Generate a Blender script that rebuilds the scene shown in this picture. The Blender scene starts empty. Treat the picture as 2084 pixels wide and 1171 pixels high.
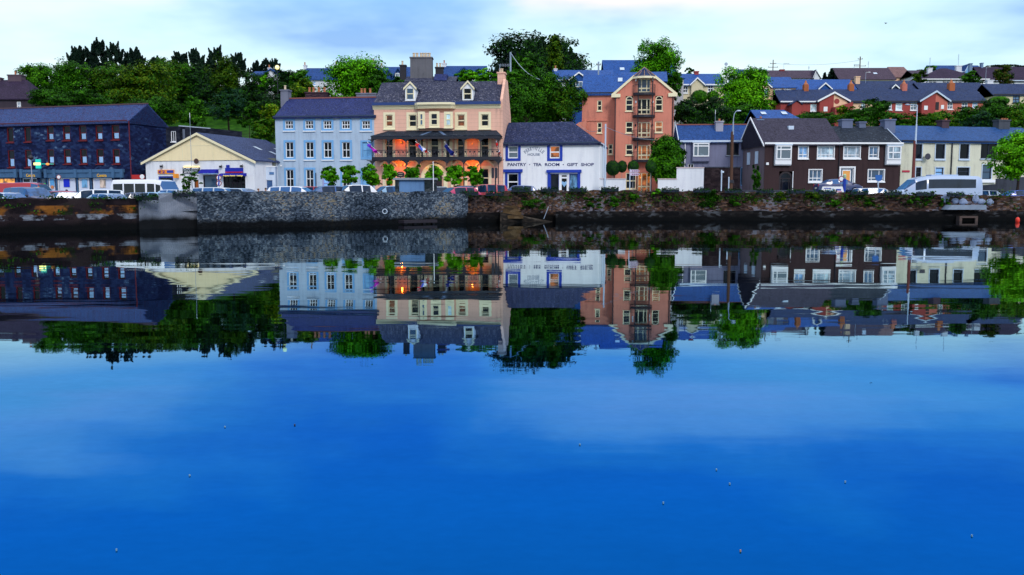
import bpy, math, random
import numpy as np
from mathutils import Vector, Matrix

# ------------------------------------------------------------------ camera
SC = bpy.context.scene
COL = SC.collection
F, CX, CY, CAMZ, HOR = 1805.0, 1042.0, 585.5, 2.2, 398.0
PITCH = math.atan((CY - HOR) / F)
SP, CP = math.sin(PITCH), math.cos(PITCH)
cam = bpy.data.cameras.new('camera')
cam.sensor_width = 36.0
cam.lens = 36.0 * F / 2084.0
cam.clip_start, cam.clip_end = 0.2, 4000.0
cam_ob = bpy.data.objects.new('camera', cam)
cam_ob.location = (0, 0, CAMZ)
cam_ob.rotation_euler = (math.pi / 2 - PITCH, 0, 0)
COL.objects.link(cam_ob)
SC.camera = cam_ob

# ------------------------------------------------------------------ sky, sun, exposure
SC.view_settings.view_transform = 'Standard'
SC.view_settings.look = 'None'
SC.view_settings.exposure = 0.22
SC.view_settings.gamma = 1.0
SC.cycles.max_bounces = 5
SC.cycles.diffuse_bounces = 2
SC.cycles.glossy_bounces = 3
SC.cycles.caustics_reflective = False
SC.cycles.caustics_refractive = False
SC.cycles.sample_clamp_indirect = 4.0

SUN_EL, SUN_AZ = math.radians(34), math.radians(158)
world = bpy.data.worlds.new('World')
SC.world = world
world.use_nodes = True
W = world.node_tree
W.nodes.clear()


class NT:
    """tiny node-tree helper"""
    def __init__(s, tree):
        s.t = tree

    def n(s, kind, **kw):
        nd = s.t.nodes.new(kind)
        for k, v in kw.items():
            if k.startswith('i_'):
                key = k[2:]
                key = int(key) if key.isdigit() else key.replace('_', ' ')
                nd.inputs[key].default_value = v
            else:
                setattr(nd, k, v)
        return nd

    def l(s, a, b):
        s.t.links.new(a, b)

    def math(s, op, a, b=None, c=None, clamp=False):
        nd = s.t.nodes.new('ShaderNodeMath')
        nd.operation = op
        nd.use_clamp = clamp
        for i, x in enumerate((a, b, c)):
            if x is None:
                continue
            if isinstance(x, (int, float)):
                nd.inputs[i].default_value = x
            else:
                s.l(x, nd.inputs[i])
        return nd.outputs[0]

    def mix(s, fac, a, b, mode='MIX'):
        nd = s.t.nodes.new('ShaderNodeMix')
        nd.data_type = 'RGBA'
        nd.blend_type = mode
        for sock, x in ((nd.inputs[0], fac), (nd.inputs[6], a), (nd.inputs[7], b)):
            if isinstance(x, (int, float)):
                sock.default_value = x
            elif isinstance(x, (tuple, list)):
                sock.default_value = (*x, 1) if len(x) == 3 else x
            else:
                s.l(x, sock)
        return nd.outputs[2]

    def ramp(s, fac, stops, interp='LINEAR'):
        nd = s.t.nodes.new('ShaderNodeValToRGB')
        cr = nd.color_ramp
        cr.interpolation = interp
        while len(cr.elements) > 1:
            cr.elements.remove(cr.elements[-1])
        for i, (p, c) in enumerate(stops):
            e = cr.elements[0] if i == 0 else cr.elements.new(p)
            e.position = p
            e.color = (*c, 1) if len(c) == 3 else c
        if fac is not None:
            s.l(fac, nd.inputs[0])
        return nd.outputs[0]

    def noise(s, vec, scale, detail=3, rough=.55, out='Fac'):
        nd = s.n('ShaderNodeTexNoise')
        nd.inputs['Scale'].default_value = scale
        nd.inputs['Detail'].default_value = detail
        nd.inputs['Roughness'].default_value = rough
        if vec is not None:
            s.l(vec, nd.inputs['Vector'])
        return nd.outputs[out]

    def mapping(s, vec, scale=(1, 1, 1), loc=(0, 0, 0), rot=(0, 0, 0)):
        nd = s.n('ShaderNodeMapping')
        nd.inputs['Scale'].default_value = scale
        nd.inputs['Location'].default_value = loc
        nd.inputs['Rotation'].default_value = rot
        s.l(vec, nd.inputs['Vector'])
        return nd.outputs[0]


def g(v):
    v /= 255.0
    return v / 12.92 if v <= .04045 else ((v + .055) / 1.055) ** 2.4


def S(r, gg, b, k=1.0):
    return (min(.95, g(r) * k), min(.95, g(gg) * k), min(.95, g(b) * k))


w = NT(W)
tc = w.n('ShaderNodeTexCoord')
sep = w.n('ShaderNodeSeparateXYZ')
w.l(tc.outputs['Generated'], sep.inputs[0])
zz = w.math('MAXIMUM', sep.outputs[2], 0.0)
den = w.math('ADD', zz, 0.16)
cmb = w.n('ShaderNodeCombineXYZ')
w.l(w.math('DIVIDE', sep.outputs[0], den), cmb.inputs[0])
w.l(w.math('DIVIDE', sep.outputs[1], den), cmb.inputs[1])
cl1 = w.noise(w.mapping(cmb.outputs[0], (1.0, 0.85, 1), (3.1, 1.4, 0)), 0.9, 5, .55)
cl2 = w.noise(w.mapping(cmb.outputs[0], (.42, 1.0, 1), (7.7, 5.2, 0), (0, 0, .25)), 1.1, 4, .55)
cloud = w.math('ADD', w.math('MULTIPLY', cl1, .6), w.math('MULTIPLY', cl2, .4))
# a darker lilac-blue bank drifts in low at the right
bank = w.math('MULTIPLY', w.math('MULTIPLY', w.math('SUBTRACT', sep.outputs[0], .20), 3.5, clamp=True), w.math('SUBTRACT', 1.0, w.math('MULTIPLY', w.math('ABSOLUTE', w.math('SUBTRACT', zz, .175)), 24), clamp=True))
cloudL = w.math('SUBTRACT', w.math('ADD', w.math('MULTIPLY', w.math('SUBTRACT', cloud, .5), 1.35), .585), w.math('MULTIPLY', bank, .16))
# pale bank of cloud low down, with bluish grey bellies
low = w.ramp(cloudL, [(.34, (.27, .48, .84)), (.43, (.44, .68, .94)), (.51, (.60, .85, .97)), (.60, (.72, .93, .99)), (.70, (.82, .97, 1.0))])
# a band of clear deep blue above it, broken by lilac cloud, then bright overcast overhead
def patch(cx, kx, cz, kz):
    return w.math('MULTIPLY', w.math('SUBTRACT', 1.0, w.math('MULTIPLY', w.math('ABSOLUTE', w.math('SUBTRACT', sep.outputs[0], cx)), kx), clamp=True), w.math('SUBTRACT', 1.0, w.math('MULTIPLY', w.math('ABSOLUTE', w.math('SUBTRACT', zz, cz)), kz), clamp=True))


cloudM = w.math('ADD', cloud, w.math('MULTIPLY', w.math('ADD', patch(.12, 3.5, .215, 11), patch(-.42, 6, .20, 18)), .16))
mid = w.ramp(w.math('SUBTRACT', cloudM, w.math('MAXIMUM', w.math('SUBTRACT', zz, .25), 0.0)), [(.42, (.14, .42, .90)), (.51, (.36, .58, .96)), (.58, (1.4, .86, 1.06)), (.68, (2.6, 1.06, 1.16))])
top = (1.04, 1.08, 1.13)
edge = w.math('ADD', zz, w.math('MULTIPLY', w.math('SUBTRACT', cloud, .5), -.10))
f1 = w.math('MULTIPLY', w.math('SUBTRACT', edge, .185), 1 / .075, clamp=True)
f2 = w.math('MULTIPLY', w.math('SUBTRACT', zz, .44), 1 / .16, clamp=True)
skyc = w.mix(f2, w.mix(f1, low, mid), top)
sky = w.n('ShaderNodeTexSky')
sky.sky_type = 'NISHITA'
sky.sun_disc = False
sky.sun_elevation = SUN_EL
sky.sun_rotation = SUN_AZ
bg1 = w.n('ShaderNodeBackground')
bg1.inputs[1].default_value = 0.92
w.l(skyc, bg1.inputs[0])
bg2 = w.n('ShaderNodeBackground')
bg2.inputs[1].default_value = 0.010
w.l(sky.outputs[0], bg2.inputs[0])
add = w.n('ShaderNodeAddShader')
w.l(bg1.outputs[0], add.inputs[0])
w.l(bg2.outputs[0], add.inputs[1])
wo = w.n('ShaderNodeOutputWorld')
w.l(add.outputs[0], wo.inputs[0])

sun = bpy.data.lights.new('sun', 'SUN')
sun.energy = 1.5
sun.angle = math.radians(14)
sun.color = (1.0, .95, .88)
sun_ob = bpy.data.objects.new('sun', sun)
COL.objects.link(sun_ob)
# shines from behind the camera, a little to its right, onto the facades
sdir = Vector((math.sin(SUN_AZ) * math.cos(SUN_EL), math.cos(SUN_AZ) * math.cos(SUN_EL), math.sin(SUN_EL)))
sun_ob.rotation_euler = sdir.to_track_quat('Z', 'Y').to_euler()
sun_ob.location = sdir * 100


# ------------------------------------------------------------------ projection helpers
def ray(px, py):
    a, b = (px - CX) / F, (CY - py) / F
    return Vector((a, CP + b * SP, -SP + b * CP))


def P(px, py, d):
    r = ray(px, py)
    return Vector((0, 0, CAMZ)) + r * (d / r.y)


def X(px, d, py=380):
    return P(px, py, d).x


def Zp(py, d, px=1042):
    return P(px, py, d).z


# ------------------------------------------------------------------ mesh helper
class MB:
    def __init__(s):
        s.v, s.f, s.m = [], [], []
        s.mi = 0

    def add(s, vs, fs):
        o = len(s.v)
        s.v += [tuple(p) for p in vs]
        s.f += [tuple(i + o for i in q) for q in fs]
        s.m += [s.mi] * len(fs)
        return s

    def quad(s, *p):
        return s.add(p, [tuple(range(len(p)))])

    def box(s, x0, x1, y0, y1, z0, z1):
        x0, x1 = min(x0, x1), max(x0, x1)
        y0, y1 = min(y0, y1), max(y0, y1)
        z0, z1 = min(z0, z1), max(z0, z1)
        return s.add([(x0, y0, z0), (x1, y0, z0), (x1, y1, z0), (x0, y1, z0), (x0, y0, z1), (x1, y0, z1), (x1, y1, z1), (x0, y1, z1)],
                     [(0, 3, 2, 1), (4, 5, 6, 7), (0, 1, 5, 4), (1, 2, 6, 5), (2, 3, 7, 6), (3, 0, 4, 7)])

    def prism(s, poly, y0, y1):
        """poly in (x,z), counter-clockwise seen from -y, extruded from y0 to y1"""
        n = len(poly)
        vs = [(x, y0, z) for x, z in poly] + [(x, y1, z) for x, z in poly]
        fs = [tuple(range(n)), tuple(range(2 * n - 1, n - 1, -1))]
        fs += [(i, i + n, (i + 1) % n + n, (i + 1) % n) for i in range(n)]
        return s.add(vs, fs)

    def prism_z(s, poly, z0, z1):
        n = len(poly)
        vs = [(x, y, z0) for x, y in poly] + [(x, y, z1) for x, y in poly]
        fs = [tuple(range(n - 1, -1, -1)), tuple(range(n, 2 * n))]
        fs += [(i, (i + 1) % n, (i + 1) % n + n, i + n) for i in range(n)]
        return s.add(vs, fs)

    def prism_x(s, poly, x0, x1):
        """poly in (y,z)"""
        n = len(poly)
        vs = [(x0, y, z) for y, z in poly] + [(x1, y, z) for y, z in poly]
        fs = [tuple(range(n - 1, -1, -1)), tuple(range(n, 2 * n))]
        fs += [(i, (i + 1) % n, (i + 1) % n + n, i + n) for i in range(n)]
        return s.add(vs, fs)

    def tube(s, a, b, r0, r1=None, n=8):
        r1 = r0 if r1 is None else r1
        a, b = Vector(a), Vector(b)
        d = (b - a).normalized()
        t = d.orthogonal().normalized()
        q = d.cross(t)
        vs = []
        for c, r in ((a, r0), (b, r1)):
            for i in range(n):
                an = 2 * math.pi * i / n
                vs.append(c + (t * math.cos(an) + q * math.sin(an)) * r)
        fs = [(i, (i + 1) % n, (i + 1) % n + n, i + n) for i in range(n)]
        fs += [tuple(range(n - 1, -1, -1)), tuple(range(n, 2 * n))]
        return s.add(vs, fs)

    def path(s, pts, r, n=6):
        for a, b in zip(pts[:-1], pts[1:]):
            s.tube(a, b, r, r, n)
        return s

    def lathe(s, c, prof, n=12, ax='z'):
        """prof: (radius, height) pairs"""
        vs, fs = [], []
        for r, h in prof:
            for i in range(n):
                an = 2 * math.pi * i / n
                p = (r * math.cos(an), r * math.sin(an), h)
                if ax == 'y':
                    p = (p[0], h, p[1])
                elif ax == 'x':
                    p = (h, p[0], p[1])
                vs.append((c[0] + p[0], c[1] + p[1], c[2] + p[2]))
        for k in range(len(prof) - 1):
            for i in range(n):
                j = (i + 1) % n
                q = (k * n + i, k * n + j, (k + 1) * n + j, (k + 1) * n + i)
                fs.append(q if ax != 'y' else q[::-1])
        fs.append(tuple(range(n - 1, -1, -1)) if ax != 'y' else tuple(range(n)))
        top_ = tuple(range((len(prof) - 1) * n, len(prof) * n))
        fs.append(top_ if ax != 'y' else top_[::-1])
        return s.add(vs, fs)

    def ball(s, c, rx, ry=None, rz=None, n=12, m=7):
        ry, rz = ry or rx, rz or rx
        vs, fs = [], []
        for k in range(m + 1):
            ph = -math.pi / 2 + math.pi * k / m
            for i in range(n):
                an = 2 * math.pi * i / n
                vs.append((c[0] + rx * math.cos(ph) * math.cos(an), c[1] + ry * math.cos(ph) * math.sin(an), c[2] + rz * math.sin(ph)))
        for k in range(m):
            for i in range(n):
                j = (i + 1) % n
                fs.append((k * n + i, k * n + j, (k + 1) * n + j, (k + 1) * n + i))
        return s.add(vs, fs)

    def mesh(s, name, mats, smooth=None):
        me = bpy.data.meshes.new(name)
        me.from_pydata(s.v, [], s.f)
        mats = mats if isinstance(mats, (list, tuple)) else [mats]
        for m_ in mats:
            me.materials.append(m_)
        if len(mats) > 1:
            me.polygons.foreach_set('material_index', s.m)
        if smooth is not None:
            me.polygons.foreach_set('use_smooth', [True] * len(me.polygons))
            me.set_sharp_from_angle(angle=math.radians(smooth))
        me.update()
        return me


def link(name, me, parent=None, loc=None, rotz=None):
    o = bpy.data.objects.new(name, me)
    COL.objects.link(o)
    if parent is not None:
        o.parent = parent
    if loc is not None:
        o.location = loc
    if rotz is not None:
        o.rotation_euler = (0, 0, rotz)
    return o


def obj(name, mb, mats, parent=None, loc=None, rotz=None, smooth=None):
    return link(name, mb.mesh(name, mats, smooth), parent, loc, rotz)


def tag(o, label=None, cat=None, group=None, kind=None):
    for k, v in (('label', label), ('category', cat), ('group', group), ('kind', kind)):
        if v:
            o[k] = v
    return o


def thing(name, label, cat, loc=(0, 0, 0), rotz=0.0, group=None):
    o = bpy.data.objects.new(name, None)
    o.empty_display_size = .3
    COL.objects.link(o)
    o.location = loc
    o.rotation_euler = (0, 0, rotz)
    return tag(o, label, cat, group)


# ------------------------------------------------------------------ materials
MATS = {}


def new_mat(name):
    m = bpy.data.materials.new(name)
    m.use_nodes = True
    t = NT(m.node_tree)
    b = m.node_tree.nodes['Principled BSDF']
    return m, t, b


def oc(t):
    return t.n('ShaderNodeTexCoord').outputs['Object']


def plain(name, col, rough=.6, spec=.4, metal=0.0, var=.12, vs=1.5, emit=None, es=1.0, rand=0.0, coat=0.0):
    if name in MATS:
        return MATS[name]
    m, t, b = new_mat(name)
    b.inputs['Roughness'].default_value = rough
    b.inputs['Specular IOR Level'].default_value = spec
    b.inputs['Metallic'].default_value = metal
    b.inputs['Coat Weight'].default_value = coat
    c = oc(t)
    n = t.noise(c, vs, 4, .6)
    f = t.math('ADD', t.math('MULTIPLY', t.math('SUBTRACT', n, .5), 2 * var), 1.0)
    if rand:
        oi = t.n('ShaderNodeObjectInfo')
        f = t.math('MULTIPLY', f, t.math('ADD', t.math('MULTIPLY', oi.outputs['Random'], rand), 1 - rand / 2))
    cc = t.n('ShaderNodeCombineColor')
    for i in range(3):
        cc.inputs[i].default_value = 1
        t.l(f, cc.inputs[i])
    t.l(t.mix(1.0, col, cc.outputs[0], 'MULTIPLY'), b.inputs['Base Color'])
    if emit:
        b.inputs['Emission Color'].default_value = (*emit, 1)
        b.inputs['Emission Strength'].default_value = es
    MATS[name] = m
    return m


def facade(name, col, stain=.35, courses=0.0, rough=.85):
    """painted render: fine grain, soft blotches, rain streaks down the wall; optional ruled courses"""
    if name in MATS:
        return MATS[name]
    m, t, b = new_mat(name)
    b.inputs['Roughness'].default_value = rough
    b.inputs['Specular IOR Level'].default_value = .2
    c = oc(t)
    n1 = t.noise(c, .45, 5, .65)
    n2 = t.noise(t.mapping(c, (2.2, 2.2, .22)), 1.3, 4, .6)
    n3 = t.noise(c, 9.0, 2, .5)
    f = t.math('ADD', t.math('MULTIPLY', n1, .40), t.math('MULTIPLY', n2, .45))
    f = t.math('ADD', f, t.math('MULTIPLY', n3, .15))
    dirty = tuple(x * (1 - stain) * k for x, k in zip(col, (.95, .95, 1.0)))
    out = t.ramp(f, [(.36, dirty), (.47, tuple(x * (1 - stain * .25) for x in col)), (.56, col), (.70, tuple(min(.92, x * 1.06) for x in col))])
    if courses:
        sx = t.n('ShaderNodeSeparateXYZ')
        t.l(c, sx.inputs[0])
        fr = t.math('FRACT', t.math('DIVIDE', sx.outputs[2], courses))
        ln = t.math('LESS_THAN', fr, .09)
        out = t.mix(t.math('MULTIPLY', ln, .28), out, tuple(x * .35 for x in col))
    t.l(out, b.inputs['Base Color'])
    bp = t.n('ShaderNodeBump', i_Strength=.25, i_Distance=.02)
    t.l(n3, bp.inputs['Height'])
    t.l(bp.outputs[0], b.inputs['Normal'])
    MATS[name] = m
    return m


def stone(name, cols, mortar, sx=2.2, sz=5.0, rough=.85, tide=None, patches=None):
    """rubble stone: cells stretched along the courses with a colour each. cols = ramp stops"""
    if name in MATS:
        return MATS[name]
    m, t, b = new_mat(name)
    b.inputs['Roughness'].default_value = rough
    b.inputs['Specular IOR Level'].default_value = .10
    c = oc(t)
    s_ = t.n('ShaderNodeSeparateXYZ')
    t.l(c, s_.inputs[0])
    v = t.n('ShaderNodeCombineXYZ')
    t.l(t.math('ADD', s_.outputs[0], s_.outputs[1]), v.inputs[0])
    t.l(s_.outputs[2], v.inputs[1])
    wob = t.noise(c, 1.2, 2, .5, 'Color')
    wv = t.n('ShaderNodeVectorMath', operation='MULTIPLY_ADD')
    t.l(wob, wv.inputs[0])
    wv.inputs[1].default_value = (.22, .10, 0)
    t.l(v.outputs[0], wv.inputs[2])
    mp = t.mapping(wv.outputs[0], (sx, sz, 1))
    vo = t.n('ShaderNodeTexVoronoi')
    vo.voronoi_dimensions = '2D'
    vo.inputs['Scale'].default_value = 1
    vo.inputs['Randomness'].default_value = .85
    t.l(mp, vo.inputs['Vector'])
    ve = t.n('ShaderNodeTexVoronoi')
    ve.voronoi_dimensions = '2D'
    ve.feature = 'DISTANCE_TO_EDGE'
    ve.inputs['Randomness'].default_value = .85
    t.l(mp, ve.inputs['Vector'])
    sc_ = t.n('ShaderNodeSeparateColor')
    t.l(vo.outputs['Color'], sc_.inputs[0])
    big = t.noise(c, .35, 4, .6)
    fac = t.math('ADD', t.math('MULTIPLY', sc_.outputs[0], .62), t.math('MULTIPLY', t.math('SUBTRACT', big, .5), 1.5))
    fac = t.math('ADD', fac, .19)
    out = t.ramp(fac, cols)
    out = t.mix(t.math('MULTIPLY', t.math('LESS_THAN', ve.outputs['Distance'], .06), .8), out, mortar)
    if patches:
        for pc, zl, zh, sc2, th in patches:
            pn = t.noise(t.mapping(v.outputs[0], (1.0, 2.0, 1), (sc2 * 3, 7, 0)), sc2, 4, .65)
            band = t.math('MULTIPLY', t.math('GREATER_THAN', s_.outputs[2], zl), t.math('LESS_THAN', s_.outputs[2], zh))
            pf = t.math('MULTIPLY', t.math('MULTIPLY', t.math('SUBTRACT', pn, th), 9, clamp=True), band)
            pcol = t.mix(sc_.outputs[1], tuple(x * .55 for x in pc), pc)
            out = t.mix(t.math('MULTIPLY', pf, .92), out, pcol)
    if tide:
        zt, tcol = tide
        tn = t.noise(c, .8, 4, .6)
        tf = t.math('SUBTRACT', t.math('ADD', zt, t.math('MULTIPLY', t.math('SUBTRACT', tn, .5), .55)), s_.outputs[2])
        tf = t.math('MULTIPLY', tf, 2.6, clamp=True)
        out = t.mix(t.math('MULTIPLY', tf, .97), out, tcol)
    t.l(out, b.inputs['Base Color'])
    bp = t.n('ShaderNodeBump', i_Strength=.8, i_Distance=.06)
    t.l(t.math('MINIMUM', ve.outputs['Distance'], .25), bp.inputs['Height'])
    t.l(bp.outputs[0], b.inputs['Normal'])
    MATS[name] = m
    return m


def slate(name, a, c2, lichen=None, lich=.0, rough=.7, row=.26, spec=.12):
    if name in MATS:
        return MATS[name]
    m, t, b = new_mat(name)
    b.inputs['Roughness'].default_value = rough
    b.inputs['Specular IOR Level'].default_value = spec
    c = oc(t)
    s_ = t.n('ShaderNodeSeparateXYZ')
    t.l(c, s_.inputs[0])
    v = t.n('ShaderNodeCombineXYZ')
    t.l(t.math('ADD', s_.outputs[0], s_.outputs[1]), v.inputs[0])
    t.l(t.math('MULTIPLY', s_.outputs[2], 1.35), v.inputs[1])
    br = t.n('ShaderNodeTexBrick')
    br.inputs['Color1'].default_value = (*a, 1)
    br.inputs['Color2'].default_value = (*c2, 1)
    br.inputs['Mortar'].default_value = (*[x * .35 for x in a], 1)
    br.inputs['Scale'].default_value = 1
    br.inputs['Mortar Size'].default_value = .012
    br.inputs['Brick Width'].default_value = .38
    br.inputs['Row Height'].default_value = row
    t.l(v.outputs[0], br.inputs['Vector'])
    n = t.noise(c, .55, 5, .65)
    out = t.mix(t.math('MULTIPLY', t.math('SUBTRACT', n, .42), 3, clamp=True), br.outputs['Color'], tuple(x * .55 for x in a))
    vc = t.n('ShaderNodeTexVoronoi')
    vc.voronoi_dimensions = '2D'
    t.l(t.mapping(v.outputs[0], (2.7, 3.9, 1)), vc.inputs['Vector'])
    sc_ = t.n('ShaderNodeSeparateColor')
    t.l(vc.outputs['Color'], sc_.inputs[0])
    out = t.mix(t.math('MULTIPLY', sc_.outputs[0], .85), out, tuple(x * 1.45 for x in c2))
    out = t.mix(t.math('MULTIPLY', t.math('GREATER_THAN', sc_.outputs[2], .80), .7), out, tuple(x * .25 for x in a))
    if lichen:
        ln = t.noise(c, 3.0, 5, .75)
        lf = t.math('ADD', t.math('MULTIPLY', ln, .7), t.math('MULTIPLY', sc_.outputs[1], .3))
        lf = t.math('MULTIPLY', t.math('SUBTRACT', lf, 1 - lich), 7, clamp=True)
        out = t.mix(t.math('MULTIPLY', lf, .8), out, lichen)
    t.l(out, b.inputs['Base Color'])
    bp = t.n('ShaderNodeBump', i_Strength=.35, i_Distance=.02)
    t.l(br.outputs['Fac'], bp.inputs['Height'])
    bp.invert = True
    t.l(bp.outputs[0], b.inputs['Normal'])
    MATS[name] = m
    return m


def leafmat(name, dark, light, tip=None):
    if name in MATS:
        return MATS[name]
    m, t, b = new_mat(name)
    b.inputs['Roughness'].default_value = .6
    b.inputs['Specular IOR Level'].default_value = .08
    c = oc(t)
    n = t.noise(c, .8, 3, .6)
    n2 = t.noise(c, 6.0, 2, .6)
    oi = t.n('ShaderNodeObjectInfo')
    f = t.math('ADD', t.math('MULTIPLY', n, .6), t.math('MULTIPLY', n2, .4))
    f = t.math('ADD', f, t.math('MULTIPLY', t.math('SUBTRACT', oi.outputs['Random'], .5), .12))
    st = [(.38, dark), (.57, light)]
    if tip:
        st.append((.72, tip))
    t.l(t.ramp(f, st), b.inputs['Base Color'])
    MATS[name] = m
    return m


def glassm(name, col, rough=.06, ior=1.45, rand=.6, lit=None, es=1.0, vary=0.0):
    """opaque window glass over a dark or curtained room"""
    if name in MATS:
        return MATS[name]
    m, t, b = new_mat(name)
    b.inputs['Roughness'].default_value = rough
    b.inputs['IOR'].default_value = ior
    c = oc(t)
    oi = t.n('ShaderNodeObjectInfo')
    n = t.noise(t.mapping(c, (1.6, 1.6, .7)), 1.4, 3, .6)
    f = t.math('ADD', n, t.math('MULTIPLY', t.math('SUBTRACT', oi.outputs['Random'], .5), rand))
    lo = tuple(x * .35 for x in col)
    hi = tuple(min(1, x * (1.6 + vary)) for x in col)
    out = t.ramp(f, [(.35, lo), (.6, col), (.8, hi)])
    t.l(out, b.inputs['Base Color'])
    if lit:
        e = t.ramp(t.noise(t.mapping(c, (1.1, 1.1, 1.1), (2, 5, 1)), 1.7, 2, .5), [(.38, tuple(x * .12 for x in lit)), (.5, tuple(x * .5 for x in lit)), (.62, lit)])
        t.l(e, b.inputs['Emission Color'])
        b.inputs['Emission Strength'].default_value = es
    MATS[name] = m
    return m


WHITE = plain('white_paint', (.80, .82, .86), .5, .3, var=.05)
CREAM = plain('cream_paint', (.82, .74, .50), .6, .3, var=.06)
LBLUE = plain('light_blue_paint', (.16, .38, .68), .6, .3, var=.06)
ROYAL = plain('royal_blue_paint', (.012, .045, .38), .5, .3, var=.08)
RED = plain('red_paint', (.22, .010, .010), .5, .3, var=.15)
IRON = plain('black_iron', (.012, .012, .022), .5, .4, var=.1)
DARKW = plain('dark_timber', (.02, .014, .02), .6, .3)
BROWNW = plain('brown_timber', (.09, .045, .03), .7, .2, var=.3, vs=3)
GREYM = plain('grey_metal', (.30, .36, .46), .45, .4, metal=.3)
PALEM = plain('pale_metal', (.50, .60, .74), .45, .4, metal=.1)
CONC = facade('concrete', (.26, .30, .36), .4)
CONCD = facade('dark_concrete', (.06, .07, .10), .5)
POT = plain('terracotta', (.42, .16, .08), .8, .2, var=.2, vs=5)
POTC = plain('buff_clay', (.62, .50, .36), .8, .2, var=.2, vs=5)
GLASS = glassm('window_glass', (.006, .009, .018), ior=1.27)
GLASSB = glassm('pale_window_glass', (.12, .24, .42), rand=1.0, vary=.6)
GLASSC = glassm('curtained_glass', (.34, .46, .58), rand=.8, vary=.4)
GLASSO = glassm('lit_window_glass', (.06, .03, .02), lit=(.75, .20, .03), es=.55)
GLASSR = glassm('warm_window_glass', (.05, .02, .015), lit=(.50, .11, .01), es=.35)
SLATEB = slate('blue_slate', (.010, .045, .17), (.018, .060, .21))
SLATEV = slate('blue_tile', (.012, .060, .24), (.018, .078, .29), rough=.55)
SLATEP = slate('old_slate', (.008, .019, .085), (.020, .030, .125), lichen=(.09, .10, .19), lich=.41)
SLATED = slate('weathered_slate', (.015, .021, .050), (.032, .036, .070), lichen=(.26, .26, .33), lich=.425)
SLATEG = slate('grey_slate', (.013, .027, .085), (.024, .042, .110), lichen=(.10, .10, .12), lich=.40)
SLATEM = slate('mossy_slate', (.008, .014, .028), (.018, .026, .042), lichen=(.22, .26, .34), lich=.37)
SLATEBR = slate('brown_tile', (.044, .034, .062), (.066, .046, .072))
SLATEK = slate('dark_tile', (.020, .014, .034), (.034, .022, .05))
# ------------------------------------------------------------------ water, ground, hill
def road_z(x):
    return .88 if x < -30 else (1.42 if x > -14 else .88 + .54 * (x + 30) / 16)


def hill(x, y):
    ks = [(0, 1.45), (112, 1.45), (116, 1.9), (122, 4.2), (140, 11.2), (160, 16.6), (200, 24.5), (260, 33), (330, 40), (420, 44), (900, 47)]
    z = ks[-1][1]
    for (a, za), (b, zb) in zip(ks[:-1], ks[1:]):
        if y <= b:
            z = za + (zb - za) * (y - a) / (b - a)
            break
    return z + (0.5 * math.sin(x * .11 + y * .07) + .35 * math.sin(x * .23 - y * .19)) * min(1, max(0, (y - 118) / 20))


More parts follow.
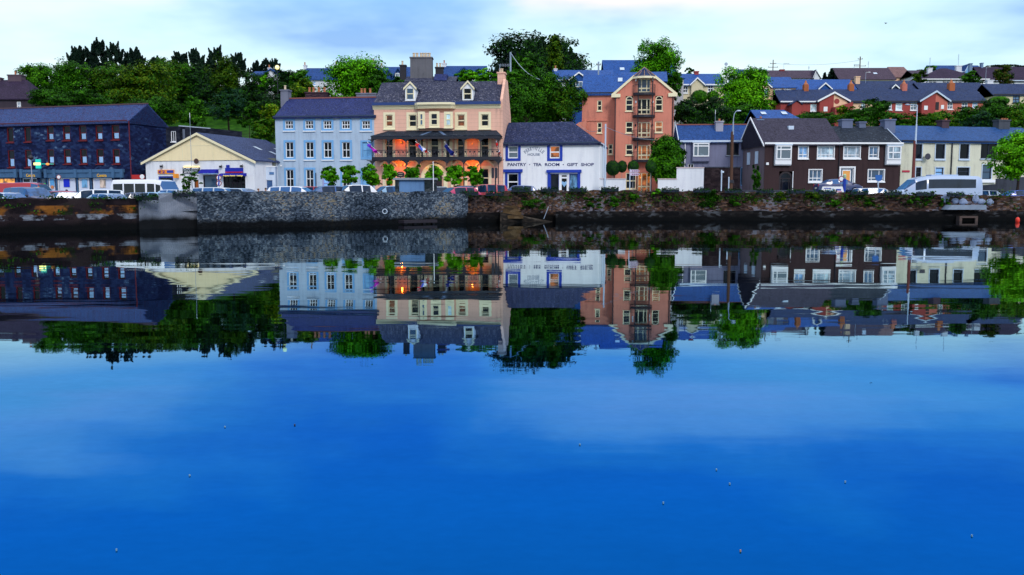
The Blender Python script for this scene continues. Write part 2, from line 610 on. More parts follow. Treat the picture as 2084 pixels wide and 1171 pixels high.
def build_water():
    m, t, b = new_mat('harbour_water')
    m.node_tree.nodes.remove(b)
    out = m.node_tree.nodes['Material Output']
    c = t.n('ShaderNodeNewGeometry').outputs['Position']
    # slopes of long, lazy ripples whose crests lie along the quay
    a1 = t.noise(t.mapping(c, (.10, .42, 1)), 1.0, 2, .5, 'Color')
    a2 = t.noise(t.mapping(c, (.42, 2.3, 1), (9, 4, 0)), 1.0, 3, .5, 'Color')
    br = t.noise(t.mapping(c, (.010, .030, 1), (3, 2, 0)), 1.0, 2, .5)          # calmer and rougher patches
    amp = t.math('ADD', t.math('MULTIPLY', t.math('SUBTRACT', br, .42), 2.4, clamp=True), .55)
    s1, s2 = t.n('ShaderNodeSeparateColor'), t.n('ShaderNodeSeparateColor')
    t.l(a1, s1.inputs[0])
    t.l(a2, s2.inputs[0])

    def slope(i, k1, k2):
        u = t.math('MULTIPLY', t.math('SUBTRACT', s1.outputs[i], .5), k1)
        v = t.math('MULTIPLY', t.math('SUBTRACT', s2.outputs[i], .5), k2)
        return t.math('MULTIPLY', t.math('ADD', u, v), amp)
    nv = t.n('ShaderNodeCombineXYZ')
    t.l(slope(0, .0060, .0085), nv.inputs[0])
    t.l(slope(1, .0130, .0210), nv.inputs[1])
    nv.inputs[2].default_value = 1
    nn = t.n('ShaderNodeVectorMath', operation='NORMALIZE')
    t.l(nv.outputs[0], nn.inputs[0])
    geo = t.n('ShaderNodeNewGeometry')
    dt = t.n('ShaderNodeVectorMath', operation='DOT_PRODUCT')
    t.l(geo.outputs['Incoming'], dt.inputs[0])
    t.l(geo.outputs['True Normal'], dt.inputs[1])
    # how much the surface mirrors falls off, red first, as the view steepens (the reflected sky's blue is put into this tint)
    rf = t.ramp(t.math('MULTIPLY', t.math('ABSOLUTE', dt.outputs['Value']), 2.0), [
        (.0, (.80, .84, .88)), (.17, (.56, .68, .70)), (.27, (.36, .52, .61)), (.36, (.075, .27, .61)),
        (.48, (.034, .235, .56)), (.66, (.016, .24, .53)), (.90, (.009, .21, .42))])
    gl = t.n('ShaderNodeBsdfGlossy')
    gl.inputs['Roughness'].default_value = 0.017
    # ripple grain and cat's-paws put into the mirror colour as duller noise patches
    f1 = t.noise(t.mapping(c, (.9, 1.6, 1), (4, 8, 0)), 1.0, 5, .7)
    f2 = t.noise(t.mapping(c, (7, 11, 1)), 1.0, 3, .6)
    f3 = t.noise(t.mapping(c, (.03, .10, 1), (2, 9, 0)), 1.0, 3, .6)
    ripple_tint = t.math('ADD', t.math('ADD', t.math('MULTIPLY', f1, .22), t.math('MULTIPLY', f2, .16)), t.math('MULTIPLY', f3, .40))
    ripple_tint = t.math('ADD', ripple_tint, .61)
    fc = t.n('ShaderNodeCombineColor')
    for i in range(3):
        t.l(ripple_tint, fc.inputs[i])
    rf = t.mix(1.0, rf, fc.outputs[0], 'MULTIPLY')
    t.l(rf, gl.inputs['Color'])
    t.l(nn.outputs[0], gl.inputs['Normal'])
    t.l(gl.outputs[0], out.inputs['Surface'])
    mb = MB()
    mb.quad((-420, -60, 0), (420, -60, 0), (420, 100, 0), (-420, 100, 0))
    tag(obj('water', mb, m), kind='structure', label='calm blue harbour water mirroring the waterfront', cat='water')


build_water()


def wall_pts(spec):
    """spec: (px, depth, pixel row of the wall top) -> plan points with top height"""
    return [(P(px, 455, d).x, d, Zp(py, d, px)) for px, d, py in spec]


LEFTW = wall_pts([(-110, 50.0, 403.0), (0, 52.0, 403.0), (140, 54.6, 404), (278, 57.4, 405)])
RENDW = wall_pts([(272, 57.6, 404), (310, 58.4, 400), (340, 58.9, 395.5), (404, 60.3, 390.5)])
STONEW = wall_pts([(402, 58.6, 390.5), (600, 62.2, 390.0), (785, 67.2, 391), (895, 70.4, 390), (925, 71.2, 394), (952, 72.0, 397)])
RIGHTW = wall_pts([(951, 72.6, 397), (1010, 73.8, 396.5), (1020, 74.0, 392), (1030, 74.2, 388.5), (1130, 76.0, 388), (1270, 77.8, 388),
                   (1440, 79.0, 389.5), (1660, 79.0, 392), (1830, 78.8, 395), (1990, 78.4, 399), (2200, 78.0, 400)])


def quay_wall(name, pts, th, zb, m, label, proud=0.0, ztop=None, jit=.05, seed=1, cap=None):
    rnd = random.Random(seed)
    P2 = []
    for (x0, y0, z0), (x1, y1, z1) in zip(pts[:-1], pts[1:]):
        n = max(1, int(math.hypot(x1 - x0, y1 - y0) / .55))
        for i in range(n):
            f = i / n
            P2.append((x0 + (x1 - x0) * f, y0 + (y1 - y0) * f - proud, (z0 + (z1 - z0) * f if ztop is None else ztop) + rnd.uniform(-jit, jit)))
    x1, y1, z1 = pts[-1]
    P2.append((x1, y1 - proud, z1 if ztop is None else ztop))
    mb = MB()
    n = len(P2)
    vs = []
    for x, y, z in P2:
        o = rnd.uniform(-.03, .03)
        vs += [(x, y - .10, zb), (x, y + o, z), (x, y + th, z), (x, y + th, zb)]
    fs = []
    for i in range(n - 1):
        a, b_ = 4 * i, 4 * i + 4
        for k in range(4):
            fs.append((a + k, a + (k + 1) % 4, b_ + (k + 1) % 4, b_ + k)[::-1])
    fs += [(0, 1, 2, 3), (4 * n - 1, 4 * n - 2, 4 * n - 3, 4 * n - 4)]
    mb.add(vs, fs)
    o = obj(name, mb, m)
    return tag(o, label, 'wall', 'quay walls along the harbour')


ALGAE = (.002, .0025, .003)
MOSS = (.006, .009, .002)
ST_BLUE = stone('blue_grey_rubble', [(.14, (.010, .018, .030)), (.30, (.055, .08, .125)), (.40, (.025, .038, .060)), (.52, (.14, .19, .27)), (.62, (.06, .082, .115)), (.74, (.30, .37, .46)), (.84, (.16, .16, .17)), (.92, (.34, .29, .20))], (.008, .012, .018), 5.6, 13, tide=(.74, ALGAE))
ST_BROWN = stone('brown_rubble', [(.16, (.012, .008, .008)), (.34, (.06, .032, .026)), (.48, (.10, .075, .075)), (.58, (.026, .018, .020)), (.70, (.17, .09, .05)), (.84, (.22, .22, .28))], (.008, .006, .006), 3.8, 9.0,
                 tide=(.86, ALGAE), patches=[((.20, .10, .05), 1.2, 2.4, .55, .58), ((.015, .045, .006), 1.15, 2.5, .42, .57)])
ST_DARK = stone('dark_foreshore_rubble', [(.2, (.004, .004, .005)), (.5, (.010, .009, .010)), (.72, (.02, .018, .018)), (.92, (.09, .10, .12))], (.003, .003, .004), 2.4, 6.0, tide=(.60, ALGAE))
ST_LEFT = stone('dark_plastered_rubble', [(.2, (.010, .007, .010)), (.5, (.022, .014, .018)), (.8, (.034, .024, .026))], (.010, .007, .009), 1.4, 4.0,
                tide=(.70, ALGAE), patches=[((.34, .13, .024), 1.0, 1.58, .42, .48), ((.26, .30, .38), .70, 1.05, .75, .47), ((.010, .026, .004), 1.0, 1.75, .5, .56)])
RENDER = facade('grey_cement_render', (.17, .20, .25), .45)
RENDT = stone('cement_render_tide', [(.2, (.16, .19, .25)), (.5, (.22, .26, .34)), (.8, (.28, .32, .41))], (.12, .14, .19), 1.0, 2.6, tide=(.96, ALGAE))

quay_wall('quay_wall', LEFTW, .7, -1, ST_LEFT, 'dark quay wall with orange brown patches below the parked cars', seed=3)
quay_wall('quay_wall', RENDW, .7, -1, RENDT, 'smooth grey cement patched quay wall with sloping top', seed=4, jit=.01)
quay_wall('quay_wall', STONEW, .8, -1, ST_BLUE, 'long blue grey rubble quay wall in front of the blue house', seed=5)
quay_wall('quay_wall', RIGHTW, .7, -1, ST_BROWN, 'overgrown brown rubble quay wall below the tea room and brown houses', seed=6, jit=.09)
quay_wall('wall_footing', RIGHTW[:3], .3, -1, ST_DARK, 'black tidal footing beside the slipway, left of the ramp', proud=.75, ztop=.82, seed=7)
quay_wall('wall_footing', RIGHTW[4:], .3, -1, ST_DARK, 'long black tidal footing with rubble ledge under the overgrown wall', proud=.75, ztop=.84, seed=8, jit=.07)

ASPH = plain('asphalt', (.05, .052, .06), .9, .2, var=.2)
GRASS = leafmat('hill_grass', (.010, .045, .004), (.035, .13, .008), (.09, .16, .02))
# road and quay surface between the walls and the foot of the hill
mb = MB()
front = [(x, y + .3) for x, y, z in LEFTW[:-1] + RENDW[:-1] + STONEW[1:-1] + RIGHTW]
fr = [(-180, 48)] + front + [(180, 78)]
for (xa, ya), (xb, yb) in zip(fr[:-1], fr[1:]):
    if xb - xa > .01:
        mb.quad((xa, ya, road_z(xa)), (xb, yb, road_z(xb)), (xb, 118, road_z(xb)), (xa, 118, road_z(xa)))
tag(obj('road', mb, ASPH), 'grey asphalt waterfront road and parking', kind='structure')
# footway in front of the houses with a real kerb
mb = MB()
for x0, x1, y0, y1 in ((-70, -26, 92.5, 118), (-26, 12, 92.0, 118), (12, 110, 93.5, 118)):
    mb.box(x0 + .002, x1 - .002, y0, y1, 1.3, 1.55)
tag(obj('pavement', mb, CONC), 'concrete footway in front of the houses', 'pavement', kind='structure')

mb = MB()
xs = np.linspace(-260, 260, 66)
ys = list(np.linspace(113, 200, 34)) + list(np.linspace(210, 420, 22)) + [520, 700, 900]
vs = [(x, y, hill(x, y)) for y in ys for x in xs]
nx = len(xs)
mb.add(vs, [(j * nx + i, j * nx + i + 1, (j + 1) * nx + i + 1, (j + 1) * nx + i) for j in range(len(ys) - 1) for i in range(nx - 1)])
hl = obj('hillside', mb, GRASS, smooth=180)
tag(hl, 'green hillside rising behind the waterfront', 'hill', kind='structure')


# ------------------------------------------------------------------ buildings
class B:
    def __init__(s, name, label, cat, L, dL, R, dR, zg=1.5, group=None):
        p0, p1 = P(L[0], L[1], dL), P(R[0], R[1], dR)
        dx, dy = p1.x - p0.x, p1.y - p0.y
        s.W = math.hypot(dx, dy)
        s.a = math.atan2(dy, dx)
        s.zg = zg
        s.o = Vector((p0.x, p0.y, zg))
        s.U = Vector((math.cos(s.a), math.sin(s.a), 0))
        s.N = Vector((-math.sin(s.a), math.cos(s.a), 0))
        s.root = thing(name, label, cat, s.o, s.a, group)
        s.wins = []

    def uz(s, px, py, v=0.0):
        r = ray(px, py)
        o = s.o + s.N * v
        k = (o - Vector((0, 0, CAMZ))).dot(s.N) / r.dot(s.N)
        p = Vector((0, 0, CAMZ)) + r * k
        return (p - s.o).dot(s.U), p.z - s.zg

    def rect(s, r, v=0.0):
        u0, z1 = s.uz(r[0], r[1], v)
        u1, z0 = s.uz(r[2], r[3], v)
        return u0, u1, z0, z1

    def part(s, name, mb, mats, parent=None, label=None, smooth=None):
        o = obj(name, mb, mats, parent or s.root, smooth=smooth)
        if label:
            o['label'] = label
        return o

    # -- openings -------------------------------------------------------
    def win(s, r, nx=1, ny=2, frame=None, pane=None, sur=0, surm=None, sill=None, v=0.0, cut=True, fw=.09, bw=.06,
            dep=.14, split=None, hood=False, name='window', surbot=True, arch=False, label=None, mull=None):
        frame, pane = frame or WHITE, pane or GLASS
        u0, u1, z0, z1 = s.rect(r, v)
        if cut:
            s.wins.append((u0, u1, z0, z1))
        else:
            dep = -.03
        yf = v + dep
        mb = MB()
        if arch:
            rad = (u1 - u0) / 2
            zc = z1 - rad
            cx = (u0 + u1) / 2
            mb.box(u0, u0 + fw, yf - .07, yf + .02, z0, zc)
            mb.box(u1 - fw, u1, yf - .07, yf + .02, z0, zc)
            N = 12
            for i in range(N):
                a0, a1 = math.pi * i / N, math.pi * (i + 1) / N
                pl = [(cx + rr * math.cos(aa), zc + rr * math.sin(aa)) for rr, aa in ((rad, a0), (rad, a1), (rad - fw, a1), (rad - fw, a0))]
                mb.prism(pl[::-1], yf - .07, yf + .02)
            mb.box(u0 + fw, u1 - fw, yf - .065, yf + .02, z0, z0 + fw)
            mb.box(u0 + fw, u1 - fw, yf - .06, yf + .02, zc - .06, zc + .02)
            zt = zc - .06
        else:
            mb.box(u0, u0 + fw, yf - .07, yf + .02, z0, z1)
            mb.box(u1 - fw, u1, yf - .07, yf + .02, z0, z1)
            mb.box(u0 + fw, u1 - fw, yf - .07, yf + .02, z1 - fw, z1)
            mb.box(u0 + fw, u1 - fw, yf - .065, yf + .02, z0, z0 + fw * 1.15)
            zt = z1 - fw
        zb_ = z0 + fw * 1.15
        for i in range(1, nx):
            c = u0 + (u1 - u0) * (mull[i - 1] if mull else i / nx)
            mb.box(c - bw / 2, c + bw / 2, yf - .05, yf + .018, zb_, zt)
        for i in range(1, ny):
            fr = split[i - 1] if split else i / ny
            c = z0 + (z1 - z0) * fr
            mb.box(u0 + fw, u1 - fw, yf - .055, yf + .017, c - bw * .62, c + bw * .62)
        wo_ = s.part(name, mb, frame, label=label)
        pb = MB()
        if arch:
            pl = [(u0 + .02, z0 + .02), (u1 - .02, z0 + .02), (u1 - .02, zc)] + [(cx + (rad - .02) * math.cos(math.pi * i / 10), zc + (rad - .02) * math.sin(math.pi * i / 10)) for i in range(1, 10)] + [(u0 + .02, zc)]
            pb.prism(pl, yf, yf + .012)
        else:
            pb.box(u0 + .01, u1 - .01, yf, yf + .012, z0 + .01, z1 - .01)
        s.part('pane', pb, pane, wo_)
        if sur:
            q = MB()
            w_ = sur
            pr = .05
            q.box(u0 - w_, u0, v - pr, v + .02, z0 - (w_ if surbot else 0), z1 + w_)
            q.box(u1, u1 + w_, v - pr, v + .02, z0 - (w_ if surbot else 0), z1 + w_)
            q.box(u0, u1, v - pr, v + .02, z1, z1 + w_)
            if surbot:
                q.box(u0, u1, v - pr, v + .02, z0 - w_, z0)
            if hood:
                q.box(u0 - w_ - .05, u1 + w_ + .05, v - pr - .09, v + .02, z1 + w_, z1 + w_ + .12)
            s.part('window_surround', q, surm or frame, wo_)
        if sill:
            q = MB()
            e = sur if sur else .05
            q.box(u0 - e - .03, u1 + e + .03, v - .15, v + dep, z0 - .11 - (sur if surbot else 0), z0 - .002 - (sur if surbot else 0))
            s.part('sill', q, sill if not isinstance(sill, bool) else frame, wo_)
        return wo_, (u0, u1, z0, z1)

    # -- body: front wall with openings, sides, back ----------------------
    def walls(s, m, zt, D, u0=0.0, u1=None, gabL=None, gabR=None, gabF=None, name='wall', v=0.0, ret=.14, wins=None, asym=.5, zb=0.0):
        u1 = s.W if u1 is None else u1
        wins = s.wins if wins is None else wins
        ws = [(max(a, u0 + .02), min(b, u1 - .02), max(c, zb), min(d, zt - .02)) for a, b, c, d in wins if b > u0 + .05 and a < u1 - .05 and d > zb + .05 and c < zt - .05]
        us = sorted({u0, u1} | {x for q in ws for x in q[:2]})
        zs = sorted({zb, zt} | {x for q in ws for x in q[2:]})
        mb = MB()
        for i in range(len(us) - 1):
            for j in range(len(zs) - 1):
                cu, cz = (us[i] + us[i + 1]) / 2, (zs[j] + zs[j + 1]) / 2
                if any(a < cu < b and c < cz < d for a, b, c, d in ws):
                    continue
                mb.quad((us[i], v, zs[j]), (us[i + 1], v, zs[j]), (us[i + 1], v, zs[j + 1]), (us[i], v, zs[j + 1]))
        for a, b, c, d in ws:
            y = v + ret + .03
            mb.quad((a, v, c), (a, v, d), (a, y, d), (a, y, c))
            mb.quad((b, v, c), (b, y, c), (b, y, d), (b, v, d))
            mb.quad((a, v, d), (b, v, d), (b, y, d), (a, y, d))
            mb.quad((a, v, c), (a, y, c), (b, y, c), (b, v, c))
        if gabF:
            mb.add([(u0, v, zt), (u1, v, zt)] + [(a, v, b) for a, b in gabF], [tuple(range(2 + len(gabF)))])
            mb.add([(u0, v + D, zt), (u1, v + D, zt)] + [(a, v + D, b) for a, b in gabF], [tuple(range(2 + len(gabF)))[::-1]])
        y0, y1 = v, v + D
        ym = v + D * asym
        for u, gb, fl in ((u0, gabL, 1), (u1, gabR, 0)):
            pts = [(u, y0, zb), (u, y1, zb), (u, y1, zt)] + ([(u, ym, gb)] if gb else []) + [(u, y0, zt)]
            mb.add(pts, [tuple(range(len(pts)))[::-1] if fl else tuple(range(len(pts)))])
        mb.quad((u1, y1, zb), (u0, y1, zb), (u0, y1, zt), (u1, y1, zt))
        if not gabF:
            mb.quad((u0, y0, zt), (u1, y0, zt), (u1, y1, zt), (u0, y1, zt))
        return s.part(name, mb, m)

    def roof(s, m, zE, zR, D, u0=0.0, u1=None, of=.3, os=.15, hipL=0.0, hipR=0.0, v=0.0, th=.14, name='roof', obk=None, ridge=None, asym=.5, label=None):
        """ridge parallel to the front"""
        u1 = s.W if u1 is None else u1
        obk = of if obk is None else obk
        ya, yb = v - of, v + D + obk
        ym = v + D * asym
        k = (zR - zE) / (D * asym)
        za = zE - k * of
        k2 = (zR - zE) / (D * (1 - asym))
        zc = zE - k2 * obk
        ul, ur = u0 - os, u1 + os
        tp = [(ul, ya, za), (ur, ya, za), (ur, yb, zc), (ul, yb, zc), (ul + hipL, ym, zR), (ur - hipR, ym, zR)]
        lo = [(x, y, z - th) for x, y, z in tp]
        mb = MB()
        mb.add(tp + lo, [(0, 1, 5, 4), (2, 3, 4, 5), (1, 2, 5), (3, 0, 4),
                         (6 + 4, 6 + 5, 6 + 1, 6), (6 + 5, 6 + 4, 6 + 3, 6 + 2), (6 + 5, 6 + 2, 6 + 1), (6 + 4, 6, 6 + 3),
                         (0, 6, 7, 1), (1, 7, 8, 2), (2, 8, 9, 3), (3, 9, 6, 0)])
        o = s.part('roof' if name == 'roof' else name, mb, m, label=label)
        if ridge:
            q = MB()
            q.box(ul + hipL - .02, ur - hipR + .02, ym - .11, ym + .11, zR - .03, zR + .11)
            s.part('ridge_tiles', q, ridge, o)
        return o

    def croof(s, m, uc, ua, ub, zE, zR, y0, y1, th=.14, of=.25, name='roof'):
        """gable roof with its ridge running back from the front, apex over uc"""
        mb = MB()
        for ue in (ua, ub):
            sg = -1 if ue < uc else 1
            k = (zR - zE) / (uc - ue)
            p = [(ue + sg * .2, zE + k * sg * .2), (uc, zR), (uc, zR + th), (ue + sg * .2, zE + k * sg * .2 + th)]
            if sg > 0:
                p = p[::-1]
            mb.prism(p if sg < 0 else p, y0 - of, y1)
        return s.part(name, mb, m)

    def fascia(s, m, z, u0=0.0, u1=None, v=-.34, h=.2, name='gutter', y1=None):
        u1 = s.W if u1 is None else u1
        mb = MB()
        mb.box(u0 - .12, u1 + .12, v, v + .10 if y1 is None else y1, z - h, z)
        return s.part(name, mb, m)

    def bargeF(s, m, pts, v=-.28, h=.28, t=.08, name='bargeboard'):
        mb = MB()
        for (a, za), (b, zb) in zip(pts[:-1], pts[1:]):
            pl = [(a, za - h), (b, zb - h), (b, zb), (a, za)]
            mb.prism(pl, v, v + t)
        return s.part(name, mb, m)

    def bargeS(s, m, u, pts, h=.25, t=.08, name='bargeboard'):
        """boards up a side gable: pts (y, z)"""
        mb = MB()
        for (a, za), (b, zb) in zip(pts[:-1], pts[1:]):
            mb.prism_x([(a, za - h), (b, zb - h), (b, zb), (a, za)], u - t / 2, u + t / 2)
        return s.part(name, mb, m)

    def chimney(s, r, v, dep=.7, pots=(), pm=None, m=None, cap=True, zb=None, ph=.5, pr=.13, name='chimney', capm=None):
        """r: pixel rectangle of the stack at depth v; pots: pixel x positions"""
        u0, u1, z0, z1 = s.rect(r, v)
        zb = z0 if zb is None else zb
        mb = MB()
        mb.box(u0, u1, v, v + dep, zb, z1 - (.16 if cap else 0))
        if cap:
            mb.box(u0 - .08, u1 + .08, v - .08, v + dep + .08, z1 - .16, z1)
        o = s.part(name, mb, m)
        for p in pots:
            q = MB()
            u, _ = s.uz(p, r[1], v + dep / 2)
            q.lathe((u, v + dep / 2, z1 + .003), [(pr * 1.1, 0), (pr, .1), (pr * .85, ph * .8), (pr * 1.15, ph * .84), (pr * 1.1, ph)], 10)
            s.part('chimney_pot', q, pm or POT, o)
        return o

    def pipe(s, px, y0, y1, m, r=.06, v=-.10, name='downpipe'):
        u, za = s.uz(px, y0, v)
        _, zb = s.uz(px, y1, v)
        mb = MB()
        mb.tube((u, v, max(0.0, zb)), (u, v, za), r, r, 8)
        return s.part(name, mb, m)

    def slab(s, r, m, v0=-.1, v1=.05, name='panel', parent=None, label=None):
        u0, u1, z0, z1 = s.rect(r, v0)
        mb = MB()
        mb.box(u0, u1, v0, v1, z0, z1)
        return s.part(name, mb, m, parent, label)

    def text(s, body, r, m, v=-.03, name='lettering', parent=None, keep=False, th=.01):
        u0, u1, z0, z1 = s.rect(r, v)
        me = text_mesh(body, u1 - u0, z1 - z0, m, th)
        o = link(name, me, parent or s.root, (u0, v, z0))
        return o


def text_mesh(body, w_, h_, m, th=.01):
    cu = bpy.data.curves.new('t', 'FONT')
    cu.body = body
    cu.size = 1
    cu.extrude = 0.5
    cu.resolution_u = 3
    cu.offset = .022
    o = bpy.data.objects.new('t', cu)
    COL.objects.link(o)
    dg = bpy.context.evaluated_depsgraph_get()
    me = bpy.data.meshes.new_from_object(o.evaluated_get(dg))
    bpy.data.objects.remove(o)
    bpy.data.curves.remove(cu)
    n = len(me.vertices)
    co = np.empty(n * 3)
    me.vertices.foreach_get('co', co)
    co = co.reshape(-1, 3)
    lo, hi = co.min(0), co.max(0)
    out = np.empty_like(co)
    out[:, 0] = (co[:, 0] - lo[0]) / (hi[0] - lo[0]) * w_
    out[:, 2] = (co[:, 1] - lo[1]) / (hi[1] - lo[1]) * h_
    out[:, 1] = -co[:, 2] * 2 * th
    me.vertices.foreach_set('co', out.ravel())
    me.materials.clear()
    me.materials.append(m)
    me.name = 'lettering'
    me.update()
    return me
# ------------------------------------------------------------------ the waterfront row
Z = 1.55
ST_SHOP = stone('dark_blue_stone', [(.2, (.006, .010, .042)), (.46, (.011, .019, .075)), (.64, (.017, .032, .105)), (.84, (.026, .055, .14)), (.93, (.12, .20, .34))], (.006, .009, .035), 2.6, 5.0)
DRED = plain('dark_red_frame', (.13, .008, .014), .5, .3, var=.2)
GREYB = facade('grey_blue_shopfront', (.055, .13, .25), .3)


def dark_store():
    b = B('stone_shop', 'long dark blue stone building with red framed windows and a grocery shopfront', 'building', (-62, 252.8), 104.2, (261, 243.7), 98, Z)
    _, zE = b.uz(261, 244.5, 0)
    D = 6.2
    _, zR = b.uz(294, 212, D / 2)
    for r, p in (((-22, 261, -7, 291), GLASS), ((13, 260, 28, 290), GLASS), ((48.5, 259, 63.5, 289), GLASS)):
        b.win(r, 1, 1, DRED, p, sill=DRED, fw=.10)
    for x0, x1, y0, y1 in ((94.5, 110, 257.5, 286), (127, 143.5, 256.5, 286), (160, 176.5, 256, 286), (193.5, 209.5, 255.5, 285.5), (226.5, 243.5, 255, 284.5)):
        w, (u0, u1, z0, z1) = b.win((x0, y0, x1, y1), 1, 2, DRED, GLASS, sill=DRED, fw=.09)
        q = MB()
        q.box(u0 + .30, u1 - .16, .085, .098, z0 + .16, z0 + (z1 - z0) * .46)
        b.part('blind', q, BLIND, w)
    for x0, x1, y0, y1 in ((-20, -4, 306.5, 341), (15, 30.5, 306, 341), (50, 65.5, 305, 341), (95.5, 111, 304.5, 334), (129, 145, 304, 334), (162, 178, 303.5, 334), (195.5, 211.5, 303.5, 334), (228.5, 244.5, 303.5, 334)):
        w, (u0, u1, z0, z1) = b.win((x0, y0, x1, y1), 1, 2, DRED, GLASS, sill=DRED, fw=.09)
        q = MB()
        q.box(u0 + .30, u1 - .16, .085, .098, z0 + .16, z0 + (z1 - z0) * .5)
        b.part('blind', q, BLIND, w)
    # shopfront openings
    shop = []
    lit, _ = b.win((-40, 363, 32, 398), 3, 2, GREYB, SHOPLIT, split=[.42], name='shop_window', label='shop window glowing warm yellow and orange')
    b.win((45, 363, 77, 398), 2, 2, PALEM, GLASS, name='shop_door', split=[.75])
    b.win((80, 363, 94.5, 398), 1, 1, GREYB, GLASSB, name='shop_window')
    b.win((98, 363, 113, 398), 1, 1, WHITE, PANELW, name='shop_window')
    b.win((116, 363, 155, 398), 1, 1, WHITE, PANELW, name='shop_window')
    b.win((158.5, 363, 183, 398), 1, 1, WHITE, PANELW, name='shop_window')
    b.win((188, 363, 229, 398), 1, 1, WHITE, PANELW, name='shop_window')
    b.walls(ST_SHOP, zE, D, gabR=zR - .1, gabL=zR - .1)
    b.roof(ROOFA, zE, zR, D, of=.35, os=.12, ridge=plain('dull_ridge_tile', (.10, .06, .07), .8, .2))
    b.fascia(plain('dark_red_gutter', (.09, .010, .016), .5, .3), zE - .02, v=-.42, h=.10)
    b.pipe(262, 246, 400, DRED, .05, v=-.12)
    # fascia boards, corbels, pilasters
    for r in ((-60, 351.5, 33, 361.5), (39, 351.5, 83, 361.5), (88.5, 351, 249, 361.5)):
        o = b.slab(r, GREYB, -.28, -.003, 'fascia_board')
        b.slab((r[0], 346, r[2], 351), GREYB, -.38, -.003, 'cornice', o)
    for x in (27, 39, 77, 88.5, 106, 149, 180, 226, 243):
        b.slab((x, 344.5, x + 6, 362), GREYB, -.46, -.29, 'corbel')
    for x in (33, 41, 95, 113.2, 155.4, 183.4, 229.5, 244):
        b.slab((x, 362, x + 3.2, 404), GREYB, -.16, -.003, 'pilaster')
    YEL = plain('yellow_sign_letters', (.75, .42, .03), .5, .3)
    b.text('Centra', (53, 354, 71.5, 360.3), YEL, -.30)
    b.text('Centra', (197, 354, 217, 360.5), YEL, -.30)
    # posters in the white panels
    for r, m, n in (((128, 364.5, 141, 381), plain('blue_poster', (.01, .03, .55), .6, .2), 'poster'), ((165, 364.5, 177, 382), PICA, 'poster'), ((202, 364.5, 214, 382), PICB, 'poster'),
                    ((100.5, 364, 110, 379.5), plain('pale_blue_poster', (.12, .38, .70), .6, .2), 'poster'), ((88, 373, 94, 389), plain('green_poster', (.02, .42, .14), .6, .2), 'poster')):
        u0, u1, z0, z1 = b.rect(r, 0)
        q = MB()
        q.box(u0, u1, .06, .08, z0, z1)
        b.part(n, q, m)
    q = MB()
    u, z = b.uz(106.5, 381, .06)
    q.lathe((u, .05, z), [(.2, -.02), (.2, .015)], 12, 'y')
    b.part('badge', q, plain('orange_badge', (.60, .22, .08), .6, .2))
    return b


BLIND = plain('white_blue_blind', (.30, .50, .78), .7, .2, var=.15, rand=.3)
PANELW = plain('white_shop_panel', (.62, .66, .80), .6, .2, var=.08)
PICA = glassm('dark_picture_print', (.05, .12, .20), .4, vary=2.0)
PICB = glassm('warm_picture_print', (.22, .17, .14), .4, vary=2.0)
SHOPLIT = glassm('lit_shop_interior', (.10, .04, .02), lit=(1.0, .42, .06), es=1.1)
ROOFA = slate('dark_old_slate', (.012, .040, .14), (.034, .066, .19), lichen=(.05, .012, .04), lich=.47)
dark_store()


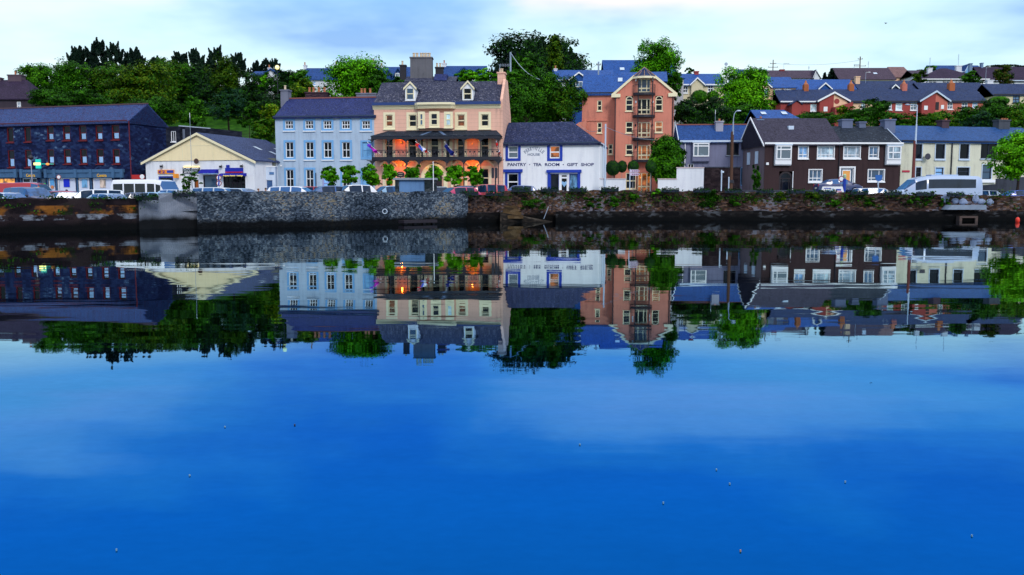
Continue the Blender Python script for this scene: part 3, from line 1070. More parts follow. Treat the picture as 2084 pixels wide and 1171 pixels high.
def gable_shop():
    wm = facade('white_gable_wall', (.78, .80, .85), .24)
    cm = facade('cream_board_cladding', (.88, .74, .46), .12)
    b = B('gabled_shop', 'white shop unit with a wide cream boarded gable and small shop signs', 'building', (296, 327.5), 98.6, (517, 324.5), 95, Z)
    D = 13.5
    _, zE = b.uz(296, 328, 0)
    _, zE2 = b.uz(517, 327, 0)
    zE = (zE + zE2) / 2
    ua, za = b.uz(403.5, 272.5, 0)
    b.win((322, 359, 353, 371), 1, 1, ROYAL, GLASS, name='shop_window', fw=.14)
    b.win((413, 357, 443, 392), 1, 1, DARKW, GLASSB, name='shop_window')
    b.win((454, 359, 500, 395), 5, 2, DARKW, GLASS, name='shop_window', split=[.62])
    b.win((395, 366, 405, 394), 1, 1, BROWNW, plain('orange_brown_door', (.32, .09, .02), .6, .2), name='door')
    b.walls(wm, zE, D, gabF=None)
    # cream boarded gable stands a little proud
    mb = MB()
    mb.prism([(-.05, zE + .02), (b.W + .05, zE + .02), (ua, za - .12)], -.10, .12)
    o = b.part('gable_cladding', mb, cm)
    for f in (.12, .24, .36, .64, .76, .88):
        q = MB()
        u = b.W * f
        zt = zE + (za - zE) * (u / ua if u < ua else (b.W - u) / (b.W - ua)) - .3
        q.box(u - .03, u + .03, -.125, -.102, zE + .05, zt)
        b.part('cover_strip', q, CREAM, o)
    q = MB()
    q.box(ua - 1.6, ua + 1.6, -.125, -.102, zE + (za - zE) * .56, zE + (za - zE) * .56 + .05)
    b.part('cover_strip', q, CREAM, o)
    q = MB()
    q.prism([(0, zE), (b.W, zE), (ua, za - .15)], D - .2, D)
    b.part('rear_gable', q, wm)
    b.croof(SLATEG2, ua, -.1, b.W + .1, zE - .05, za, -.05, D + .1)
    b.bargeF(CREAM, [(-.35, zE - .14), (ua, za + .10)], v=-.36, h=.26)
    b.bargeF(CREAM, [(ua, za + .10), (b.W + .35, zE - .14)], v=-.36, h=.26)
    for fu, fy in ((.42, .45), (.60, .55), (.42, .78), (.62, .85)):
        q = MB()
        x = ua + (b.W - ua) * fu
        zz_ = za + (zE - za) * fu + .16
        y = D * fy
        k = (zE - za) / (b.W - ua)
        q.add([(x, y, zz_), (x + .9, y, zz_ + k * .9), (x + .9, y + .7, zz_ + k * .9), (x, y + .7, zz_)], [(0, 1, 2, 3)])
        b.part('rooflight', q, PALEM)
    # signs
    OR = plain('orange_sign', (.85, .30, .02), .5, .3, var=.05)
    PU = plain('purple_letters', (.13, .01, .26), .5, .3)
    s = b.slab((320.5, 346, 353.5, 354), OR, -.14, -.003, 'sign')
    b.text('€', (322, 347.2, 328.6, 353), PU, -.16, parent=s)
    b.text('2', (329.6, 347.2, 336, 353), PU, -.16, parent=s)
    u0, u1, z0, z1 = b.rect((339.5, 347, 353, 352.2), -.145)
    q = MB()
    q.box(u0, u1, -.16, -.142, z0, z1)
    b.part('sign_badge', q, ROYAL, s)
    s = b.slab((352, 354, 358, 362.5), OR, -.62, -.10, 'hanging_sign')
    s = b.slab((371.5, 341.5, 405.5, 352.5), plain('black_sign', (.01, .012, .015), .5, .3), -.14, -.003, 'sign')
    b.text('CAR 3000', (373, 341.8, 404, 345.0), WHITE, -.16, parent=s)
    b.text('Parts & Access', (374, 346.2, 402, 348.6), plain('grey_letters', (.35, .42, .46), .6, .2), -.16, parent=s)
    b.text('07777808', (375, 349.4, 402, 352.2), WHITE, -.16, parent=s)
    lm = plain('warm_lit_strip', (.9, .75, .4), .5, .3, emit=(1, .72, .28), es=.75)
    b.slab((373, 338.2, 404, 341.0), lm, -.20, -.05, 'sign_light')
    # blue awnings
    AW = plain('blue_awning_cloth', (.010, .014, .30), .8, .2, var=.2)
    for r, nm in (((411, 345, 445, 353.5), 'awning'), ((451, 353, 502, 358.5), 'awning')):
        u0, u1, z0, z1 = b.rect(r, 0)
        q = MB()
        q.prism_x([(-.003, z0), (-.003, z1), (-.2, z1 - .02), (-.75, z0 + .1), (-.8, z0)], u0, u1)
        a = b.part(nm, q, AW)
    b.text('Hair Expressions', (413, 352.4, 443, 355.4), plain('pale_blue_letters', (.30, .48, .75), .6, .2), -.82)
    b.text('Property Rentals + Lettings', (454, 356.4, 494, 359.8), plain('yellow_letters', (.85, .72, .20), .6, .2, emit=(.8, .6, .1), es=.25), -.82)
    s = b.slab((458, 342, 494, 352), plain('deep_blue_sign', (.008, .02, .34), .5, .3), -.14, -.003, 'sign')
    b.slab((458, 349.8, 494, 352), plain('sign_red', (.45, .01, .06), .5, .3), -.155, -.142, 'sign_band', s)
    b.slab((460, 336, 466, 341.6), plain('deep_blue_sign', (.008, .02, .34)), -.14, -.003, 'alarm_box')
    # brown dish, floodlights, cable
    q = MB()
    u, z = b.uz(400, 328.5, -.5)
    q.lathe((u, -.5, z), [(.30, -.06), (.27, .0), (.15, .05), (.02, .07)], 14, 'y')
    q.tube((u, -.44, z), (u, -.05, z - .1), .03)
    b.part('satellite_dish', q, plain('rust_dish', (.07, .04, .035), .7, .2))
    for px, py in ((328.5, 339), (449, 339.5), (491.5, 338.5)):
        u, z = b.uz(px, py, -.2)
        q = MB()
        q.box(u - .12, u + .12, -.34, -.10, z - .10, z + .10)
        q.tube((u, -.12, z + .05), (u, -.0, z + .2), .025)
        b.part('floodlight', q, IRON)
    # lower white wing with blue roller door, olive wall showing behind
    return b


SLATEG2 = slate('blue_grey_slate', (.028, .046, .115), (.044, .062, .145), lichen=(.09, .10, .16), lich=.36)
gable_shop()


def garage_wing():
    b = B('garage', 'low pale wing with a blue roller door against the blue house', 'garage', (512, 341), 97.0, (560, 340), 97.4, Z)
    _, zt = b.uz(535, 340, 0)
    u0, u1, z0, z1 = b.rect((523, 367, 555, 396), 0)
    b.wins.append((u0, u1, 0, z1))
    D = 6
    b.walls(facade('pale_blue_white_wall', (.55, .64, .78), .25), zt, D)
    q = MB()
    for i in range(8):
        za, zb = z1 * i / 8, z1 * (i + 1) / 8
        q.box(u0, u1, .10 + .02 * (i % 2), .14, za, zb - .01)
    b.part('roller_door', q, plain('blue_roller_door', (.03, .09, .24), .5, .3))
    q = MB()
    q.box(-.05, b.W + .05, -.06, D + .1, zt + .002, zt + .10)
    b.part('coping', q, WHITE)
    b.slab((548, 350.5, 557.5, 355.5), plain('blue_plate', (.06, .16, .36)), -.05, -.003, 'sign')
    q = MB()
    q.box(.2, b.W - .1, 1.2, D, zt + .1, zt + 1.0)
    b.part('rear_wall', q, plain('olive_wall', (.12, .13, .11), .8, .2))


garage_wing()


def blue_house():
    wm = facade('pale_blue_wall', (.40, .51, .65), .30)
    b = B('townhouse', 'three storey pale blue townhouse with white sash windows and slate roof', 'house', (559.5, 237), 99.6, (764, 234.5), 98.0, Z)
    D = 8.5
    _, zE = b.uz(660, 235.8, 0)
    _, zR = b.uz(680, 200, D / 2)
    for x in (580, 621, 658, 695.3, 736.5):
        b.win((x, 246, x + 17, 262.5), 3, 2, WHITE, GLASS, sur=.21, surm=LBLUE, sill=WHITE, fw=.08, bw=.06)
    for x in (581, 622, 658.6, 696):
        b.win((x, 289.5, x + 17, 321.5), 2, 2, WHITE, GLASS, sur=.21, surm=LBLUE, sill=WHITE, fw=.08, bw=.06)
    b.win((737, 289.5, 757, 321.5), 2, 2, LBLUE, plain('blue_blind_panel', (.20, .46, .76), .7, .2), sur=.18, surm=LBLUE, fw=.08, name='blind_window', label='blind window painted pale blue')
    for x in (582, 622.5, 696.3):
        b.win((x, 345.5, x + 16.5, 383), 2, 2, WHITE, GLASS, sur=.21, surm=LBLUE, fw=.08, bw=.06, surbot=False)
    b.win((737, 345.5, 754, 386), 2, 2, LBLUE, plain('blue_blind_panel', (.20, .46, .76)), sur=.18, surm=LBLUE, fw=.08, name='blind_window', surbot=False, label='blind window painted pale blue')
    # arched door
    w, (u0, u1, z0, z1) = b.win((655.5, 343, 679, 398), 2, 2, plain('lilac_frame', (.34, .34, .58), .6, .2), GLASSB, arch=True, name='fanlight_door', sur=0, fw=.14, split=[.45], label='arched doorway with fanlight and red lower door')
    q = MB()
    q.box(u0 + .25, u1 - .25, .02, .09, .02, (z1 - z0) * .46)
    b.part('door_panel', q, plain('bright_red_door', (.45, .02, .015), .5, .3), w)
    b.walls(wm, zE, D, gabL=zR - .1, gabR=zR - .1)
    b.roof(SLATEP, zE, zR, D, os=.08, ridge=plain('red_ridge_tile', (.24, .09, .08), .8, .2))
    b.fascia(plain('dark_gutter', (.03, .05, .10), .5, .3), zE + .0, h=.14)
    b.slab((559.5, 237.5, 763, 240), LBLUE, -.06, -.003, 'eaves_band')
    _, zc = b.uz(577, 213, D / 2)
    b.chimney((570.5, 182.5, 586.5, 213), D / 2 - .5, 1.0, pots=(580.5,), pm=POTC, m=facade('grey_stack', (.17, .18, .24), .4), zb=zR - 1.0)
    b.pipe(642.5, 352, 398, plain('dark_gutter', (.03, .05, .10)), .06)
    b.slab((570, 336, 574, 339), WHITE, -.04, -.003, 'plate')
    # cellar railings on the footway
    q = MB()
    for i in range(26):
        u = 7.0 + i * .17
        if u < b.W - .2:
            q.tube((u, -1.2, 0), (u, -1.2, 1.05), .012, .012, 5)
    q.box(6.9, b.W - .1, -1.22, -1.18, .95, .99)
    b.part('railing', q, IRON)
    return b


blue_house()
# brick stacks of the house standing behind the blue one
b = B('brick_house', 'house hidden behind the blue townhouse, only its chimney stacks and ridge showing', 'house', (590, 199), 112, (775, 199), 112, 2)
_, zt = b.uz(690, 203, 0)
b.walls(facade('dark_brick_wall', (.08, .05, .05), .3), zt - 1.5, 5, gabL=zt - .1, gabR=zt - .1)
b.roof(SLATEP, zt - 1.5, zt, 5, os=.1)
BRK = stone('purple_brick', [(.2, (.03, .018, .03)), (.5, (.06, .035, .05)), (.8, (.10, .06, .07))], (.03, .02, .03), 4, 12)
b.chimney((621, 187.5, 667, 200), 2.4, 1.0, pots=(630, 638, 649, 660.5), pm=POT, m=BRK, zb=zt - .8, ph=.62, pr=.16)
b.chimney((725, 189.5, 765, 200), 2.4, 1.0, pots=(736, 742.5, 753.5), pm=POT, m=facade('grey_stack', (.17, .18, .24)), zb=zt - .8, ph=.6, pr=.15)


def hotel():
    wu = facade('peach_upper_wall', (.80, .47, .36), .22, courses=.42)
    b = B('hotel', 'peach hotel with cream trim, iron balcony, dormers and warm lights', 'hotel', (761, 224), 98.0, (1017.5, 224), 96.5, Z)
    D = 7.5
    _, zE = b.uz(890, 210, 0)
    _, zR = b.uz(890, 167, D / 2)
    SG = dict(sur=.26, surm=CREAM, sill=CREAM, fw=.09, bw=.09)
    for r, p in (((785, 234, 799.5, 258), GLASSR), ((832, 234, 848, 258.5), GLASS), ((930.5, 233.5, 946, 258), GLASSR), ((979, 233, 994.5, 257.5), GLASS)):
        b.win(r, 1, 2, CREAM, p, **SG)
    # balcony floor french windows
    for x0, x1 in ((784.5, 800), (831, 848), (930.5, 946), (978.5, 995)):
        b.win((x0, 279, x1, 322), 1, 2, CREAM, GLASS, sur=.28, surm=CREAM, fw=.08, bw=.07, surbot=False, split=[.58])
    for r, p in (((855, 281, 862, 322), GLASS), ((876.5, 279, 893, 322), GLASS), ((908, 281, 916, 322), GLASS)):
        b.win(r, 1, 2, CREAM, p, sur=.30, surm=CREAM, fw=.08, bw=.08, surbot=False, split=[.58])
    # ground floor windows, curved hoods
    for x0, x1, p in ((784, 800, GLASSO), (833, 848, GLASSO), (931, 946, GLASSO), (979, 995, GLASS)):
        w, (u0, u1, z0, z1) = b.win((x0, 343, x1, 382), 1, 2, CREAM, p, sur=.28, surm=CREAM, fw=.08, bw=.07, surbot=False, split=[.5])
        q = MB()
        c = (u0 + u1) / 2
        R = (u1 - u0) / 2 + .55
        n = 10
        for i in range(n):
            a0, a1 = -1 + 2 * i / n, -1 + 2 * (i + 1) / n
            f = lambda a: z1 + .95 - .55 * a * a
            q.prism([(c + R * a0, f(a0) - .22), (c + R * a1, f(a1) - .22), (c + R * a1, f(a1)), (c + R * a0, f(a0))], -.26, .0)
        b.part('window_hood', q, CREAM, w)
    # doorway
    du0, du1, dz0, dz1 = b.rect((867, 343, 901, 398), 0)
    b.wins.append((du0 + .25, du1 - .25, 0, dz1 - .5))
    b.walls(wu, zE, D, gabL=zR - .1, gabR=zR - .1)
    b.roof(SLATED, zE, zR, D, of=.1, os=.05)
    b.fascia(plain('blue_lead_gutter', (.02, .05, .18), .5, .3), zE + .08, v=-.42, h=.3, name='gutter', y1=-.12)
    # bowed bay (three facets), entablature following it
    ub0, _ = b.uz(849, 240, 0)
    ub1, _ = b.uz(924.5, 240, 0)
    e = .9
    pr = .75
    _, zbb = b.uz(890, 262, 0)
    plan = [(ub0, .0), (ub0 + .25, -pr * .75), (ub0 + 1.25, -pr), (ub1 - 1.25, -pr), (ub1 - .25, -pr * .75), (ub1, .0)]
    q = MB()
    q.prism_z(plan, zbb, zE - 1.1)
    bay = b.part('bay', q, wu)
    for r, v, p, k in (((877, 231, 891, 255), -pr, GLASS, 0), ((854.5, 231.5, 861.5, 256), -pr * .9, GLASSB, 1), ((907.5, 231.5, 918, 256), -pr * .9, GLASSC, 1)):
        b.win(r, 1, 2, CREAM, p, sur=.2, surm=CREAM, sill=CREAM, fw=.08, bw=.09, v=v, cut=False)
    _, zc0 = b.uz(800, 223, 0)
    q = MB()

    def ent(off, za, zb_):
        pl = [(-.1, .05), (-.1, -off), (ub0 - .2, -off), (ub0 + .2, -pr * .8 - off), (ub0 + 1.25, -pr - off), (ub1 - 1.25, -pr - off), (ub1 - .2, -pr * .8 - off), (ub1 + .2, -off), (b.W + .1, -off), (b.W + .1, .05)]
        q.prism_z(pl, za, zb_)
    h = zE - zc0
    ent(.06, zc0, zc0 + h * .22)
    ent(.14, zc0 + h * .22, zc0 + h * .45)
    ent(.26, zc0 + h * .45, zc0 + h * .60)
    ent(.38, zc0 + h * .60, zE - .02)
    b.part('cornice', q, CREAM)
    # dormers
    for x0, x1, ya, xw0, xw1 in ((824.5, 845.5, 167, 828.5, 841), (941, 963, 165, 945, 958.5)):
        k = (zR - zE) / (D / 2)
        v0 = .42
        u0, u1, z0, z1 = b.rect((x0, 180, x1, 205), v0)
        z0 = zE + k * v0
        ux, za = b.uz((x0 + x1) / 2, ya, v0 - .1)
        q = MB()
        q.prism([(u0, z0), (u1, z0), (u1, z1), (ux, za - .18), (u0, z1)], v0, 3.2)
        dm = b.part('dormer', q, WHITE)
        q = MB()
        for ue, sg in ((u0 - .16, -1), (u1 + .16, 1)):
            pl = [(ue, z1 - .10), (ux, za - .04), (ux, za + .08), (ue, z1 + .03)]
            q.prism(pl if sg < 0 else pl[::-1], v0 - .15, 3.4)
        b.part('dormer_roof', q, SLATED, dm)
        q = MB()
        for ue, sg in ((u0 - .16, -1), (u1 + .16, 1)):
            pl = [(ue, z1 - .22), (ux, za - .16), (ux, za + .06), (ue, z1 + .01)]
            q.prism(pl if sg < 0 else pl[::-1], v0 - .20, v0 - .155)
        b.part('bargeboard', q, CREAM, dm)
        wu0, wu1, wz0, wz1 = b.rect((xw0, 181, xw1, 201.5), v0)
        q = MB()
        q.box(wu0, wu1, v0 - .03, v0 - .003, wz0, wz1)
        b.part('dormer_window', q, GLASSB if x0 < 900 else GLASS, dm)
        q = MB()
        q.box(wu0 - .06, wu1 + .06, v0 - .06, v0 - .004, (wz0 + wz1) / 2 - .05, (wz0 + wz1) / 2 + .05)
        for a_, c_ in ((wu0 - .08, wu0), (wu1, wu1 + .08)):
            q.box(a_, c_, v0 - .055, v0 - .005, wz0, wz1)
        b.part('sash_bar', q, CREAM, dm)
    # tall right gable wall with its chimney
    u, zc = b.uz(1018, 184, 1.0)
    q = MB()
    q.prism_x([(.0, 0), (D + .5, 0), (D + .5, zE - 1.0), (D / 2 + 1.0, zR + .1), (D / 2 - .9, zR + .1), (.0, zE + .3)], b.W + .02, b.W + .30)
    b.part('gable_wall', q, wu)
    b.chimney((1012.5, 147, 1027, 184), D / 2 - .6, 1.3, pots=(1018, 1022), pm=POTC, m=wu, zb=zR - 1.6, ph=.45)
    # balcony: slate canopy, deck, iron posts, lace railing
    vB = -1.9
    _, zce = b.uz(890, 276, vB)
    _, zct = b.uz(890, 266.5, 0)
    cu0, _ = b.uz(754, 276, vB)
    cu1, _ = b.uz(1019, 276, vB)
    q = MB()
    tp = [(cu0, vB, zce), (cu1, vB, zce), (cu1 - .7, -.0, zct), (cu0 + 1.4, -.0, zct), (cu1 - .05, .0, zce), (cu0, .0, zce)]
    q.add(tp + [(x, y, z - .12) for x, y, z in tp], [(0, 1, 2, 3), (1, 4, 2), (5, 0, 3), (6, 7, 1, 0), (7, 10, 4, 1), (11, 6, 0, 5), (6, 11, 10, 7)])
    can = b.part('balcony_canopy', q, SLATEM)
    q = MB()
    for px, pz in ((857.5, 1), (907, -1)):
        a, c = b.uz(px, 276, vB)
        q.add([(a - .25, vB - .01, zce + .03), (a + .1, vB - .01, zce + .03), (a + .1 + pz * 1.0, -.06, zct + .02), (a - .25 + pz * 1.0, -.06, zct + .02)], [(0, 1, 2, 3)])
    b.part('lead_hip', q, plain('lead_blue', (.10, .16, .28), .5, .3), can)
    q = MB()
    q.box(cu0 + .05, cu1 - .05, vB + .01, vB + .08, zce - .36, zce - .125)
    b.part('canopy_fascia', q, IRON, can)
    _, zd = b.uz(890, 319, vB)
    _, zd0 = b.uz(890, 326, vB)
    q = MB()
    q.box(cu0 + .1, cu1 - .1, vB, -.003, zd0, zd)
    deck = b.part('balcony_deck', q, IRON)
    _, zr = b.uz(890, 305, vB)
    for px in (757, 791, 826, 852.5, 909, 943.5, 978, 1014):
        u, _ = b.uz(px, 300, vB)
        q = MB()
        q.tube((u, vB + .06, zd), (u, vB + .06, zce - .3), .045, .045, 8)
        if px not in (852.5, 909):
            q.tube((u, vB + .06, 0), (u, vB + .06, zd0), .06, .055, 8)
        for sg in (-1, 1):
            for zt_, rr in ((zce - .36, .45), (zd0, .62)):
                for i in range(4):
                    a0, a1 = i * math.pi / 8, (i + 1) * math.pi / 8
                    pa = (u + sg * rr * (1 - math.cos(a0)), vB + .06, zt_ - rr + rr * math.sin(a0))
                    pb = (u + sg * rr * (1 - math.cos(a1)), vB + .06, zt_ - rr + rr * math.sin(a1))
                    q.tube(pa, pb, .035, .035, 5)
                    q.add([pa, pb, (u, vB + .06, zt_)], [(0, 1, 2)])
        b.part('balcony_post', q, IRON)
    q = MB()
    L = cu1 - cu0 - .3
    q.box(cu0 + .15, cu1 - .15, vB + .03, vB + .08, zr - .05, zr)
    q.box(cu0 + .15, cu1 - .15, vB + .03, vB + .08, zd + .08, zd + .12)
    hgt = zr - zd
    n = int(L / .24)
    for i in range(n):
        u = cu0 + .15 + L * (i + .5) / n
        q.tube((u, vB + .055, zd), (u, vB + .055, zr), .013, .013, 4)
        q.lathe((u + .12, vB + .055, zd + hgt * .68), [(.085, -.012), (.10, 0), (.085, .012)], 7, 'y') if i % 2 else q.path([(u - .1, vB + .055, zd + .1), (u, vB + .055, zd + hgt * .45), (u + .1, vB + .055, zd + .1)], .013, 4)
        if i % 3 == 0:
            q.path([(u - .12, vB + .055, zr - .1), (u, vB + .055, zd + hgt * .3), (u + .12, vB + .055, zr - .1)], .013, 4)
    b.part('balcony_railing', q, IRON, deck)
    # door arch
    cxx, czz = b.uz(884, 361, -.1)
    q = MB()
    ro, ri = (b.uz(911, 361, -.1)[0] - cxx), (b.uz(903, 361, -.1)[0] - cxx)
    ri2 = ri * .83
    N = 22
    for i in range(N):
        a0, a1 = math.pi * i / N, math.pi * (i + 1) / N
        q.prism([(cxx + ro * math.cos(a0), czz + ro * math.sin(a0)), (cxx + ro * math.cos(a1), czz + ro * math.sin(a1)), (cxx + ri * math.cos(a1), czz + ri * math.sin(a1)), (cxx + ri * math.cos(a0), czz + ri * math.sin(a0))], -.20, .0)
        if i % 2 == 0:
            q.prism([(cxx + ri * math.cos(a0), czz + ri * math.sin(a0)), (cxx + ri * math.cos(a1), czz + ri * math.sin(a1)), (cxx + ri2 * math.cos(a1), czz + ri2 * math.sin(a1)), (cxx + ri2 * math.cos(a0), czz + ri2 * math.sin(a0))], -.14, .0)
    for sg in (-1, 1):
        a, c = cxx + sg * ri, cxx + sg * ro
        q.box(a, c, -.20, .0, 0, czz)
    b.part('door_arch', q, CREAM)
    q = MB()
    rr = ri2 - .03
    pl = [(cxx - rr, 0), (cxx + rr, 0)] + [(cxx + rr * math.cos(math.pi * i / 12), czz + rr * math.sin(math.pi * i / 12)) for i in range(13)]
    q.prism(pl, -.06, -.004)
    b.part('door', q, DARKW)
    for x0, x1 in ((846, 852), (917, 922)):
        b.slab((x0, 326, x1, 400), CREAM, -.12, -.003, 'pilaster')
    # cream quoin strip and lamp bracket at the right corner
    return b, vB, zd


HOTEL, HVB, HZD = hotel()


def wall_light(b, px, py, energy, v=-.35, col=(1.0, .23, .03), name='wall_light'):
    u, z = b.uz(px, py, v)
    q = MB()
    q.lathe((u, v, z - .08), [(.02, 0), (.06, .04), (.06, .12), (.02, .16)], 8)
    q.tube((u, v, z), (u, -.01, z - .02), .02)
    o = b.part(name, q, plain('amber_lamp_glass', (.6, .2, .05), .4, .3, emit=(1, .26, .02), es=.8))
    li = bpy.data.lights.new(name, 'POINT')
    li.energy = energy
    li.color = col
    li.shadow_soft_size = .08
    lo = bpy.data.objects.new('lamp_glow', li)
    COL.objects.link(lo)
    lo.parent = b.root
    lo.location = (u, v - .35, z)


wall_light(HOTEL, 816, 290, 28, v=-.45, col=(1, .16, .01))
wall_light(HOTEL, 961, 293, 16, v=-.45, col=(1, .22, .02))
wall_light(HOTEL, 816.5, 337, 60, v=-.5, col=(1, .20, .012))
wall_light(HOTEL, 962, 337, 60, v=-.5, col=(1, .20, .012))
wall_light(HOTEL, 893, 343, 10, v=-.4, col=(1, .6, .25))
wall_light(HOTEL, 868, 343, 8, v=-.4, col=(1, .6, .25))


def tea_room():
    wm = facade('white_tea_room_wall', (.80, .82, .86), .13)
    b = B('tea_room', 'white two storey tea room and gift shop with royal blue window frames', 'tea room', (1022.5, 291), 97, (1222, 290), 95, Z)
    D = 8.0
    _, zE = b.uz(1120, 290.5, 0)
    _, zR = b.uz(1100, 249, D / 2)
    b.win((1034, 297.5, 1054.5, 322.5), 1, 2, WHITE, GLASSC, sur=.28, surm=ROYAL, fw=.1, bw=.1)
    b.win((1119, 297, 1139.5, 322.5), 1, 2, WHITE, GLASSO, sur=.28, surm=ROYAL, fw=.1, bw=.1, label='upper window with an orange lamp lit inside')
    w, (u0, u1, z0, z1) = b.win((1033, 353, 1055, 392), 1, 2, WHITE, GLASS, sur=.27, surm=ROYAL, fw=.1, bw=.1, surbot=False, split=[.55])
    b.slab((1024, 345, 1063, 350.7), ROYAL, -.22, -.003, 'lintel')
    b.win((1120, 354, 1137.5, 393), 1, 1, ROYAL, GLASS, fw=.06, name='shop_window')
    w, (d0, d1, dz0, dz1) = b.win((1140, 354, 1156, 398), 1, 2, WHITE, GLASS, fw=.16, bw=.14, split=[.82], name='door', label='white glazed shop door with heart sign')
    b.win((1158.5, 354, 1175.5, 393), 1, 1, ROYAL, PICA, fw=.06, name='shop_window')
    q = MB()
    hx, hz = (d0 + d1) / 2, b.uz(1147, 374, 0)[1]
    q.add([(hx, .10, hz - .36), (hx + .33, .10, hz + .06), (hx + .30, .10, hz + .2), (hx + .15, .10, hz + .24), (hx, .10, hz + .12), (hx - .15, .10, hz + .24), (hx - .30, .10, hz + .2), (hx - .33, .10, hz + .06)], [(0, 1, 2, 3, 4, 5, 6, 7)])
    b.part('heart_sign', q, plain('pale_blue_heart', (.25, .45, .70), .6, .2), w)
    for r in ((1112, 346, 1183, 351.5), ):
        b.slab(r, ROYAL, -.24, -.003, 'lintel')
    for x0, x1 in ((1114.5, 1119.6), (1175.7, 1180.5)):
        b.slab((x0, 351.6, x1, 404), ROYAL, -.12, -.003, 'pilaster')
    b.walls(wm, zE, D, gabL=zR - .1)
    b.roof(SLATEP2, zE, zR, D, hipR=3.6, os=.1, of=.28)
    b.fascia(plain('dark_gutter', (.03, .05, .10)), zE + .02, h=.13, v=-.36)
    b.pipe(1021.0, 236, 400, plain('pale_blue_pipe', (.20, .40, .74), .5, .3), .085, v=-.2)
    u, z = b.uz(1216, 300, 0)
    q = MB()
    for yy, rr in ((2.5, .05), (5.0, .06)):
        q.tube((b.W + .1, yy, 0), (b.W + .1, yy, zE), rr)
    b.part('downpipe', q, PALEM)
    LET = plain('navy_lettering', (.012, .02, .13), .6, .2)
    LETG = plain('grey_lettering', (.20, .24, .34), .6, .2)
    for t, x0, x1 in (('PANTRY', 1033, 1071), ('TEA', 1085.5, 1102), ('ROOM', 1109, 1138.5), ('GIFT', 1154, 1176), ('SHOP', 1182.5, 1208.5)):
        b.text(t, (x0, 332.2, x1, 338.3), LET, -.012)
    for x in (1078, 1146.5):
        q = MB()
        u, z = b.uz(x, 335.3, 0)
        q.box(u - .05, u + .05, -.02, -.002, z - .05, z + .05)
        b.part('lettering_dot', q, LET)
    # arched name over HOUSE
    word = 'PERRYVILLE'
    cx, cz = b.uz(1087, 330, 0)
    R = b.uz(1087, 306, 0)[1] - cz
    lw = (b.uz(1108, 310, 0)[0] - b.uz(1066, 310, 0)[0]) / 10.2
    for i, ch in enumerate(word):
        an = (i - 4.5) * .165
        me = text_mesh(ch, lw * (.30 if ch == 'I' else .78), .36, LETG, .008)
        o = link('lettering', me, b.root, (cx + math.sin(an) * R - lw * .38 * math.cos(an), -.012, cz + math.cos(an) * R + lw * .38 * math.sin(an)))
        o.rotation_euler = (0, an, 0)
    b.text('HOUSE', (1074, 312.3, 1098.5, 317.2), LETG, -.012)
    return b


SLATEP2 = slate('purple_slate', (.006, .013, .048), (.018, .028, .085), lichen=(.15, .16, .27), lich=.42)
tea_room()


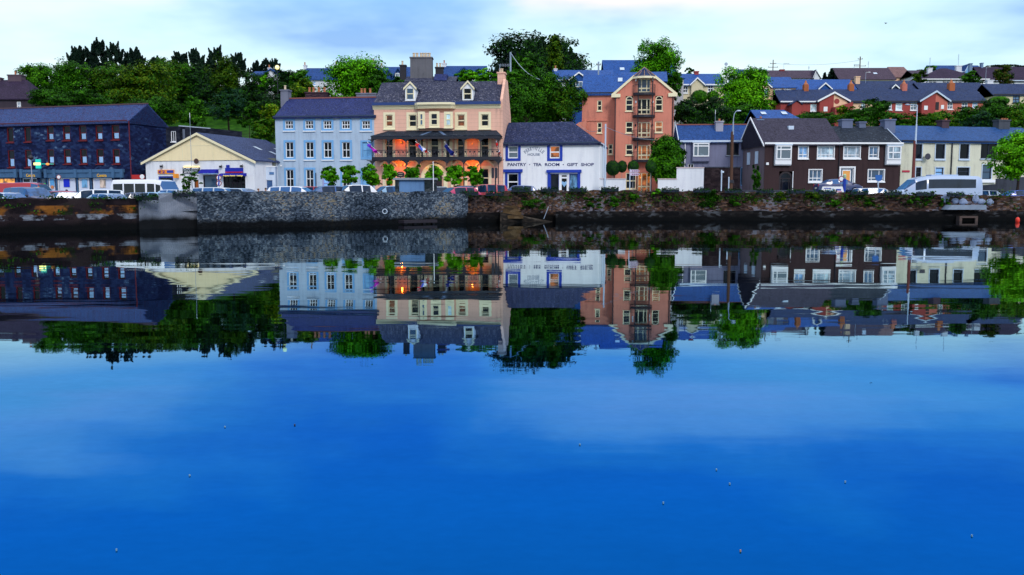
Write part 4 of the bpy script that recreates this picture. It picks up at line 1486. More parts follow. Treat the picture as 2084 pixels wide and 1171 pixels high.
def orange_house():
    wm = facade('orange_rendered_wall', (.65, .235, .165), .24)
    b = B('apartment_house', 'tall orange apartment house with cream gable trim and stacked iron balconies', 'apartment house', (1251, 191), 117.5, (1372, 191), 116.5, Z)
    D = 11
    OFR = dict(fw=.11, bw=.10)
    _, zE = b.uz(1311, 190, 0)
    u0g, _ = b.uz(1248, 190, 0)
    for r, p in (((1273.5, 248, 1288, 271), GLASS), ((1333.5, 247.5, 1348.5, 270), GLASSO), ((1273.5, 294, 1288, 316), GLASS), ((1333.5, 294, 1348.5, 316), GLASS), ((1273.5, 352, 1294, 385), GLASS)):
        b.win(r, 1, 2, CREAM, p, sill=CREAM, **OFR)
    for r in ((1273.5, 196, 1288, 226.5), (1334, 195.5, 1348.5, 226)):
        b.win(r, 1, 2, CREAM, GLASS, sill=CREAM, arch=True, split=[.42], **OFR)
    for k, (ya, yb, p) in enumerate(((161, 188, GLASSB), (201.5, 233, GLASS), (249, 280, GLASSR), (295.5, 325, GLASSO), (352, 392, GLASSO))):
        b.win((1298, ya, 1323.5, yb), 3, 2, CREAM, p, fw=.10, bw=.13, split=[.30], mull=[.30, .72], name='balcony_door', label='glazed balcony doors with orange lamps behind' if p is GLASSO else None)
    ua, za = b.uz(1311, 150, 0)
    # front wall with pentagonal gable
    uL, zL = 0.0, zE
    gl = (b.uz(1290, 157, 0), b.uz(1333, 157, 0))
    zs = zE
    body_w = list(b.wins)
    b.walls(wm, zE - .0, D, wins=[(a, c, d, min(e, zE - .05)) for a, c, d, e in body_w if d < zE - .5], name='wall')
    q = MB()
    dw = [w for w in body_w if w[3] > zE][0]
    # gable in three pieces around the top door
    def zg_(u):
        return zE + (gl[0][1] - zE) * u / gl[0][0] if u < gl[0][0] else (gl[0][1] if u < gl[1][0] else gl[1][1] - (gl[1][1] - zE) * (u - gl[1][0]) / (b.W - gl[1][0]))
    ztop = max(gl[0][1], dw[3] + .15)
    q.prism([(0, zE), (dw[0], zE), (dw[0], zg_(dw[0])), gl[0]] if gl[0][0] < dw[0] else [(0, zE), (dw[0], zE), (dw[0], zg_(dw[0]))], .0, .3)
    q.prism([(dw[1], zE), (b.W, zE), gl[1], (dw[1], zg_(dw[1]))] if gl[1][0] > dw[1] else [(dw[1], zE), (b.W, zE), (dw[1], zg_(dw[1]))], .0, .3)
    q.box(dw[0], dw[1], 0, .3, dw[3], ztop + .02)
    b.part('gable', q, wm)
    # main roof running back, left wing roof across
    b.croof(SLATEV, ua, -.1, b.W + .1, zE - .25, b.uz(1311, 147, 3)[1], .3, D, of=.35)
    b.bargeF(CREAM, [(-.35, zE - .05), (gl[0][0], gl[0][1] + .25)], v=-.22, h=.38, t=.2)
    b.bargeF(CREAM, [(gl[1][0], gl[1][1] + .25), (b.W + .35, zE - .05)], v=-.22, h=.38, t=.2)
    q = MB()
    for a, c in ((-.42, .75), (b.W - .75, b.W + .42)):
        q.box(a, c, -.25, -.01, zE - .5, zE - .05)
    b.part('kneeler', q, CREAM)
    # half-octagon turret roof over the balconies
    c = (b.uz(1297, 175, 0)[0] + b.uz(1325, 175, 0)[0]) / 2
    _, zt0 = b.uz(1311, 155, -.9)
    _, zt1 = b.uz(1311, 137, .4)
    q = MB()
    base = [(c + 1.62 * math.cos(a), .55 + 1.75 * math.sin(a)) for a in [math.pi + i * math.pi / 6 for i in range(7)]] + [(c + 1.62, 1.6), (c - 1.62, 1.6)]
    q.add([(x, y, zt0) for x, y in base] + [(c, .6, zt1)], [(i, (i + 1) % 9, 9) for i in range(9)] + [tuple(range(8, -1, -1))])
    tr = b.part('turret_roof', q, SLATEG)
    q = MB()
    for x, y in base[:7]:
        q.tube((x, y, zt0 + .02), (c, .6, zt1 + .03), .05, .05, 5)
    b.part('hip_tiles', q, plain('tan_hip_tile', (.26, .17, .13), .8, .2), tr)
    q = MB()
    b2 = [(c + 1.66 * math.cos(a), .55 + 1.79 * math.sin(a)) for a in [math.pi + i * math.pi / 6 for i in range(7)]] + [(c + 1.66, 1.0), (c - 1.66, 1.0)]
    q.prism_z(b2, zt0 - .26, zt0 - .004)
    b.part('turret_fascia', q, CREAM, tr)
    # balconies
    for y in (190, 235.5, 282.5, 327):
        _, z = b.uz(1311, y, -.8)
        q = MB()
        pl = [(c + 1.45 * math.cos(a), 1.10 * math.sin(a) - .003) for a in [math.pi + i * math.pi / 8 for i in range(9)]]
        q.prism_z(pl, z - .2, z + .1)
        d = b.part('balcony', q, IRON)
        q = MB()
        for i in range(25):
            a = math.pi + math.pi * i / 24
            x, y_ = c + 1.42 * math.cos(a), 1.07 * math.sin(a)
            q.tube((x, y_, z + .1), (x, y_, z + 1.12), .016, .016, 4)
            if i < 24:
                a2 = math.pi + math.pi * (i + 1) / 24
                q.tube((x, y_, z + 1.12), (c + 1.42 * math.cos(a2), 1.07 * math.sin(a2), z + 1.12), .028, .028, 4)
        b.part('balcony_railing', q, IRON, d)
    for px in (1297, 1326):
        u, zb_ = b.uz(px, 328, -.78)
        _, zt_ = b.uz(px, 157, -.78)
        q = MB()
        q.tube((u, -.78, 0), (u, -.78, zt_), .07, .07, 8)
        b.part('balcony_post', q, IRON)
    for px, py, m in ((1294.5, 163.5, WHITE), (1328.5, 163.5, WHITE), (1294, 208, WHITE), (1328.5, 208, WHITE), (1293.5, 255, IRON), (1327.5, 255, IRON), (1293.5, 300, IRON), (1327.5, 300, IRON)):
        u, z = b.uz(px, py, -.1)
        q = MB()
        q.lathe((u, -.15, z - .16), [(.05, 0), (.11, .08), (.11, .26), (.04, .33)], 8)
        b.part('wall_lantern', q, m)
    b.pipe(1252.5, 192, 404, IRON, .07)
    b.pipe(1370, 192, 404, IRON, .07)
    b.fascia(IRON, zE - .35, u0=-.3, u1=.35, h=.12, v=-.2)
    wall_light(b, 1303.5, 362, 9, v=-1.4)
    wall_light(b, 1340, 358, 6, v=-.5)
    # set-back left wing
    v = 1.6
    wu0, wz = b.uz(1185, 190, v)
    wu1 = -.02
    _, zEw = b.uz(1215, 189.5, v)
    Dw = 8.0
    _, zRw = b.uz(1215, 152.5, v + Dw / 2)
    ws = []
    keep = b.wins
    b.wins = []
    for r in ((1215.5, 204.5, 1225, 226), (1215.5, 249.5, 1225, 271)):
        b.win(r, 1, 2, CREAM, GLASS, sill=CREAM, v=v, **OFR)
    b.win((1238, 293.5, 1247, 314.5), 1, 2, CREAM, GLASS, sill=CREAM, v=v, **OFR)
    b.walls(wm, zEw, Dw, u0=wu0, u1=wu1, v=v, wins=b.wins, gabL=zRw - .1, name='wing_wall')
    b.roof(SLATEV, zEw, zRw, Dw, u0=wu0, u1=wu1 + 3.4, v=v, os=.1, name='wing_roof')
    b.fascia(IRON, zEw + .05, u0=wu0, u1=wu1, v=v - .4, h=.15)
    b.slab((1184, 244.5, 1236, 246.3), facade('orange_rendered_wall', ()), v - .12, v - .003, 'string_course')
    # lower bulge of the wing, rounded top
    a0, z0 = b.uz(1171, 255, v - .3)
    a1, _ = b.uz(1194, 255, v - .3)
    q = MB()
    q.prism([(a0, 0), (a1, 0), (a1, z0 + .55), (a0 + .5, z0 + .35), (a0, z0)], v - .5, v + 4)
    b.part('stair_bulge', q, wm)
    u, z = b.uz(1262, 165, v + 2)
    q = MB()
    k = (zRw - zEw) / (Dw / 2)
    y = v + 2.3
    zz_ = zEw + k * 2.3 + .08
    q.add([(u - .3, y, zz_), (u + .3, y, zz_), (u + .3, y + .8, zz_ + k * .8), (u - .3, y + .8, zz_ + k * .8)], [(0, 1, 2, 3)])
    b.part('rooflight', q, PALEM)
    # further ridge behind
    q = MB()
    ra, zz0 = b.uz(1264, 155, v + 6)
    rb, zz1 = b.uz(1357, 146.5, v + 6)
    q.prism_x([(v + 2.2, zz0 - 1.3), (v + 5.8, zz1), (v + 9.4, zz0 - 1.3)], ra, rb)
    b.part('rear_roof', q, SLATEV)
    return b


orange_house()


def walled(name, label, pts, d0, d1, yb, m, capm, th=.3, zg=1.5, cap=True):
    """garden wall along a px profile: pts (px, py top)"""
    b = B(name, label, 'garden wall', (pts[0][0], pts[0][1]), d0, (pts[-1][0], pts[-1][1]), d1, zg)
    q = MB()
    c = MB()
    for (xa, ya), (xb, yb_) in zip(pts[:-1], pts[1:]):
        if xb - xa < .5:
            continue
        u0, z0 = b.uz(xa, ya, 0)
        u1, z1 = b.uz(xb, yb_, 0)
        q.prism([(u0, -.1), (u1, -.1), (u1, z1), (u0, z0)], 0, th)
        if cap:
            c.prism([(u0 - .05, z0 + .002), (u1 + .05, z1 + .002), (u1 + .05, z1 + .09), (u0 - .05, z0 + .09)], -.06, th + .06)
    b.part('masonry', q, m)
    if cap:
        b.part('coping', c, capm)
    return b


WG = facade('white_garden_wall', (.78, .80, .86), .12)
PKC = plain('pinkish_coping', (.62, .50, .50), .7, .2)
walled('garden_wall', 'low white garden wall between the tea room and the iron gate', [(1221, 365), (1272.5, 365)], 93.5, 92.5, 388, WG, PKC)
walled('garden_wall', 'white garden wall stepping up to a tall panel right of the iron gate', [(1339, 365.5), (1377, 365.5), (1377.2, 342.5), (1432.5, 342.5)], 92, 91, 388, WG, PKC)
walled('garden_wall', 'dark stone garden wall in front of the grey house', [(1434, 341.5), (1507, 341.5)], 92.2, 92, 388, stone('dark_brown_rubble', [(.2, (.012, .008, .012)), (.6, (.03, .02, .024)), (.9, (.05, .035, .04))], (.01, .008, .01), 2.5, 5), CONCD)
walled('garden_wall', 'dark sloping boundary wall behind the silver coach', [(1990, 378), (2028, 375), (2028.2, 364), (2120, 358)], 94, 93, 390, CONCD, CONCD, cap=False)
walled('kerb_wall', 'low grey kerb wall along the front of the brown houses', [(1500, 389), (1660, 389), (1840, 388)], 94.5, 94, 390, CONCD, CONCD, zg=1.45)


def grey_house():
    wm = facade('grey_dashed_wall', (.18, .19, .30), .4)
    b = B('cottage', 'grey pebbledashed house with oriel window and central grey chimney', 'house', (1385.5, 287), 107, (1530, 287), 106.5, Z)
    D = 6.5
    _, zE = b.uz(1450, 286, 0)
    _, zR = b.uz(1450, 254.5, D / 2)
    b.win((1479, 291.5, 1503.5, 316), 3, 1, DARKW, GLASS, sill=CONC, fw=.08, label='dark window with pale side casement')
    b.win((1400, 333.5, 1412, 348), 2, 1, WHITE, GLASS, fw=.07)
    q0 = b.win((1507.5, 341, 1521, 378), 2, 1, LBLUE, GLASSB, fw=.08, name='door', label='pale blue glazed side door')
    b.walls(wm, zE, D, gabL=zR - .1, gabR=zR - .1)
    b.roof(SLATEB, zE, zR, D, os=.22, of=.3, ridge=plain('red_ridge_tile', (.24, .09, .08)))
    b.fascia(PALEM, zE - .0, h=.22, v=-.36)
    b.bargeS(PALEM, -.24, [(-.35, zE - .2), (D / 2, zR + .12), (D + .35, zE - .2)], h=.2)
    b.chimney((1457.5, 246.5, 1471.5, 278), D / 2 - 1.4, 1.0, pots=(1464,), m=facade('grey_dashed_stack', (.36, .36, .44), .3), zb=zE + .3, ph=.3)
    b.pipe(1394.5, 290, 400, WHITE, .06)
    oriel(b, (1411, 291.5, 1443, 319), 330, wm, (.30,), (.78,))
    return b


def oriel(b, r, ybase, m, mull, split, pr=.45):
    u0, u1, z0, z1 = b.rect(r, -pr)
    _, zb = b.uz(r[0], ybase, -pr)
    q = MB()
    q.prism_x([(-.003, z1 + .03), (-pr, z1 + .03), (-pr, zb + .12), (-pr + .12, zb), (-.003, zb)][::-1], u0 - .06, u1 + .06)
    o = b.part('oriel', q, m)
    w, _ = b.win(r, 2, 2, WHITE, GLASSC, v=-pr, cut=False, fw=.12, bw=.11, mull=mull, split=split, name='window')
    w.parent = o
    q = MB()
    q.box(u0 - .12, u1 + .12, -pr - .10, -.004, z1 + .035, z1 + .16)
    b.part('oriel_roof', q, PALEM, o)
    return o


grey_house()


def brown_houses():
    wm = facade('dark_brown_render', (.044, .025, .028), .35)
    ws = facade('brown_side_render', (.15, .115, .135), .5)
    WW = dict(sur=.09, surm=WHITE, fw=.07, bw=.07, sill=WHITE)
    b = B('house', 'dark brown semi detached house with tall plain slate roof and white bargeboards', 'house', (1557, 292), 98.5, (1709.5, 290.5), 98.8, Z)
    D = 9.5
    _, zE = b.uz(1630, 290.5, 0)
    _, zR = b.uz(1610, 241, D / 2)
    b.win((1626, 298.5, 1643.5, 321.5), 2, 2, WHITE, GLASSB, split=[.28], **WW)
    b.win((1664.5, 298.5, 1696.5, 321.5), 3, 2, WHITE, GLASSC, split=[.26], mull=[.22, .74], **WW)
    b.win((1647, 346, 1671.5, 369.5), 3, 2, WHITE, GLASSB, split=[.28], **WW)
    w, (u0, u1, z0, z1) = b.win((1586, 349, 1612, 400), 3, 1, DARKW, GLASS, arch=True, name='door', fw=.2, mull=[.25, .75], label='arched dark recessed doorway')
    b.walls(wm, zE, D, gabL=zR - .1, gabR=zR - .1)
    q = MB()
    q.add([(-.012, 0, 0), (-.012, D, 0), (-.012, D, zE), (-.012, D / 2, zR - .12), (-.012, 0, zE)], [(4, 3, 2, 1, 0)])
    b.part('side_render', q, ws)
    b.roof(SLATEG3, zE, zR, D, os=.24, of=.32)
    b.fascia(WHITE, zE + .0, h=.2, v=-.40)
    b.bargeS(WHITE, -.26, [(-.40, zE - .25), (D / 2, zR + .12), (D + .35, zE - .25)], h=.2)
    b.chimney((1541.5, 243, 1553.5, 259), D / 2 - .3, .9, pots=(1548,), m=facade('blue_grey_stack', (.16, .24, .38), .3), zb=zR - 1.2, ph=.35)
    oriel(b, (1580, 296.5, 1610, 325), 337, WHITE, (.30,), (.72,))
    b.slab((1560, 331, 1564.5, 336), WHITE, -.2, -.003, 'meter_box')
    u, z = b.uz(1610, 256, 2.6)
    k = (zR - zE) / (D / 2)
    q = MB()
    q.box(u - .3, u + .3, 2.5, 3.1, zE + k * 2.6 - .2, zE + k * 2.6 + .35)
    b.part('roof_vent', q, PALEM)
    q = MB()
    for i in range(2):
        q.box(-.10, -.015, 2.2 + 3.0 * i, 3.2 + 3 * i, 4.2, 5.6)
    b.part('side_window', q, PALEM)
    b.pipe(1709, 293, 400, IRON, .05)
    b.pipe(1614, 349, 400, WHITE, .05)
    # second house
    b = B('house', 'dark brown house with mossy lichen spotted roof, orange door and three stacks', 'house', (1710, 290.5), 98.85, (1834, 291), 99.2, Z)
    D2 = 8.6
    _, zE = b.uz(1770, 290.5, 0)
    _, zR = b.uz(1770, 257.5, D2 / 2)
    b.win((1718, 299, 1749.5, 321.5), 3, 2, WHITE, GLASSC, split=[.26], mull=[.25, .78], **WW)
    b.win((1769.5, 299, 1786.5, 321.5), 2, 2, WHITE, GLASSB, split=[.28], **WW)
    b.win((1767.5, 346, 1798.5, 368.5), 3, 2, WHITE, GLASSB, split=[.26], mull=[.22, .7], **WW)
    w, (u0, u1, z0, z1) = b.win((1711, 342, 1736, 398), 1, 1, WHITE, GLASSB, sur=.16, surm=WHITE, surbot=False, fw=.1, name='door', label='bright orange front door in a wide white frame')
    q = MB()
    q.box(u0 + .28, u1 - .42, .04, .12, 0, z1 - .32)
    dp = b.part('door_panel', q, plain('orange_door', (.80, .36, .09), .5, .3), w)
    q = MB()
    q.box(u0 + .20, u0 + .28, .03, .125, 0, z1 - .24)
    q.box(u1 - .42, u1 - .32, .03, .125, 0, z1 - .24)
    q.box(u0 + .20, u1 - .32, .03, .124, z1 - .32, z1 - .2)
    b.part('door_frame', q, WHITE, w)
    b.walls(wm, zE, D2, gabR=zR - .1)
    b.roof(SLATEM, zE, zR, D2, os=.02, of=.32, hipR=.0)
    b.fascia(WHITE, zE, h=.18, v=-.40)
    b.bargeS(PALEM, b.W + .06, [(-.38, zE - .2), (D2 / 2, zR + .1), (D2 + .3, zE - .2)], h=.14)
    CS = facade('ribbed_grey_stack', (.13, .16, .26), .45)
    b.chimney((1714.5, 242.5, 1735.5, 258), D2 / 2 - .5, 1.1, m=CS, zb=zR - .8)
    b.chimney((1749, 247.5, 1762, 258), D2 / 2 - .4, .9, m=CS, zb=zR - .8)
    b.chimney((1801.5, 242.5, 1822, 266), D2 / 2 - .7, 1.2, pots=(1812,), m=CS, zb=zR - 1.3, ph=.18)
    oriel(b, (1807, 297.5, 1833, 325), 336, WHITE, (.40,), (.52,))
    u, z = b.uz(1691, 343.5, -.05)
    return b


SLATEG3 = slate('brown_grey_slate', (.026, .024, .046), (.044, .040, .066), row=.3, lichen=(.08, .08, .12), lich=.36)
brown_houses()


def cream_terrace():
    wm = facade('cream_terrace_wall', (.62, .62, .50), .34)
    b = B('terrace_house', 'long cream two storey terrace with plain blue slate roof', 'house', (1835, 288), 101, (2130, 287), 105, Z)
    D = 8
    _, zE = b.uz(1950, 287.5, 0)
    _, zR = b.uz(1950, 258, D / 2)
    DK = plain('dark_window_frame', (.02, .025, .05), .5, .3)
    for r in ((1861, 293.5, 1875.5, 323.5), (1904.5, 293.5, 1922, 323.5), (1954, 293.5, 1971, 323.5)):
        b.win(r, 1, 1, DK, GLASS, sur=.10, surm=PALEM, sill=PALEM, fw=.07)
    b.win((1997, 291.5, 2028, 323.5), 2, 1, DK, GLASS, sill=PALEM, fw=.10)
    b.win((2066, 294, 2084, 323), 1, 2, DK, GLASSB, sur=.10, surm=PALEM, sill=PALEM, fw=.07)
    for r, p in (((1864, 341, 1873.5, 362), GLASS), ((1904, 341.5, 1919, 360), GLASSB), ((1948.5, 341, 1972, 358), GLASS), ((1999.5, 336, 2016.5, 365), GLASSB), ((2047.5, 346, 2061, 366), GLASSB)):
        b.win(r, 1, 2, DK, p, sur=.10, surm=PALEM, fw=.07)
    b.walls(wm, zE, D, gabL=zR - .1, gabR=zR - .1)
    b.roof(SLATEB2, zE, zR, D, os=.08, of=.25)
    b.fascia(IRON, zE + .02, h=.14, v=-.32)
    b.chimney((1918, 244, 1931.5, 264), D / 2 - .5, 1.0, pots=(1925,), m=facade('dark_brick_stack', (.07, .045, .06), .4), zb=zR - 1.0, ph=.2)
    b.chimney((2033.5, 243.5, 2055, 264), D / 2 - .5, 1.0, pots=(2039, 2044, 2049), m=facade('dark_grey_stack', (.07, .08, .10), .4), zb=zR - 1.0, ph=.2)
    b.pipe(1938.5, 290, 400, IRON, .07)
    u, z = b.uz(1887.5, 319, -.5)
    q = MB()
    q.lathe((u, -.5, z), [(.36, -.08), (.32, .02), (.18, .08), (.02, .10)], 14, 'y')
    q.tube((u, -.44, z), (u - .2, -.02, z - .05), .03)
    q.tube((u, -.5, z - .2), (u + .2, -.9, z - .1), .015)
    b.part('satellite_dish', q, plain('dark_dish', (.05, .05, .07), .6, .3))
    s = b.slab((1836.5, 347, 1851.5, 351), plain('red_plate', (.42, .03, .06), .5, .3), -.06, -.003, 'sign')
    b.slab((1992, 366, 2028, 372), WHITE, -.30, -.003, 'door_step')
    return b


SLATEB2 = slate('plain_blue_slate', (.014, .055, .18), (.020, .068, .21), rough=.55)
cream_terrace()
# ------------------------------------------------------------------ houses up the hill
WHW = facade('white_house_wall', (.66, .68, .74), .15)
CRW = facade('cream_house_wall', (.66, .58, .40), .15)
PEW = facade('peach_house_wall', (.78, .52, .34), .12)
REDW = facade('red_house_wall', (.33, .062, .058), .2)
SALW = facade('salmon_house_wall', (.56, .16, .12), .15)
BRST = facade('orange_stack', (.38, .12, .05), .25)
SLATEBR2 = slate('pink_brown_tile', (.15, .085, .095), (.19, .11, .11))
SALST = facade('salmon_stack', (.50, .16, .12), .2)
GST = facade('blue_grey_stack', (.16, .24, .38), .3)


def hh(name, label, x0, x1, ye, yr, d, D, rm, wm, wins=(), pane=None, frame=None, gables=(), stacks=(), hipL=0, hipR=0, dR=None, cat='house', group=None, trim=None, of=.3, os=.2, lights=(), gabL=True, gabR=True, base=None, doors=()):
    z = hill((x0 + x1 - 2 * CX) / 2 / F * d, d) - .8 if base is None else base
    b = B(name, label, cat, (x0, ye), d, (x1, ye), dR or d, z, group)
    cx = (x0 + x1) / 2
    _, zE = b.uz(cx, ye, 0)
    _, zR = b.uz(cx, yr, D / 2)
    for r in wins:
        n = 2 if r[2] - r[0] > 9 else 1
        b.win(r, n, 2, frame or WHITE, pane or GLASSB, fw=.12, bw=.09, sill=frame or WHITE)
    for r, m in doors:
        b.win(r, 1, 1, m, m, fw=.12, name='door')
    b.walls(wm, zE, D, gabL=None if hipL else zR - .1, gabR=None if hipR else zR - .1)
    rf = b.roof(rm, zE, zR, D, hipL=hipL, hipR=hipR, of=of, os=os)
    if trim:
        b.fascia(trim, zE + .02, h=.2, v=-of - .06)
    for g_ in gables:
        xa, xc, xb, ya, yb, gm, tm, pr = g_[:8]
        v = -pr
        ua, za = b.uz(xa, yb, v)
        uc, zc = b.uz(xc, ya, v)
        ub, _ = b.uz(xb, yb, v)
        q = MB()
        q.prism([(ua + .2, 0), (ub - .2, 0), (ub - .2, za - .1), (uc, zc - .2), (ua + .2, za - .1)], v, 2.0)
        o = b.part('gable', q, gm)
        b.croof(rm, uc, ua, ub, za, zc, v, D * .5, name='gable_roof', of=.2)
        b.bargeF(tm, [(ua - .1, za - .02), (uc, zc + .12)], v=v - .3, h=.26, name='bargeboard')
        b.bargeF(tm, [(uc, zc + .12), (ub + .1, za - .02)], v=v - .3, h=.26, name='bargeboard')
        for r in g_[8:]:
            b.win(r, 2 if r[2] - r[0] > 8 else 1, 1, frame or WHITE, pane or GLASSB, v=v, cut=False, fw=.12)
    for st in stacks:
        r, sm, pots = st[:3]
        pm = st[3] if len(st) > 3 else POT
        b.chimney(r, D / 2 - .4, .8, pots=pots, pm=pm, m=sm, zb=zR - 1.6, ph=.55)
    for r in lights:
        k = (zR - zE) / (D / 2)
        u0, z1 = b.uz(r[0], r[1], D * .25)
        u1, z0 = b.uz(r[2], r[3], D * .25)
        f = lambda z_: (z_ - zE) / k
        q = MB()
        q.add([(u0, f(z0), z0 + .12), (u1, f(z0), z0 + .12), (u1, f(z1), z1 + .12), (u0, f(z1), z1 + .12)], [(0, 1, 2, 3)])
        b.part('rooflight', q, PALEM)
    return b, zE, zR


# far left: brown house with a broad stack
b, zE, zR = hh('old_house', 'brown house with a broad flat chimney stack at the left edge above the stone shop', -70, 62, 198, 163, 128, 7, SLATEK, facade('brown_old_wall', (.045, .035, .05), .35), wins=((33.5, 207, 43, 222),), hipR=2.4)
b.chimney((15, 152, 44.5, 186), 3.2, 1.2, pots=(31.5,), m=facade('brown_stack', (.10, .07, .09), .35), zb=zR - 2)
b.chimney((-6, 158, 1.5, 170), 3.2, .8, m=facade('brown_stack', (.10, .07, .09)), zb=zR - 2)
# dark flat-roofed back building
b = B('back_building', 'low dark flat roofed building between the stone shop and the gabled shop', 'building', (318, 258), 118, (365, 257), 118, 2)
_, zt = b.uz(340, 257.5, 0)
b.win((329.5, 270, 336, 288), 1, 2, LBLUE, GLASS, fw=.08)
b.win((347.5, 267, 358.5, 289), 2, 1, WHITE, GLASS, fw=.09, sill=WHITE)
DKB = stone('black_blue_stone', [(.2, (.008, .010, .020)), (.6, (.018, .022, .04)), (.9, (.035, .04, .06))], (.006, .008, .014), 2, 5)
b.walls(DKB, zt, 6)
b = B('retaining_wall', 'long dark stone retaining wall at the foot of the grass slope', 'wall', (363.5, 256), 119, (492, 267), 121, 2)
z0 = b.uz(364, 256, 0)[1]
z1 = b.uz(492, 268, 0)[1]
q = MB()
q.prism([(0, 0), (b.W, 0), (b.W, z1), (2.2, z0 - .1), (0, z0)], 0, .6)
b.part('masonry', q, DKB)
b.slab((364, 263, 377, 290), facade('pale_grey_panel', (.14, .17, .24), .4), -.05, -.003, 'panel')
q = MB()
q.prism([(0, z0 - .1), (b.W * .5, z0 - .35), (b.W * .5, z0 - .23), (0, z0 + .05)], -.08, .7)
b.part('coping', q, GREYM)

# among the trees
hh('hill_house', 'white gabled house half hidden among trees under a round lamp', 512, 568, 152, 145.5, 168, 6, SLATEB, WHW, stacks=(((545, 138, 551, 147), facade('white_stack', (.6, .62, .68), .2), (548,)),), gables=((530, 551, 572, 141, 156, WHW, SLATEB, 1.0),), trim=SLATEB)
hh('hill_house', 'white house with dark blue roof left of the bright round tree', 614, 692, 160.5, 139, 172, 8, SLATEB, WHW, stacks=(((617.5, 132.5, 623.5, 143), WHW, (620.5,)), ((681, 131, 687, 142), WHW, (684,))), wins=((636, 165, 643, 175),))
b, zE, zR = hh('hill_house', 'white house with dormers and blue roof left of the big grey chimney stack', 764, 832, 160, 136.5, 170, 9, SLATEB, WHW, wins=((804.5, 162, 813, 172),), stacks=(((754.5, 125, 764.5, 141), WHW, (759.5,)), ((774, 134, 779, 139), WHW, (776.5,))),
               gables=((799, 810, 822, 139, 158, SLATEB, SLATEB, .3, (804, 149, 813, 160)), (783, 790, 797, 142, 153, SLATEB, SLATEB, .3)))
b, zE, zR = hh('hill_house', 'white gabled house with blue roof right of the big grey chimney stack', 903, 988, 156, 134.5, 168, 8, SLATEB, WHW, stacks=(((900, 128.5, 908, 139), WHW, (904,)),), wins=((914, 158, 922, 166),),
               gables=((926, 944, 962, 138, 152, SLATEB, SLATEB, .3),))
# the house under the very big stack
b, zE, zR = hh('stack_house', 'slate house behind the hotel with a huge grey stack of six pots', 826, 925, 165, 156, 116, 7, SLATED, facade('grey_rough_wall', (.12, .12, .14), .4), base=2,
               stacks=(((813.5, 132, 826, 168), facade('black_stack', (.035, .035, .045), .3), (819,), POTC), ((886, 136.5, 902, 150), facade('black_stack', (.035, .035, .045)), (889.5, 896), POTC)))
b.chimney((834.5, 116, 879.5, 168), 2.2, 1.6, pots=(842.5, 849, 857, 862.5, 868, 874), pm=POTC, m=facade('mottled_grey_stack', (.13, .13, .15), .5), zb=zR - 3, ph=.62, pr=.17)
q = MB()
u0, u1, z0_, z1_ = b.rect((884, 150, 910, 166), 1)
q.prism_x([(0, z0_), (1.5, z1_), (3.5, z1_), (3.5, z0_)], u0, u1)
b.part('side_roof', q, SLATEP)

# behind the orange house
hh('hill_house', 'white house with bright blue roof and a red pot chimney left of the orange house', 1129, 1250, 163, 143, 152, 8, SLATEV, WHW, stacks=(((1127.5, 140, 1134, 154), WHW, (1130.5,)),),
   gables=((1156, 1178, 1200, 148, 163.5, SLATEV, WHITE, .8, (1171, 166, 1186, 178)),), trim=WHITE)
hh('hill_house', 'tall deep blue roofed house directly behind the orange house', 1233, 1378.5, 166, 122.5, 158, 10, SLATEV, WHW, lights=((1262, 138, 1271, 144),), of=.5, base=14)
hh('hill_house', 'pale grey gable end house right of the orange house', 1372, 1391.5, 158, 152, 140, 9, SLATEV, facade('pale_grey_gable', (.50, .50, .56), .25), base=8)
b, zE, zR = hh('bungalow', 'cream bungalow with a porch gable and brown door above the dark bushes', 1390, 1474, 172, 150.5, 150, 8, SLATEV, CRW, wins=((1390, 174.5, 1399.5, 190), (1440.5, 174, 1452, 187)), trim=WHITE, doors=(((1411.5, 174, 1427.5, 192), BROWNW),),
               gables=((1405, 1419, 1434, 159, 172, CRW, WHITE, .6),), stacks=(((1414, 145, 1422, 152), REDW, ()),), pane=GLASS)
b, zE, zR = hh('bungalow', 'peach bungalow with a white edged gable right of the bright green tree', 1540, 1619.5, 176.5, 157, 156, 8, SLATEV, PEW, wins=((1577.5, 178.5, 1589, 183), (1596, 178.5, 1609, 183)),
               gables=((1545, 1556, 1570, 165.5, 177, PEW, WHITE, .6, (1555, 180.5, 1562.5, 196)),), trim=None)
b, zE, zR = hh('bungalow', 'bright blue roofed bungalow with a white chevron gable above the red terrace', 1620, 1744, 184, 162, 172, 8, SLATEV, CRW, gables=((1666, 1679.5, 1693, 169.5, 181, SLATEV, WHITE, .5),), stacks=(((1742, 155.5, 1750, 174), PEW, ()),))
hh('bungalow', 'grey blue roofed bungalow with a small white chevron above the red terrace', 1750, 1878, 183, 165, 173, 8, SLATEG, CRW, gables=((1815, 1821.5, 1829, 173, 179, SLATEG, WHITE, .5),), trim=None)
hh('bungalow', 'bungalow with grey roof and a pale end chimney right of the red terrace', 1879, 2012, 188, 168.5, 171, 8, SLATEG, CRW, stacks=(((2010, 163, 2021, 181), WHW, ()),), wins=((2003, 192, 2012, 204),), trim=WHITE)
